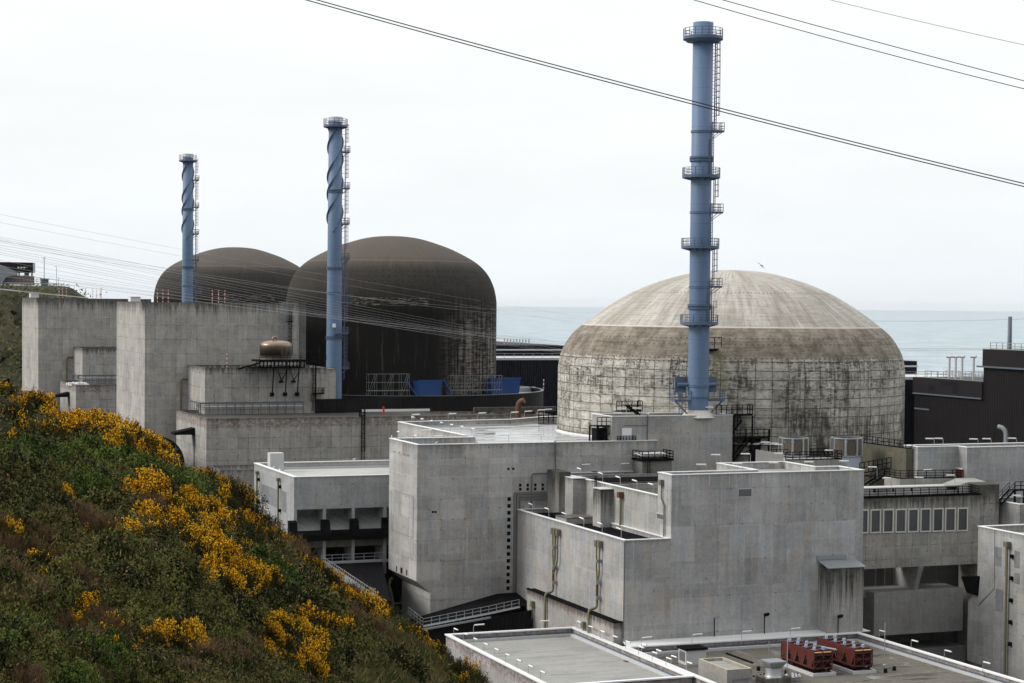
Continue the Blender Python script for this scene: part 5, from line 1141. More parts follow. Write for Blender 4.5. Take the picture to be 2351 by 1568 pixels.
zq = av(*c13(860, 445), 218.5)[2]
m = MB(); s0 = av(*c13(790, 430), 221.5); s1 = av(*c13(935, 290), 221.5); m.stairs((s0[0], 221.5, zq - .4), (s1[0], 221.5, s1[2]), 1.2, (0, 1)); m.box(s1[0], s1[0] + 5, 221.3, 223, s1[2] - .1, s1[2]); m.rail([(s1[0], 221.4, s1[2]), (s1[0] + 5, 221.4, s1[2])], 1.2, 1., .05)
for k in range(3): m.bar((s1[0] + .3 + k * 1.6, 221.8, zq - .9), (s1[0] + .3 + k * 1.6, 221.8, s1[2]), .22)
m.single('black_stairs', M['black'], 'black steel stairs on the grey wall block at the right picture edge', 'stairs', (s0[0], 221.5, zq))
m = MB(); q = ad(*c13(700, 640), 268); m.tube([(q[0] - .4, q[1], q[2] - .6), (q[0] - .3, q[1], q[2] + .2), (q[0], q[1] - .1, q[2] + .5), (q[0] + .35, q[1] - .3, q[2] + .2), (q[0] + .4, q[1] - .4, q[2] - .3)], .38, 10); m.single('yellow_elbow', M['ochre'], 'short yellow pipe elbow behind the coping of the right edge block', 'pipe', (q[0], q[1], q[2] - .6))

# --- dark turbine hall on the right and navy halls behind
UT = 250.
def pt(x, y): return au(*c4(x, y), UT)
e0, e1, e2, e3 = pt(508, 605), pt(1045, 640), pt(1045, 390), pt(1500, 398)
hall = thing('turbine_hall', 'dark ribbed turbine hall with stepped roof, right of the white dome', 'hall', (UT, e3[1], 0))
b0, b1 = pt(508, 725), pt(1050, 775); t0, t1 = pt(1030, 515), pt(1500, 550)
m = MB(); zA_, zB_ = (e0[2] + e1[2]) / 2, (e2[2] + e3[2]) / 2; zb1 = (b0[2] + b1[2]) / 2; zb2 = (t0[2] + t1[2]) / 2
vA0, vA1, vB1 = e0[1], e1[1], e3[1] - 25
m.box(UT, UT + 60, vA1, vA0, 0, zb1); m.box(UT, UT + 60, vB1, vA1, 0, zb2); m.build('wall', M['clad'], hall)
m = MB(); m.box(UT - .35, UT + 60, vA1 - .01, vA0 + .3, zb1 + .01, zA_); m.box(UT - .35, UT + 60, vB1, vA1 - .02, zb2 + .01, zB_); m.build('parapet_band', M['cladband'], hall)
m = MB(); m.bar((UT - .4, vA0, zb1 - .05), (UT - .4, vA1, zb1 - .05), .4, .3); m.bar((UT - .6, vA1 + 1.5, zb2 - .05), (UT - .6, vB1, zb2 - .05), .5, .35); a = pt(505, 848); b = pt(620, 856); m.bar((UT - .06, a[1], a[2]), (UT - .06, b[1], a[2]), .1, .35); m.build('gutter', M['bluegrey'], hall)
for x0, x1, y0, y1 in ((628, 675, 668, 710), (720, 860, 635, 675), (810, 858, 675, 735)):
    p0, p1 = pt(x0, y0), pt(x1, y1); MB().box(UT - .37, UT - .3, p1[1], p0[1], p1[2], p0[2]).build('panel', M['cladblue'], hall)
m = MB(); m.rail([(UT + 1.5, vA0 - 2, zA_), (UT + 1.5, vA1, zA_)], 1.6, 2.6, .06); m.rail([(UT + 8, vA0 - 1, zA_), (UT + 8, vA1, zA_)], 1.6, 2.6, .06); m.rail([(UT + 1., vA1 - 1, zB_), (UT + 1., vB1, zB_)], 1.5, 2.2, .06); m.build('railing', M['galv'], hall)
for k, x in enumerate((778, 827, 878, 968)):
    q = au(*c4(x, 560), UT + 3); zt = au(*c4(x, 448), UT + 3)[2]; t = thing('exhaust_pipe', f'{ORD[k]} pale exhaust pipe from the left on the dark hall roof', 'exhaust pipe', (UT + 3, q[1], zA_), 'exhaust pipes on the dark hall roof')
    MB().tube([(UT + 3, q[1], zA_), (UT + 3, q[1], zt)], .27, 12).build('pipe', M['grayc'], t)
    MB().tube([(UT + 2.6, q[1] + .55, zt + .12), (UT + 3.3, q[1] - .55, zt + .12)], .33, 12).build('cross_head', M['grayc'], t)
m = MB(); a = pt(850, 560); m.box(UT + 6, UT + 14, a[1] - 14, a[1] - 3, zA_ + .01, zA_ + 3.2); m.single('roof_unit', M['white'], 'white unit on the lower roof of the dark hall behind the exhaust pipes', 'vent', (UT + 6, a[1] - 14, zA_))
m = MB(); q = au(*c4(1222, 1140), UT - 8); zt = au(*c4(1220, 1050), UT - 8)[2]; m.tube([(UT - 8, q[1], q[2] - 1), (UT - 8, q[1], zt), (UT - 8.1, q[1] + .2, zt + .7), (UT - 8.5, q[1] + .7, zt + 1.3), (UT - 9.0, q[1] + 1.5, zt + 1.5)], .5, 12); m.single('vent_elbow', M['greymetal'], 'grey vent pipe bending left behind the pale kinked block, before the dark hall', 'vent', (UT - 8, q[1], q[2] - 1))
m = MB(); q = ad(*c4(1250, 390), 470); qt = ad(*c4(1250, 130), 470); m.lathe(q[0], q[1], [(.6, q[2] - 8), (.58, q[2]), (.5, qt[2]), (.01, qt[2])], 24); m.single('grey_mast', M['bluegrey'], 'plain dark grey mast rising behind the dark hall at the right', 'mast', (q[0], q[1], q[2] - 8))
def navy(lab, xl, xr, yt, ym, D, dpt=60):
    a = ad(xl, yt, D); b = ad(xr, yt, D); z1 = a[2]; z0 = ad(xl, ym, D - 20)[2]; t = thing('navy_hall', lab, 'hall', (a[0], a[1], 0))
    m = MB(); m.box(a[0], b[0], a[1], a[1] + dpt, 0, z1); m.box(a[0] - 12, b[0] + 4, a[1] - 22, a[1] - .02, 0, z0); m.build('wall', M['cladblue'], t)
    MB().box(a[0] - 12.2, b[0] + 4.2, a[1] - 22.2, a[1] - .03, z0 + .01, z0 + .5).build('roof_edge', M['grayc'], t)
    m = MB(); m.box(a[0] - .2, b[0] + .2, a[1] - .2, a[1] + 2, z1 - 1.5, z1 - 1.1); m.build('band', M['grayc'], t)
    m = MB(); m.rail([(a[0] - 12, a[1] - 22, z0 + .5), (b[0] + 4, a[1] - 22, z0 + .5)], 1.4, 3, .05); m.build('railing', M['galv'], t)
    return t, a, b, z1
t_, a, b, z1 = navy('distant navy hall with low roof, between the dark dome and the white dome', 1120, 1330, 793, 826, 560)
for k in range(9):
    q = ad(*c2(1813 + k * 21.5 + (k > 4) * 0, 940), 575); MB().tube([(q[0], q[1] + 5, z1 - 1), (q[0], q[1] + 5, z1 + 1.75)], .2, 8).build('roof_pipe', M['grayc'], t_)
t_, a, b, z1 = navy('distant navy hall at the right edge of the white dome', 2010, 2130, 829, 870, 470)
# small boxes behind B-roof wall
m = MB(); q = ad(*c2(1870, 1430), 360); m.tube([(q[0], q[1], q[2] - 2), (q[0], q[1], q[2] + 2.3), (q[0] + .08, q[1] - .1, q[2] + 2.75), (q[0] + .35, q[1] - .35, q[2] + 3.15), (q[0] + .85, q[1] - .8, q[2] + 3.35)], .58, 14); m.single('rusty_vent', M['rust'], 'rusty vent pipe bending towards the viewer before the ring wall', 'vent', (q[0], q[1], q[2] - 2))
m = MB(); q = ad(*c2(930, 1405), 386); m.bar((q[0], q[1], q[2]), (q[0], q[1], q[2] + 1.6), .34); m.single('red_post', M['redw'], 'dark red post against the ring wall', 'post', (q[0], q[1], q[2]))
m = MB(); q = ad(*c2(2085, 1480), 330)
for k in range(5): m.box(q[0] - 1.5, q[0] + 1.5, q[1] + k * .35, q[1] + .3 + k * .35, 29.9 + k * .28, 30. + k * .28)
m.rail([(q[0] - 2, q[1], 30), (q[0] + 2.6, q[1], 30), (q[0] + 2.6, q[1] + 3, 31.5)], 2.2, .9, .06); m.single('black_stairs', M['black'], 'small black steel stairs at the left foot of the white dome', 'stairs', (q[0], q[1], 30))
# stair towers and platforms around the stack box
m = MB(); u0 = 134.2; v0 = 251.8
for k, (za, zb) in enumerate(((27.8, 31.0), (31.2, 34.4))):
    m.stairs((u0 + .3, v0 + 1.6 * k, za), (u0 + 3.0, v0 + 1.6 * k, zb) if k == 0 else (u0 + 3.0, v0 + 1.6, zb), 1.2, (0, 1))
m.box(u0, u0 + 6.2, v0 - .3, v0 + 3.2, 31.0, 31.15); m.box(u0 - 3, u0 + 3.2, v0 - .2, v0 + 3.2, 34.5, 34.62)
m.rail([(u0, v0 - .3, 31.15), (u0 + 6.2, v0 - .3, 31.15), (u0 + 6.2, v0 + 3.2, 31.15)], 1.2, 1.1, .05); m.rail([(u0 - 3, v0 - .2, 34.62), (u0 + 3.2, v0 - .2, 34.62), (u0 + 3.2, v0 + 3.2, 34.62)], 1.5, .9, .05)
for du in (.1, 3.2, 6.1):
    for dv in (-.2, 3.1): m.bar((u0 + du, v0 + dv, 23), (u0 + du, v0 + dv, 34.5 if du < 4 else 32.3), .2)
for z_ in (25., 28.): m.bar((u0, v0 - .25, z_), (u0 + 6.2, v0 - .25, z_ + 2.8), .12); m.bar((u0 + 6.2, v0 - .25, z_), (u0, v0 - .25, z_ + 2.8), .12)
m.box(u0 + 3.4, u0 + 6.0, v0 + .5, v0 + 2.8, 27.2, 30.9)
for k in range(9): m.box(u0 + .5, u0 + 3.0, v0 + .3, v0 + 1.4, 24.2 + k * .35, 24.26 + k * .35)
m.single('black_stair_tower', M['black'], 'black steel stair tower on the right side of the stack base block', 'stairs', (u0, v0, 23))
m = MB(); q = av(*c3(405, 1050), 253.); u = q[0] - 1.6; m.box(u, u + 3, 252, 255, 33.1, 33.2); m.rail([(u, 252, 33.2), (u + 3., 252, 33.2)], 1.3, .8, .05)
for du in (0.1, 1.5, 2.9):
    for dv in (252.1, 254.9): m.bar((u + du, dv, 30), (u + du, dv, 33.1), .2)
m.bar((u, 252.1, 30), (u + 3, 252.1, 33.1), .12); m.bar((u + 3, 252.1, 30), (u, 252.1, 33.1), .12); m.box(u + .3, u + 2.7, 253., 254.6, 30.02, 32.8)
m.single('black_platform', M['black'], 'black steel platform on the wet roof at the left side of the stack base block', 'platform', (u, 252, 30))
for lab, x0, x1, z_, v_ in (('black railed stair head on the stack base block roof, left of the tall stack', 480, 635, 34.65, 254.), ):
    a = av(*c3(x0, 990), v_); b = av(*c3(x1, 990), v_); m = MB(); m.box(a[0], b[0], v_, v_ + 1.5, z_ + .5, z_ + .6); m.rail([(a[0], v_, z_ + .6), (b[0], v_, z_ + .6), (b[0], v_ + 1.5, z_ + .6)], 1.5, .8, .05); m.stairs((b[0] - .2, v_ + .2, z_), (b[0] - 2.2, v_ + .2, z_ + 1.4), 1, (0, 1)); m.single('black_platform', M['black'], lab, 'platform', (a[0], v_, z_))
# small block with railed top beside the front wall of the tower block
q0 = av(*c6(2095, 480), 247.5); q1 = av(*c6(2340, 480), 247.5)
sb = thing('railed_block', 'small black stained concrete block with railed black platform, between tower block and front block', 'block', (q0[0], 247.5, 24.6))
MB().box(q0[0], q1[0] - .3, 247.5, V0 - .03, 24.6, q0[2]).build('wall', concrete('railed_concrete', (.2, .195, .185), 2, 2, .3, .1, .9, q0[2], 1.6, .95, .3), sb)
m = MB(); m.box(q0[0] - .2, q1[0] - .1, 247.2, V0 - .04, q0[2] + .01, q0[2] + .22); m.rail([(q0[0] - .1, V0 - .3, q0[2] + .2), (q0[0] - .1, 247.3, q0[2] + .2), (q1[0] - .2, 247.3, q0[2] + .2), (q1[0] - .2, V0 - .3, q0[2] + .2)], 1.25, 1.1, .05, (1., .66, .33)); m.ladder(q0[0] + .9, 247.4, 24.7, q0[2], (0, -1), .4, False, .35, .04); m.build('railing', M['black'], sb)
MB().add([(q0[0] - .6, 247.1, q0[2] + .9), (q0[0] + 4, 247.1, q0[2] + 1.0), (q0[0] + 4, 249.5, q0[2] + 1.2), (q0[0] - .6, 249.5, q0[2] + 1.1)], [(0, 1, 2, 3)]).build('pale_cover', M['grayc'], sb)
# ventilation cages and terrace behind the front block
zK = 28.4
for lab, xl, xr, v_ in (('left round mesh ventilation cage at the foot of the white dome', 1290, 1508, 242.), ('right round mesh ventilation cage at the foot of the white dome', 1755, 1988, 239.)):
    a = av(*c7(xl, 345), v_); b = av(*c7(xr, 345), v_); r = (b[0] - a[0]) / 2; cu = (a[0] + b[0]) / 2; zt = a[2]; zb = av(*c7(xl, 500), v_)[2]
    t = thing('ventilation_cage', lab, 'vent', (cu, v_, zb)); MB().lathe(cu, v_, [(r, zb), (r, zt)], 24, False).build('mesh_screen', M['mesh'], t)
    m = MB(); m.lathe(cu, v_, [(r - .1, zt), (r + .12, zt), (r + .12, zt + .18), (r - .1, zt + .18)], 24, False); m.lathe(cu, v_, [(r - .1, zb), (r + .1, zb), (r + .1, zb + .15)], 24, False)
    for k in range(8):
        t0 = 2 * math.pi * k / 8 + .2; p0 = (cu + (r + .06) * math.cos(t0), v_ + (r + .06) * math.sin(t0)); t1 = t0 + math.pi / 4; p1 = (cu + (r + .04) * math.cos(t1), v_ + (r + .04) * math.sin(t1))
        m.bar((*p0, zb), (*p0, zt), .22); m.bar((*p0, zb), (*p1, zt), .06); m.bar((*p1, zb), (*p0, zt), .06)
    m.build('frame', M['galv'], t)
    MB().lathe(cu, v_, [(r - .05, 20), (r - .05, zb - .01), (.01, zb - .01)], 24, False).build('plinth', M['bluegrey'] if xl < 1500 else plain('pale_plinth', (.42, .46, .52), .7), t)
va_ = 236.; a = av(*c7(1328, 490), va_); b = av(*c7(1830, 530), va_); c_l = av(*c7(1100, 450), va_ + 2)
t = thing('cage_terrace', 'small roof terrace with black railing in front of the round mesh cages', 'terrace', (a[0], va_, 24))
MB().box(a[0], b[0], va_, 241, 22, b[2]).build('wall', M['stained'], t); MB().box(a[0] + .1, b[0] - .1, va_ + .1, 240.9, b[2] + .004, b[2] + .03).build('roof', M['wetroof'], t)
m = MB(); m.rail([(a[0], va_, b[2]), (b[0], va_, b[2]), (b[0], 241, b[2])], 1.2, 1.2, .045, (1., .66, .33)); m.rail([(a[0], 240.8, b[2]), (b[0], 240.8, b[2])], 1.2, 1.2, .045); m.build('railing', M['black'], t)
m = MB(); l0 = av(*c7(1100, 450), 235.); l1 = av(*c7(1325, 487), 233.); m.add([(l0[0], 236.2, 22), (l1[0], 233.6, 22), (l1[0], 233.6, l1[2]), (l0[0], 236.2, l0[2]), (l0[0] + .1, 236.5, 22), (l1[0] + .1, 233.9, 22), (l1[0] + .1, 233.9, l1[2]), (l0[0] + .1, 236.5, l0[2])], [(0, 1, 2, 3), (5, 4, 7, 6), (3, 2, 6, 7), (1, 5, 6, 2), (4, 0, 3, 7)])
m.single('stained_wall', concrete('red_streaked_concrete', (.34, .33, .32), 3, 3, .1, .05, .5, l0[2], 1.4, .5, .3, rust=1.6), 'short red streaked wall between the stair tower and the mesh cages', 'wall', (l0[0], 235, 22))

# ------------------------------------------------------------------ red chillers on the front roof
def chiller(lab, u0, u1, v0, v1):
    z = ZR; t = thing('chiller', lab, 'chiller', (u0, v0, z), 'chillers')
    m = MB(); m.box(u0 - .35, u1 + .35, v0 - .4, v0 - .15, z, z + .38); m.box(u0 - .35, u1 + .35, v1 + .15, v1 + .4, z, z + .38); m.box(u0 - .35, u0 - .1, v0 - .15, v1 + .15, z, z + .38); m.box(u1 + .1, u1 + .35, v0 - .15, v1 + .15, z, z + .38); m.build('kerb', M['grayc'], t)
    MB().box(u0 - .1, u1 + .1, v0 - .15, v1 + .15, z + .01, z + .1).build('tray', M['rust'], t)
    m = MB(); zb = z + .85
    for u in (u0 + .1, u1 - .1): m.bar((u, v0, zb - .1), (u, v1, zb - .1), .14, .2)
    for v in np.linspace(v0 + .3, v1 - .3, 4):
        m.bar((u0 + .05, v, zb - .25), (u1 - .05, v, zb - .25), .14, .14)
        for u in (u0 + .2, u1 - .2): m.bar((u, v, z + .1), (u, v, zb - .1), .15)
    for k in range(5): m.box(u0 + .5, u1 - .5, v0 + .7 + k * 1.45, v0 + 1.6 + k * 1.45, z + .35, zb - .1)
    m.build('base_frame', M['black'], t)
    zt = zb + 1.95; n = 4; L = (v1 - v0) / n
    for k in range(n):
        a = v0 + k * L; b = a + L; c = (a + b) / 2
        m = MB()
        m.add([(u0 + .02, a + .04, zt - .3), (u0 + .02, b - .04, zt - .3), (u0 + .02, c + .2, zb + .12), (u0 + .02, c - .2, zb + .12), (u1 - .02, a + .04, zt - .3), (u1 - .02, b - .04, zt - .3), (u1 - .02, c + .2, zb + .12), (u1 - .02, c - .2, zb + .12)],
              [(0, 1, 2, 3), (5, 4, 7, 6), (0, 4, 5, 1), (3, 2, 6, 7), (4, 0, 3, 7), (1, 5, 6, 2)])
        m.build('coil_panel', M['red'], t)
        m = MB()
        for s in (-1, 1): m.bar((u0 - .01, c + s * (L / 2 - .02), zt - .35), (u0 - .01, c + s * .24, zb + .1), .05, .09)
        m.bar((u0 - .01, c + L * .28, zb + .1), (u0 - .01, c + L * .28, zb + .95), .06); m.bar((u0 - .01, c + L * .28, zb + .95), (u0 - .01, c + L * .5, zb + .95), .06)
        m.build('coil_edge', M['brown'], t)
    m = MB()
    for u in (u0, u1):
        m.bar((u, v0, zt - .12), (u, v1, zt - .12), .1, .34); m.bar((u, v0, zb + .05), (u, v1, zb + .05), .1, .2)
        for v in (v0, v1): m.bar((u, v, zb), (u, v, zt), .12)
        m.bar((u, v0 + .4, zt + .12), (u, v1, zt + .12), .05); m.bar((u, v1, zt + .12), (u, v1, zt - .1), .05)
    for v in (v0, v1):
        for z_ in (zb + .05, zb + .85, zt - .35): m.bar((u0, v, z_), (u1, v, z_), .1, .17)
        uc = (u0 + u1) / 2; m.bar((uc, v, zb), (uc, v, zt - .2), .1)
        for (za, zc) in ((zb + .1, zb + .8), (zb + .9, zt - .45)):
            for q in ((u0, uc), (uc, u1)): 
                if za < zb + .5: m.bar((q[0], v, za), ((q[0] + q[1]) / 2, v, zc), .06); m.bar((q[1], v, za), ((q[0] + q[1]) / 2, v, zc), .06)
                else: m.bar((q[0], v, zc), ((q[0] + q[1]) / 2, v, za), .06); m.bar((q[1], v, zc), ((q[0] + q[1]) / 2, v, za), .06)
    m.box(u0 + .03, u1 - .03, v0 + .03, v1 - .03, zt - .18, zt - .06); m.build('frame', M['red'], t)
    m = MB()
    for q in (u0 + .12, uc + .12): m.box(q, q + (u1 - u0) / 2 - .24, v0 - .04, v0 + .3, zt - .1, zt - .02)
    m.build('end_plate', M['ochre'], t)
    MB().box(u0 + .1, u1 - .1, v0 + .08, v1 - .08, zb + .1, zt - .4).build('core_shade', M['hole'], t)  # black box painting the shade between the coil panels
    for k in range(n):
        for j in (0, 1):
            cu = u0 + (u1 - u0) * (.25 + .5 * j); cv = v0 + (k + .5) * L
            m = MB(); m.lathe(cu, cv, [(.62, zt - .06), (.6, zt + .16), (.52, zt + .16), (.5, zt - .02)], 20, False); m.lathe(cu, cv, [(.5, zt - .01), (.02, zt - .01)], 20, False); o_ = m.build('fan_ring', M['red'], t)
            m = MB()
            for q in range(3): a_ = q * 2.1; m.bar((cu, cv, zt + .14), (cu + .56 * math.cos(a_), cv + .56 * math.sin(a_), zt + .14), .04)
            m.lathe(cu, cv, [(.15, zt + .1), (.16, zt + .42), (.1, zt + .48), (.01, zt + .48)], 10); m.box(cu - .2, cu - .05, cv - .1, cv + .1, zt + .2, zt + .46); m.build('fan_motor', M['motor'], o_)
    return t
chiller('left red chiller with eight fans on the stained front roof', 113.47, 115.92, 191.82, 199.55)
chiller('right red chiller with eight fans and white pipe on the stained front roof', 118.81, 121.25, 191.52, 200.04)
m = MB(); m.tube([(118.0, 199.5, 9.5), (118.0, 194.3, 9.9)], .12, 10); m.tube([(118.0, 199.5, 9.5), (117.8, 200.1, 9.2), (117.8, 200.3, 8.1)], .1, 8)
for k in range(5): m.bar((118.0, 198.7 - k, 9.6), (118.3, 198.7 - k, 8.8), .05)
m.single('white_pipe', M['galv'], 'white insulated pipe run between the two red chillers', 'pipe', (118., 196, ZR))
# other things on the chiller roof
t = thing('roof_house', 'small concrete roof house with ochre rimmed sunken top, left of the red chillers', 'roof house', (100.4, 189, ZR))
pl = rect(100.5, 103.75, 189.1, 196.3); inn = offset(pl, .3); m = MB(); n = 4
A = [(*p, ZR) for p in pl]; B = [(*p, ZR + 2.05) for p in pl]; I = [(*p, ZR + 2.05) for p in inn]; K = [(*p, ZR + 1.7) for p in inn]
fs_ = [f for i in range(4) for f in ((i, (i + 1) % 4, 4 + (i + 1) % 4, 4 + i), (8 + i, 8 + (i + 1) % 4, 12 + (i + 1) % 4, 12 + i))]; m.add(A + B + I + K, fs_); m.build('wall', concrete('roof_house_concrete', (.33, .31, .29), 3, 3, .1, .06, .5, 9.5, 1.0, .6, .3, rust=1.3), t)
MB().add([(*p, ZR + 1.71) for p in inn], [(0, 1, 2, 3)]).build('roof', M['greyroof'], t)
m = MB(); m.add(B + I, [(i, (i + 1) % 4, 4 + (i + 1) % 4, 4 + i) for i in range(4)]); m.build('rim', plain('ochre_rim', (.4, .36, .25), .8, 0, .25, 2), t)
m = MB(); m.tube([(103.9, 190.3, 7.5), (103.85, 190.3, 8.4), (103.4, 188.95, 8.4), (101.2, 188.95, 8.3), (101.1, 188.95, 7.5)], .06, 6); m.build('conduit', M['blue2'], t)
t = thing('roof_cowl', 'squat pale box with dark cap at the back of the chiller roof', 'vent', (102.8, 203.0, ZR))
MB().box(102.0, 104.7, 202.5, 204.6, ZR, 9.25).build('body', M['grayc'], t); MB().box(101.85, 104.85, 202.3, 204.8, 9.253, 9.5).build('cap', M['blackroof'], t); MB().box(101.96, 102.05, 202.8, 204.3, 7.85, 9.0).build('louvre', M['louvre'], t)
t = thing('round_vent', 'round metal vent with square flared top in front of the left chiller', 'vent', (107.3, 190.5, ZR))
MB().box(105.6, 108.9, 189.2, 191.7, ZR, 8.1).build('plinth', M['stainroof'], t); m = MB(); m.lathe(107.3, 190.5, [(1.05, 8.1), (.92, 8.35), (.9, 9.15)], 24); m.build('drum', M['galv'], t)
m = MB(); m.add([(106.6, 189.8, 9.15), (108.0, 189.8, 9.15), (108.0, 191.2, 9.15), (106.6, 191.2, 9.15), (106.2, 189.4, 9.80), (108.4, 189.4, 9.80), (108.4, 191.6, 9.80), (106.2, 191.6, 9.80), (106.2, 189.4, 9.95), (108.4, 189.4, 9.95), (108.4, 191.6, 9.95), (106.2, 191.6, 9.95)],
    [(0, 1, 5, 4), (1, 2, 6, 5), (2, 3, 7, 6), (3, 0, 4, 7), (4, 5, 9, 8), (5, 6, 10, 9), (6, 7, 11, 10), (7, 4, 8, 11), (8, 9, 10, 11)]); m.build('flared_top', M['greymetal'], t)
m = MB()
for k in range(3): m.tube([(109.3 + k * .45, 189.5, 7.85), (109.7 + k * .45, 190.3, 8.25 - .1 * k)], .2, 8)
m.single('pipe_valves', M['galv'], 'cluster of shiny pipe stubs beside the round roof vent', 'pipe', (109.7, 190, ZR))
dr = thing('drain_cap', 'small black drain cap on the stained chiller roof', 'drain', (109.0, 193.4, ZR), 'black drain caps')
MB().lathe(109.0, 193.4, [(.24, ZR), (.2, ZR + .45), (.14, ZR + .5), (.01, ZR + .5)], 10).build('cap', M['black'], dr)
for x, y in ((567, 845), (740, 900), (2122, 825), (2260, 790), (1130, 120)):
    q = az(*c12(x, y), ZR) if y > 200 else az(*c10(1140, 1030), ZR); dup(dr, q)
dt = MB(); q = az(*c12(30, 680), ZR); dt.box(q[0] - .1, q[0] + .1, q[1] - .1, q[1] + .1, ZR, ZR + .18); d0 = dt.single('roof_stud', M['black'], 'tiny black stud in a line across the stained chiller roof', 'stud', (q[0], q[1], ZR), 'roof studs')
for k in range(24):
    x, y = (870 + k * 11.5, 890 + k * 4.2) if k < 20 else (1100 + (k - 20) * 30, 1085 - (k - 20) * 6)
    q = az(*c10(x, y), ZR); dup(d0, q)
for k, (x, yt, yb) in enumerate(((1230, 780, 965), (1385, 755, 1075), (2217, 620, 990))):
    b = az(*c10(x, yb), ZR); zt = av(*c10(x, yt), b[1])[2]; m = MB(); m.bar((b[0], b[1], ZR), (b[0], b[1], zt), .075); m.lathe(b[0], b[1], [(.2, ZR), (.2, ZR + .2), (.01, ZR + .25)], 8)
    m.single('lightning_rod', M['galv'], ('thin lightning rod behind the left chiller', 'thin lightning rod in front of the left chiller', 'tall thin lightning rod right of the right chiller')[k], 'lightning rod', (b[0], b[1], ZR))
for k, (x, yt, yb) in enumerate(((762, 580, 785), (1190, 560, 765), (1820, 575, 735))):
    V_ = VF - .35 if k < 2 else 210.9; b = av(*c10(x, yb), V_); zt = av(*c10(x, yt), V_)[2]; t = thing('floodlight_post', ('dark floodlight post against the front block, first from the left', 'dark floodlight post against the front block, second from the left', 'dark floodlight post against the pilaster behind the chillers')[k], 'floodlight', (b[0], V_, b[2]))
    MB().bar((b[0], V_, 8.4), (b[0], V_, zt), .1).build('post', M['black'], t); m = MB(); m.add([(b[0] - .2, V_ - .45, zt + .1), (b[0] + .55, V_ - .45, zt + .25), (b[0] + .55, V_ - .05, zt + .4), (b[0] - .2, V_ - .05, zt + .25), (b[0] - .1, V_ - .3, zt - .12), (b[0] + .45, V_ - .3, zt), (b[0] + .45, V_, zt + .1), (b[0] - .1, V_, zt)], [(0, 1, 2, 3), (0, 4, 5, 1), (1, 5, 6, 2), (2, 6, 7, 3), (3, 7, 4, 0), (7, 6, 5, 4)]); m.build('lamp_head', M['black'] if k else M['greymetal'], t)

# ------------------------------------------------------------------ white strip lamps on bent posts
lamp0 = thing('strip_lamp', 'x', 'lamp', (0, 0, 0))
MB().tube([(0, 0, -.55), (0, 0, .95), (.05, 0, 1.08), (.18, 0, 1.13)], .035, 6).build('post', M['galv'], lamp0)
o_ = MB().tube([(.12, 0, 1.14), (1.42, 0, 1.18)], .085, 8).build('lamp_tube', M['lampw'], lamp0)
MB().tube([(1.42, 0, 1.18), (1.48, 0, 1.18)], .095, 8).build('end_cap', M['grayc'], o_)
used = [False]; LG = 'white strip lamps'
def lamp(u, v, z, rz, lab):
    if not used[0]:
        used[0] = True; x, y = s2w(u, v); lamp0.location = (x, y, z); lamp0.rotation_euler = (0, 0, TH + rz); lamp0['label'] = lab; lamp0['group'] = LG; return
    dup(lamp0, (u, v, z), lab, rz, LG)
def lamps(pts, rz, where):
    for k, p in enumerate(pts):
        lamp(p[0], p[1], p[2], rz, (f'{ORD[k]} strip lamp from the left ' if len(pts) > 1 else 'white strip lamp ') + where)
HP = math.pi / 2
lamps([(79.8, 224.2 - 3.67 * k, ZC + .05) for k in range(9)], -HP, 'on the left coping of the grey front roof')
lamps([(av(*c9(x, 925), 225.7)[0], 225.7, ZC + .05) for x in (628, 1192)], 0, 'on the back coping of the grey front roof')
lamps([(97.0, 224.4 - 3.8 * k, ZC + .05) for k in range(8)], -HP, "on the grey side of the front roofs' shared coping")
lamps([(98.1, 206.9 - 4.1 * k, ZC + .05) for k in range(4)], -HP, "on the stained side of the front roofs' shared coping")
lamps([(av(*c10(x, 800), 210.5)[0], 210.5, ZC + .05) for x in (142, 572, 997, 1412)], 0, 'on the back coping of the stained chiller roof')
lamps([(au(*c8(x, y), 131.4)[0], au(*c8(x, y), 131.4)[1], ZC + .05) for x, y in ((328, 1320), (523, 1382), (724, 1440), (958, 1515))], -HP, 'on the right coping of the stained chiller roof')
lamps([(*az(*c6(x, y), 31.)[:2], 31.05) for x, y in ((287, 170), (573, 162), (807, 157), (1062, 150), (1170, 142), (1271, 131), (1326, 126))], 0, 'on the far coping of the tower block roof')
lamps([(97.2, v_, 31.05) for v_ in np.linspace(295, 266, 7)], -HP, 'on the inner left coping of the tower block roof')
lamps([(az(*c6(x, 345 - .01 * x), 31.)[0], 251.3, 31.05) for x in (500, 745, 1030, 1294)], math.pi, 'on the front coping of the tower block roof')
lamps([(84.1, v_, 31.05) for v_ in (262., 254.)], -HP, 'on the overhanging left coping of the tower block')
lamps([(88.5, 263.5, 31.05)], 0, 'on the back coping of the tower block overhang')
lamps([(UB + .3, au(*c6(x, y), UB)[1], 21.5) for x, y in ((1218, 885), (1346, 925), (1482, 962), (1620, 1000), (1763, 1040), (1912, 1082))], HP, 'on the left coping of the slab block')
lamps([(UC + .3, au(*c6(x, y), UC)[1], 26.6) for x, y in ((1600, 610), (1768, 645), (1905, 672), (2037, 702), (2163, 735))], HP, 'on the left coping of the terraced block')
lamps([(av(*c6(x, 515), 250.2)[0], 250.2, 26.6) for x in (1615, 1922)], 0, 'on the back coping of the terraced block')
lamps([(az(*c7(x, 668 - .02 * x), 29.5)[0], 214.2, 29.6) for x in (580, 910, 1245, 1570, 1895)], math.pi, 'on the front coping of the front block')
lamps([(119.6, 227.8, 29.6), (124.4, 228.2, 29.6), (129.4, 227.9, 29.6)], math.pi, 'on the back coping of the front block')
lamps([(*av(*c7(x, y), 237.)[:2], av(*c7(x, y), 237.)[2]) for x, y in ((1188, 450), (1303, 470), (1757, 520))], math.pi, 'around the small terrace in front of the mesh cages')
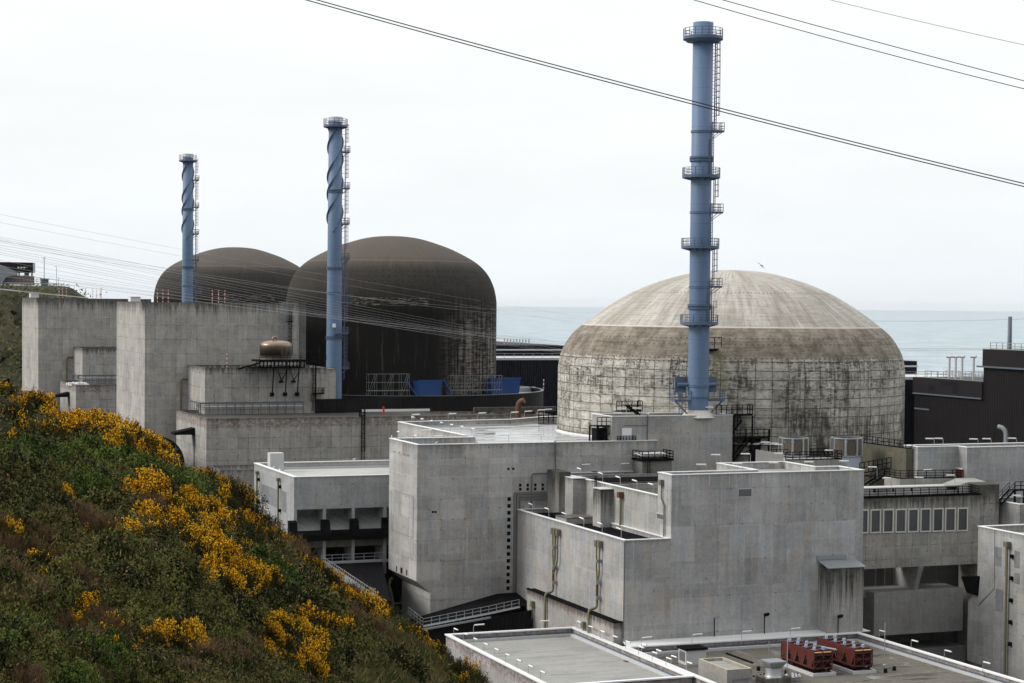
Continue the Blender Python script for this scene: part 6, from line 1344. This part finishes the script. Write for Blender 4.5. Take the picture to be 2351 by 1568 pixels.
lamps([(az(*c4(x, 1150), 31.)[0], 230.2 if x < 830 else 227.9, 31.05) for x in (654, 735, 970, 1090, 1324)], math.pi, 'on the front coping of the pale kinked block')
lamps([(*av(*c14(x, y), v_)[:2], av(*c14(x, y), v_)[2]) for x, y, v_ in ((925, 830, 225.2), (1472, 820, 225.2), (2008, 780, 225.2))], math.pi, 'on the roof corridor above the windows')
lamps([(*av(*c14(x, y), v_)[:2], av(*c14(x, y), v_)[2]) for x, y, v_ in ((675, 640, 228.4), (980, 545, 236.))], math.pi, 'over the black stairs left of the roof terrace')
lamps([(*av(*c14(x, y), v_)[:2], av(*c14(x, y), v_)[2]) for x, y, v_ in ((1460, 690, 228.9), (1425, 520, 232.))], 0, 'at the railing of the roof terrace')
lamps([(av(*c3(x, 1000), 251.8)[0], 251.8, 34.65) for x in (540, 632, 1070)], math.pi, 'on the stack base block roof')
q = av(*c13(915, 430), 221.); lamps([(q[0], 219., zq + .1)], math.pi, 'on the grey wall block at the right picture edge')

# ------------------------------------------------------------------ things on the headland
def hp(x, y, D=640.): return ad(*c16(x, y), D)
t = thing('clifftop_building', 'long black building on stilts with white windows, on the far headland at the left edge', 'building', hp(0, 420))
a, b = hp(-420, 187), hp(518, 352); m = MB(); m.box(a[0], b[0], a[1] - 60, a[1] + 10, b[2], a[2] + .2) if False else m.box(a[0], b[0], b[1], b[1] + 14, b[2], a[2]); m.build('upper_storey', M['cladband'], t)
c_r = hp(585, 352); MB().add([(b[0] + .02, b[1], b[2]), (c_r[0], b[1] + 5, b[2]), (c_r[0], b[1] + 5, a[2]), (b[0] + .02, b[1], a[2]), (b[0] + .02, b[1] + 14, b[2]), (c_r[0], b[1] + 14, b[2]), (c_r[0], b[1] + 14, a[2]), (b[0] + .02, b[1] + 14, a[2])], [(0, 1, 2, 3), (1, 5, 6, 2), (3, 2, 6, 7)]).build('end_wall', M['greymetal'], t)
for x in (278, 327, 374):
    q = hp(x, 276); MB().box(q[0] - .3, q[0] + .3, b[1] - .06, b[1] + .1, q[2] - .24, q[2] + .24).build('window', M['lampw'], t)
q = hp(405, 270); MB().box(q[0] - .5, q[0] + .6, b[1] - .06, b[1] + .1, q[2] - .1, q[2] + .1).build('window', M['greymetal'], t)
m = MB()
for x, w_ in ((315, .2), (440, 1.3), (527, .2), (255, 1.1)): q = hp(x, 352); g0 = hp(x, 408 if x != 440 else 430); m.box(q[0] - w_ / 2, q[0] + w_ / 2, b[1] + 3, b[1] + 6, g0[2] - .5, b[2] - .01)
m.build('stilts', M['greymetal'], t)
q0, q1 = hp(-300, 440), hp(548, 405); MB().box(q0[0], q1[0], b[1] + 1.5, b[1] + 12, q0[2] - 2, q1[2]).build('plinth', plain('pink_wall', (.3, .25, .22), .8), t)
q0, q1 = hp(-300, 410), hp(195, 325); MB().box(q0[0], q1[0], b[1] - 2, b[1] - .1, q0[2], q1[2]).build('glass_hall', M['glass'], t)
p0, p1, p2 = hp(-80, 220), hp(60, 265), hp(235, 350); MB().add([(p0[0], b[1] - 3, p0[2]), (p1[0], b[1] - 3, p1[2]), (p2[0], b[1] - 3, p2[2]), (p2[0], b[1] - 3, p2[2] - 1), (p1[0], b[1] - 3, p1[2] - 3.5), (p0[0], b[1] - 3, p0[2] - 9)] + [(p0[0], b[1] - .2, p0[2]), (p1[0], b[1] - .2, p1[2]), (p2[0], b[1] - .2, p2[2])], [(5, 4, 1, 0), (4, 3, 2, 1), (0, 1, 7, 6), (1, 2, 8, 7)]).build('curved_roof', M['greymetal'], t)
q0, q1 = hp(655, 515), hp(768, 460); t = thing('gatehouse', 'small glazed gatehouse beside the lamp post on the far headland', 'hut', q0); MB().box(q0[0], q1[0], q0[1], q0[1] + 3, q0[2] - 1, q1[2]).build('glazing', plain('hut_glass', (.09, .13, .13), .3), t); MB().box(q0[0] - .2, q1[0] + .5, q0[1] - .3, q0[1] + 3.3, q1[2] + .01, q1[2] + .3).build('roof', M['grayc'], t)
for lab, x, yt, yb, k in (('tall double headed lamp post beside the gatehouse on the far headland', 693, 122, 512, 0), ('thin lamp post with arm pointing left on the far headland', 886, 260, 548, 1), ('short lamp post on the headland slope just left of the marker rods', 918, 445, 735, 1), ('thin lamp post in the gap behind the farthest left block', 1590, 595, 755, 1)):
    D = 640. if x < 1000 else 700.; a = ad(*c16(x, yb), D); b_ = ad(*c16(x, yt), D); m = MB(); m.bar(a, (a[0], a[1], b_[2]), .2 if k == 0 else .13)
    if k == 0: m.box(a[0] - .42, a[0] + .42, a[1] - .2, a[1] + .2, b_[2] - .1, b_[2] + .08)
    else: m.bar((a[0], a[1], b_[2]), (a[0] + (-.7 if yb == 548 else .35), a[1], b_[2] + .03), .12)
    m.single('lamp_post', M['greymetal'], lab, 'lamp post', a)
for k, x in enumerate((1454, 1518, 1572)):
    q = ad(*c16(x, 757), 610); rod(f'distant red and white rod in the gap behind the farthest left block, {ORD[k]} of three', q[0], q[1], q[2], 3.3, 'distant rods')
def guard(lab, pts):
    m = MB(); P = [ad(*c16(x, y), D) for x, y, D in pts]
    for a, b in zip(P[:-1], P[1:]): m.bar(a, b, .15, .32)
    for p in P: m.bar((p[0], p[1], p[2] - .8), p, .14)
    m.single('guard_rail', M['galv'], lab, 'guard rail', P[0])
guard('upper road guard rail on the far headland below the fence', [(-100, 508, 635), (0, 512, 635), (200, 516, 635), (500, 522, 635), (760, 530, 635), (990, 534, 635)])
guard('lower road guard rail sloping across the far headland', [(-100, 604, 618), (0, 612, 616), (300, 643, 612), (600, 675, 610), (900, 705, 608), (1100, 724, 606), (1380, 750, 604)])
m = MB()
for k in range(14): q = hp(-60 + k * 58, 515, 638); m.bar(q, (q[0], q[1], q[2] + 1.7), .12)
for h_ in (.5, 1.1, 1.65): m.bar((hp(-60, 515, 638)[0], hp(-60, 515, 638)[1], hp(-60, 515, 638)[2] + h_), (hp(694, 515, 638)[0], hp(694, 515, 638)[1], hp(694, 515, 638)[2] + h_), .1)
m.single('mesh_fence', plain('green_fence', (.03, .06, .045), .6), 'dark green mesh fence along the headland road below the black building', 'fence', hp(0, 515, 638))

# ------------------------------------------------------------------ overhead cables
def wire(lab, pts, r, mat, group=None):
    P = [Vector(ad(x, y, D)) for x, y, D in pts]
    a, b, c = P[0], P[len(P) // 2], P[-1]; out = []
    t1 = (b - a).length / ((b - a).length + (c - b).length)
    for k in range(61):
        t = -1.1 + 2.5 * k / 60; l0 = (t - t1) * (t - 1) / (t1); l1 = t * (t - 1) / (t1 * (t1 - 1)); l2 = t * (t - t1) / (1 - t1)
        out.append(a * l0 + b * l1 + c * l2)
    m = MB(); m.tube([tuple(p) for p in out], r, 6); return m.single('overhead_cable', mat, lab, 'cable', tuple(out[0]), group)
def pair(labs, p0, p1, p2, dy, D, r):
    for lab, d in zip(labs, (0, dy)):
        wire(lab, [(p0[0], p0[1] + d, D), (p1[0], p1[1] + d, D), (p2[0], p2[1] + d, D)], r, M['wire'])
ext = lambda x, y, s, dx: (x + dx, y + s * dx)
pair(('thick dark cable crossing in front of the tall stack, upper of the pair', 'thick dark cable crossing in front of the tall stack, lower of the pair'), (640, -25), (1590, 232), (2430, 440), 7, 62, .019)
pair(('dark cable across the top right corner, upper of the pair', ), (1560, -28), (1990, 90), (2430, 206), 0, 75, .017)
pair(('dark cable across the top right corner, lower of the pair', ), (1520, -22), (1960, 103), (2430, 223), 0, 75, .017)
pair(('thin dark cable in the extreme top right corner, above the other pair', ), (1820, -22), (2120, 51), (2430, 120), 0, 85, .011)
WL = [((-40, 536), (416, 624), (1150, 770)), ((-40, 540), (416, 630), (1150, 774)), ((-40, 543), (416, 636), (1180, 782)), ((-40, 547), (416, 641), (1180, 787)),
      ((-40, 560), (416, 650), (1200, 790)), ((-40, 565), (416, 655), (1200, 795)), ((-40, 571), (416, 661), (1220, 800)), ((-40, 575), (416, 666), (1230, 803)),
      ((-40, 590), (416, 672), (1240, 806)), ((60, 620), (351, 664), (900, 743)), ((60, 626), (351, 670), (900, 749)), ((60, 632), (351, 677), (900, 752))]
for k, (a, b, c) in enumerate(WL):
    wire(f'thin pale cable across the left blocks, {ORD[k]} from the top of the bundle', [(*a, 190), (*b, 250), (1420, c[1] + (c[1] - b[1]) / (c[0] - b[0]) * (1420 - c[0]) * .8, 470)], .013, M['wirel'], 'thin pale cables')
for k, (a, b, c) in enumerate((((-40, 484), (416, 572), (1300, 722)), ((-40, 503), (416, 588), (1300, 738)), ((500, 640), (900, 690), (1300, 712)), ((600, 650), (1000, 705), (1330, 726)), ((900, 742), (1150, 771), (1290, 784)), ((900, 748), (1150, 776), (1290, 788)))):
    wire(('very thin cable crossing the sky left of the far stack, upper', 'very thin cable crossing the sky left of the far stack, lower', 'very thin cable crossing the nearer dark dome and sea, uppermost', 'very thin cable crossing the nearer dark dome and sea, second', 'thin cable against the sea left of the white dome, upper', 'thin cable against the sea left of the white dome, lower')[k], [(*a, 230), (*b, 300), (1420 if k > 1 else c[0], c[1] + ((c[1] - b[1]) / (c[0] - b[0]) * (1420 - c[0]) * .8 if k > 1 else 0), 480)], .013, M['wirel'])
for k, (y0, y1) in enumerate(((734, 737), (796, 797), (800, 801))):
    wire(('very thin cable over the sea right of the white dome, uppermost', 'pale cable over the sea right of the white dome, middle', 'pale cable over the sea right of the white dome, lowest')[k], [(1960, y0 + 2, 520), (2150, y0 + 3, 500), (2400, y0 - 4 if k == 0 else y1 + 1, 480)], .05 if k == 0 else .12, M['wirel'] if k == 0 else M['galv'])

# ------------------------------------------------------------------ gulls
def gull(lab, u, v, z, rz):
    t = thing('gull', lab, 'gull', (u, v, z), 'perched gulls', rz); m = MB()
    b = Vector((u, v, z))
    m.tube([(u - .26, v, z + .2), (u - .12, v, z + .22), (u + .06, v, z + .24), (u + .15, v, z + .31), (u + .2, v, z + .38), (u + .26, v, z + .39), (u + .31, v, z + .37)], [.015, .06, .085, .06, .045, .04, .012], 8); m.bar((u, v - .02, z), (u, v - .02, z + .18), .015); m.bar((u, v + .02, z), (u, v + .02, z + .18), .015); m.build('body', M['lampw'], t)
    MB().tube([(u - .34, v, z + .2), (u - .1, v, z + .27), (u + .06, v, z + .28)], [.02, .07, .03], 6).build('wing', M['grayc'], t); return t
for lab, (q, rz) in (('white gull perched on the left coping of the bay block, nearer', (au(*c5(1018, 660), U5 + .2), 2.)), ('white gull perched on the left coping of the bay block, farther', (au(*c5(966, 640), U5 + .2), .4)), ('white gull perched on the far coping of the bay block', (av(*c5(1600, 568), VB5 - .2), 0.)),
                     ('white gull perched at the corner of the tower block coping', (az(*c6(129, 300), 31.1), 1.)), ('white gull on the front coping of the tower block', (az(*c6(478, 348), 31.1), 0.5)), ('white gull on the coping of the stack base block', (av(*c3(670, 998), 251.5), 0.2))):
    z_ = 25.32 if 'bay' in lab else (31.1 if 'tower' in lab else 34.7); gull(lab, q[0], q[1], z_, rz)
q = Vector(ad(1749, 610, 250)); m = MB()
m.tube([tuple(q + Vector((-.25, 0, .05))), tuple(q), tuple(q + Vector((.3, 0, -.08)))], [.02, .09, .02], 8)
m.add([tuple(q + Vector(p)) for p in ((0, -.1, .05), (0, .12, .05), (-.5, .1, .4), (-.9, .05, .45), (.35, .1, -.3), (.75, .05, -.42), (-.5, .25, .4), (.35, .25, -.3))], [(0, 1, 6, 2), (2, 6, 3), (0, 4, 7, 1), (4, 5, 7)])
m.single('flying_gull', M['greymetal'], 'gull in flight just above the white dome', 'gull', tuple(q))

# ------------------------------------------------------------------ vegetation
def leaf_geo(cen, ax, up, ln, wd):
    """flat leaf quads: centre, long axis, side hint, length, width -> verts"""
    ax = ax / np.linalg.norm(ax, axis=1, keepdims=True); sd = np.cross(ax, up); sd /= np.linalg.norm(sd, axis=1, keepdims=True) + 1e-9
    l = ln[:, None] * ax; s = wd[:, None] * sd * .5
    return np.stack([cen - s * .5, cen + l * .5 - s, cen + l, cen + l * .5 + s], 1).reshape(-1, 3)
def leaf_mesh(name, V, mat):
    n = len(V) // 4; me = bpy.data.meshes.new(name); me.vertices.add(4 * n); me.vertices.foreach_set('co', V.astype(np.float32).ravel())
    me.loops.add(4 * n); me.loops.foreach_set('vertex_index', np.arange(4 * n, dtype=np.int32)); me.polygons.add(n)
    me.polygons.foreach_set('loop_start', np.arange(0, 4 * n, 4, dtype=np.int32)); me.polygons.foreach_set('loop_total', np.full(n, 4, dtype=np.int32)); me.update(); me.validate(); me.materials.append(mat); return me
def rdir(n, upb=0.): d = RNG.normal(size=(n, 3)); d[:, 2] += upb; return d / np.linalg.norm(d, axis=1, keepdims=True)
def shoots(n_sh, rad, hgt, spread):
    """tips of shoots in an uneven dome crown, radius ~1"""
    a = RNG.uniform(0, 2 * np.pi, n_sh); lob = 1 + .22 * np.sin(3 * a + RNG.uniform(0, 6)) + .15 * np.sin(5 * a + RNG.uniform(0, 6))
    r = np.sqrt(RNG.uniform(0, 1, n_sh)); z = hgt * (np.sqrt(np.clip(1 - r ** 2 * .9, 0, 1))) * RNG.uniform(.72, 1.12, n_sh)
    return np.stack([r * lob * rad * np.cos(a), r * lob * rad * np.sin(a), z], 1), np.stack([np.cos(a) * r * spread, np.sin(a) * r * spread, np.ones(n_sh)], 1)
def proto_gorse(nf, ns=230):
    tip, d = shoots(ns, 1., .85, .7); d /= np.linalg.norm(d, axis=1, keepdims=True)
    V = []; K = 26
    t = RNG.uniform(0, 1, (ns, K)); L = RNG.uniform(.25, .55, (ns, 1, 1))
    cen = (tip[:, None, :] - d[:, None, :] * L * t[..., None]).reshape(-1, 3); cen += RNG.normal(size=cen.shape) * .035
    ax = (np.repeat(d, K, 0) * .8 + rdir(ns * K) * .8); V.append(leaf_geo(cen, ax, rdir(ns * K), RNG.uniform(.05, .11, ns * K), RNG.uniform(.016, .034, ns * K)))
    pt = rdir(700, .2); pt[:, 2] = np.abs(pt[:, 2]) * .55; cen = pt * RNG.uniform(.4, .85, (700, 1)); V.append(leaf_geo(cen, rdir(700, .5), rdir(700), RNG.uniform(.1, .22, 700), RNG.uniform(.02, .05, 700)))
    fol = leaf_mesh('gorse_foliage', np.concatenate(V), M['gorse'])
    # flowers sit along the outer part of a patchy selection of shoots
    s_ = np.sin(tip[:, 0] * 3 + RNG.uniform(0, 6)) + np.sin(tip[:, 1] * 3.3 + RNG.uniform(0, 6)) + tip[:, 2] * 1.2 + RNG.normal(size=ns) * .5
    sel = np.argsort(-s_)[:int(ns * nf)]; KF = 15; tt = RNG.uniform(0, 1, (len(sel), KF)) ** 1.3
    cen = (tip[sel][:, None, :] - d[sel][:, None, :] * L[sel] * tt[..., None] * .75).reshape(-1, 3) + RNG.normal(size=(len(sel) * KF, 3)) * .038
    n = len(cen); flo = leaf_mesh('gorse_flowers', leaf_geo(cen, rdir(n, .6), rdir(n), RNG.uniform(.045, .085, n), RNG.uniform(.04, .075, n)), M['flower'])
    return fol, flo
def proto_leafy(mat, n=3600, ln=(.08, .15), wd=(.055, .1), hg=.9):
    tip, d = shoots(90, 1., hg, .6); k = RNG.integers(0, 90, n); t = RNG.uniform(0, 1, n) ** 1.6
    cen = tip[k] - d[k] * (t * .45)[:, None] + RNG.normal(size=(n, 3)) * np.array([.085, .085, .05])
    out = cen * np.array([1, 1, .6]) + np.array([0, 0, .55]) + RNG.normal(size=(n, 3)) * .42
    return leaf_mesh('leafy_foliage', leaf_geo(cen, rdir(n, .1), out, RNG.uniform(*ln, n), RNG.uniform(*wd, n)), mat)
def proto_twig(n=2600):
    tip, d = shoots(120, 1., .8, .9); k = RNG.integers(0, 120, n); t = RNG.uniform(0, 1, n)
    cen = tip[k] * (1 - t * .7)[:, None] + RNG.normal(size=(n, 3)) * .07
    return leaf_mesh('twig_mass', leaf_geo(cen, d[k] + rdir(n) * .8, rdir(n), RNG.uniform(.1, .3, n), RNG.uniform(.009, .02, n)), M['twig'])
PROTO = {'full': [proto_gorse(.40) for _ in range(3)], 'half': [proto_gorse(.21) for _ in range(3)], 'thin': [proto_gorse(.1) for _ in range(2)],
         'bright': [(proto_leafy(M['bright']), None) for _ in range(2)], 'leafy': [(proto_leafy(M['leaf'], 3600, (.075, .13), (.05, .085), .75), None) for _ in range(3)],
         'twig': [(proto_twig(), None) for _ in range(2)]}
NAME = {'full': ('gorse_bush', 'gorse bush'), 'half': ('gorse_bush', 'gorse bush'), 'thin': ('gorse_bush', 'gorse bush'), 'bright': ('leafy_shrub', 'shrub'), 'leafy': ('bramble_shrub', 'bramble'), 'twig': ('dry_shrub', 'dry shrub')}
DESC = {'full': 'gorse bush thick with yellow flowers', 'half': 'gorse bush with scattered yellow flowers', 'thin': 'dark gorse bush with few flowers', 'bright': 'fresh green leafy shrub', 'leafy': 'low dark green bramble shrub', 'twig': 'bare brown twiggy shrub'}
def place(x, y):
    if y > 1460 and x > 800: return 'on the slope near the grey front roof'
    if lerp_table(CREST, x) > y - 75: return 'along the crest of the slope' + (' at the far left' if x < 200 else (' beside the concrete blocks' if x > 420 else ''))
    if x < 230: return 'on the left side of the slope' + (' near the bottom' if y > 1330 else '')
    if y > 1390: return 'in the foreground near the bottom edge'
    return 'in the middle of the slope' + (' towards the bay block' if x > 450 else '')
def bush(kind, x, y, rpx):
    (px_, py_, pz_), d = hill_at(x, y + rpx * .35)
    s = rpx * d / F; fol, flo = PROTO[kind][RNG.integers(0, len(PROTO[kind]))]
    nm, cat = NAME[kind]; r = bpy.data.objects.new(nm, None); C.objects.link(r); r.location = (px_, py_, pz_ - .12 * s); r.rotation_euler = (0, 0, float(RNG.uniform(0, 6.28)))
    k = float(RNG.uniform(.85, 1.15)); r.scale = (s * k, s * k, s * float(RNG.uniform(1.15, 1.7))); r.empty_display_size = .3
    lab = DESC[kind] + ' ' + place(x, y); tag(r, lab, cat, lab.replace('bush', 'bushes').replace('shrub', 'shrubs'))
    o = bpy.data.objects.new('foliage', fol); C.objects.link(o); o.parent = r
    if flo: f = bpy.data.objects.new('flowers', flo); C.objects.link(f); f.parent = r
YF = [(8, 915), (40, 935), (75, 952), (110, 972), (128, 975), (152, 968), (178, 962), (205, 970), (232, 975), (262, 985), (292, 992), (318, 1005), (335, 1020), (352, 1040), (375, 1062), (165, 990), (200, 995), (240, 1000), (285, 1012),
      (330, 1118), (300, 1128), (352, 1135), (375, 1160), (405, 1170), (430, 1150), (455, 1162), (485, 1180), (395, 1205), (425, 1225), (330, 1205), (350, 1235), (300, 1225), (478, 1225), (515, 1215), (450, 1250), (500, 1262), (470, 1285), (520, 1292), (555, 1300), (490, 1320), (540, 1325), (585, 1335), (610, 1345), (515, 1345),
      (640, 1440), (672, 1438), (705, 1436), (735, 1448), (762, 1455), (625, 1465), (655, 1470), (690, 1472), (725, 1478), (710, 1505), (745, 1500), (820, 1398), (845, 1410), (868, 1420), (690, 1522), (725, 1540), (445, 1475), (385, 1482), (700, 1552), (800, 1385)]
YH = [(440, 1088), (470, 1098), (500, 1112), (520, 1128), (545, 1150), (570, 1170), (590, 1188), (610, 1205), (640, 1240), (660, 1262), (690, 1288), (715, 1305), (740, 1320), (20, 960), (60, 985), (95, 1000), (125, 1010), (270, 1030), (310, 1040), (395, 1095), (540, 1230), (560, 1265), (590, 1290), (620, 1300), (420, 1195), (440, 1275), (560, 1215),
      (780, 1370), (610, 1500), (640, 1535), (780, 1430), (890, 1445), (905, 1462), (930, 1478), (960, 1492), (985, 1505), (1000, 1512), (240, 1482), (265, 1500), (20, 1235), (80, 1290), (60, 1330), (120, 1305), (150, 1140), (160, 1420), (215, 1402), (250, 1440), (340, 1480), (420, 1500), (470, 1490), (230, 1230)]
for x, y in YF: bush('full', x + RNG.normal() * 4, y + RNG.normal() * 4, float(RNG.uniform(38, 58)))
for x, y in YH: bush('half', x + RNG.normal() * 4, y + RNG.normal() * 4, float(RNG.uniform(34, 52)))
for x, y in ((560, 1240), (640, 1215), (655, 1238), (600, 1235), (700, 1310), (760, 1340), (800, 1350), (830, 1370), (850, 1390), (880, 1425), (1040, 1545), (1070, 1560), (1020, 1530), (1095, 1575), (600, 1390), (30, 1010), (520, 1160), (450, 1330), (760, 1400)): bush('thin', x, y, float(RNG.uniform(32, 46)))
for x, y in ((20, 1040), (60, 1035), (100, 1050), (150, 1055), (200, 1050), (245, 1065), (280, 1060), (320, 1075), (350, 1085), (380, 1100), (410, 1105), (130, 1080), (180, 1090), (230, 1100), (290, 1105), (200, 1125), (225, 1135), (40, 1075), (430, 1120), (640, 1330), (600, 1310), (700, 1375), (450, 1120)): bush('bright', x, y, float(RNG.uniform(36, 54)))
for k in range(230):
    y = RNG.uniform(1085, 1565); x = RNG.uniform(-10, 1.55 * (y - 880) if y > 1330 else .75 * (y - 700))
    if min((x - a) ** 2 + (y - b) ** 2 for a, b in YF + YH) > 46 ** 2: bush('leafy', x, y, float(RNG.uniform(38, 74)))
for k in range(26): bush('bright', RNG.uniform(-10, 260), RNG.uniform(1430, 1580), float(RNG.uniform(34, 56)))
for x, y in ((30, 1400), (80, 1430), (40, 1470), (120, 1470), (90, 1520), (30, 1540), (160, 1530), (200, 1480), (330, 1160), (560, 1490), (520, 1510), (590, 1530), (620, 1225), (670, 1275), (650, 1300), (800, 1430), (850, 1460), (940, 1500), (880, 1480), (60, 1370), (15, 1350), (350, 1175), (480, 1525), (420, 1540), (820, 1350)) + tuple((float(RNG.uniform(-10, 250)), float(RNG.uniform(1180, 1570))) for _ in range(34)): bush('twig', x, y, float(RNG.uniform(36, 58)))
# continuous low cover between the bushes
N = 215000
xx = np.where(RNG.uniform(0, 1, N) < .78, RNG.uniform(-140, 1260, N), RNG.uniform(-560, 1440, N)); yy = np.sqrt(RNG.uniform(0, 1, N)) * 0 + RNG.uniform(0, 1, N)
cen = np.zeros((N, 3)); dd_ = np.zeros(N)
xg = np.arange(-600, 1481, 10.); cg = np.array([lerp_table(CREST, x) for x in xg]); lg = np.array([crestd(x) for x in xg])
cy_ = np.interp(xx, xg, cg); Lc = np.interp(xx, xg, lg); yv = cy_ + (np.maximum(1640, cy_ + 60) - cy_) * yy
q = (yv - cy_) / F / H0 + 1 / Lc; dd_ = 1 / q; zz = H - dd_ * (yv - (699 + .01012 * (xx - CX))) / F
cen[:, 0] = (xx - CX) / F * dd_; cen[:, 1] = dd_; lift = np.abs(RNG.normal(size=N)) * .0018 * dd_; bumpy = .0042 * dd_ * (np.sin(cen[:, 0] * 1.3) + np.sin(cen[:, 1] * .9 + cen[:, 0] * .8)); cen[:, 2] = zz + lift + bumpy
kd = RNG.uniform(0, 1, N); isg = (xx > 820) & (yv > 1470) & (xx < 1030) | (kd < .05)
sz = dd_ / F; gap = (bumpy / dd_ < -.0025) & (RNG.uniform(0, 1, N) < .75); isg &= ~gap
def cover(name, sel, lab, lo, hi, wr, upb, mat):
    n = int(sel.sum()); L_ = RNG.uniform(lo, hi, n) * sz[sel]
    o = bpy.data.objects.new(name, leaf_mesh(name, leaf_geo(cen[sel], rdir(n, upb), rdir(n, 1.5 if wr > .2 else .3), L_, L_ * wr * RNG.uniform(.7, 1.2, n)), mat)); C.objects.link(o); tag(o, lab, 'ground cover', None, 'stuff')
cover('ground_cover', ~isg & ~gap, 'low tangle of bramble leaves covering the slope', 5, 10, .62, .1, M['cover'])
cover('rough_grass', isg, 'rough grass growing between the bushes', 12, 30, .09, 1.6, M['grass'])

# scrub on the far headland
hv = np.array(HEAD); n = 26000; k = RNG.integers(0, len(hv), n); hc = hv[k] + RNG.normal(size=(n, 3)) * np.array([4., 4., .25]); hc[:, 2] += .2
L_ = RNG.uniform(.5, 1.5, n); o = bpy.data.objects.new('headland_scrub', leaf_mesh('headland_scrub', leaf_geo(hc, rdir(n, .3), rdir(n, .8), L_, L_ * .6), M['leaf'])); C.objects.link(o); tag(o, 'low scrub covering the far headland', 'scrub', None, 'stuff')
# thin sea haze
hb = MB().box(-30000, 30000, -400, 40000, -16, 140); me = bpy.data.meshes.new('haze'); me.from_pydata(hb.v, [], hb.f); me.update()
hm = bpy.data.materials.new('haze'); hm.use_nodes = True; hn = hm.node_tree; hn.nodes.remove(hn.nodes['Principled BSDF']); pv = hn.nodes.new('ShaderNodeVolumePrincipled')
pv.inputs['Color'].default_value = (.93, .96, 1, 1); pv.inputs['Density'].default_value = 1.3e-5; pv.inputs['Anisotropy'].default_value = .3
hn.links.new(pv.outputs[0], hn.nodes['Material Output'].inputs['Volume']); me.materials.append(hm); ho = bpy.data.objects.new('haze', me); C.objects.link(ho); ho['kind'] = 'stuff'
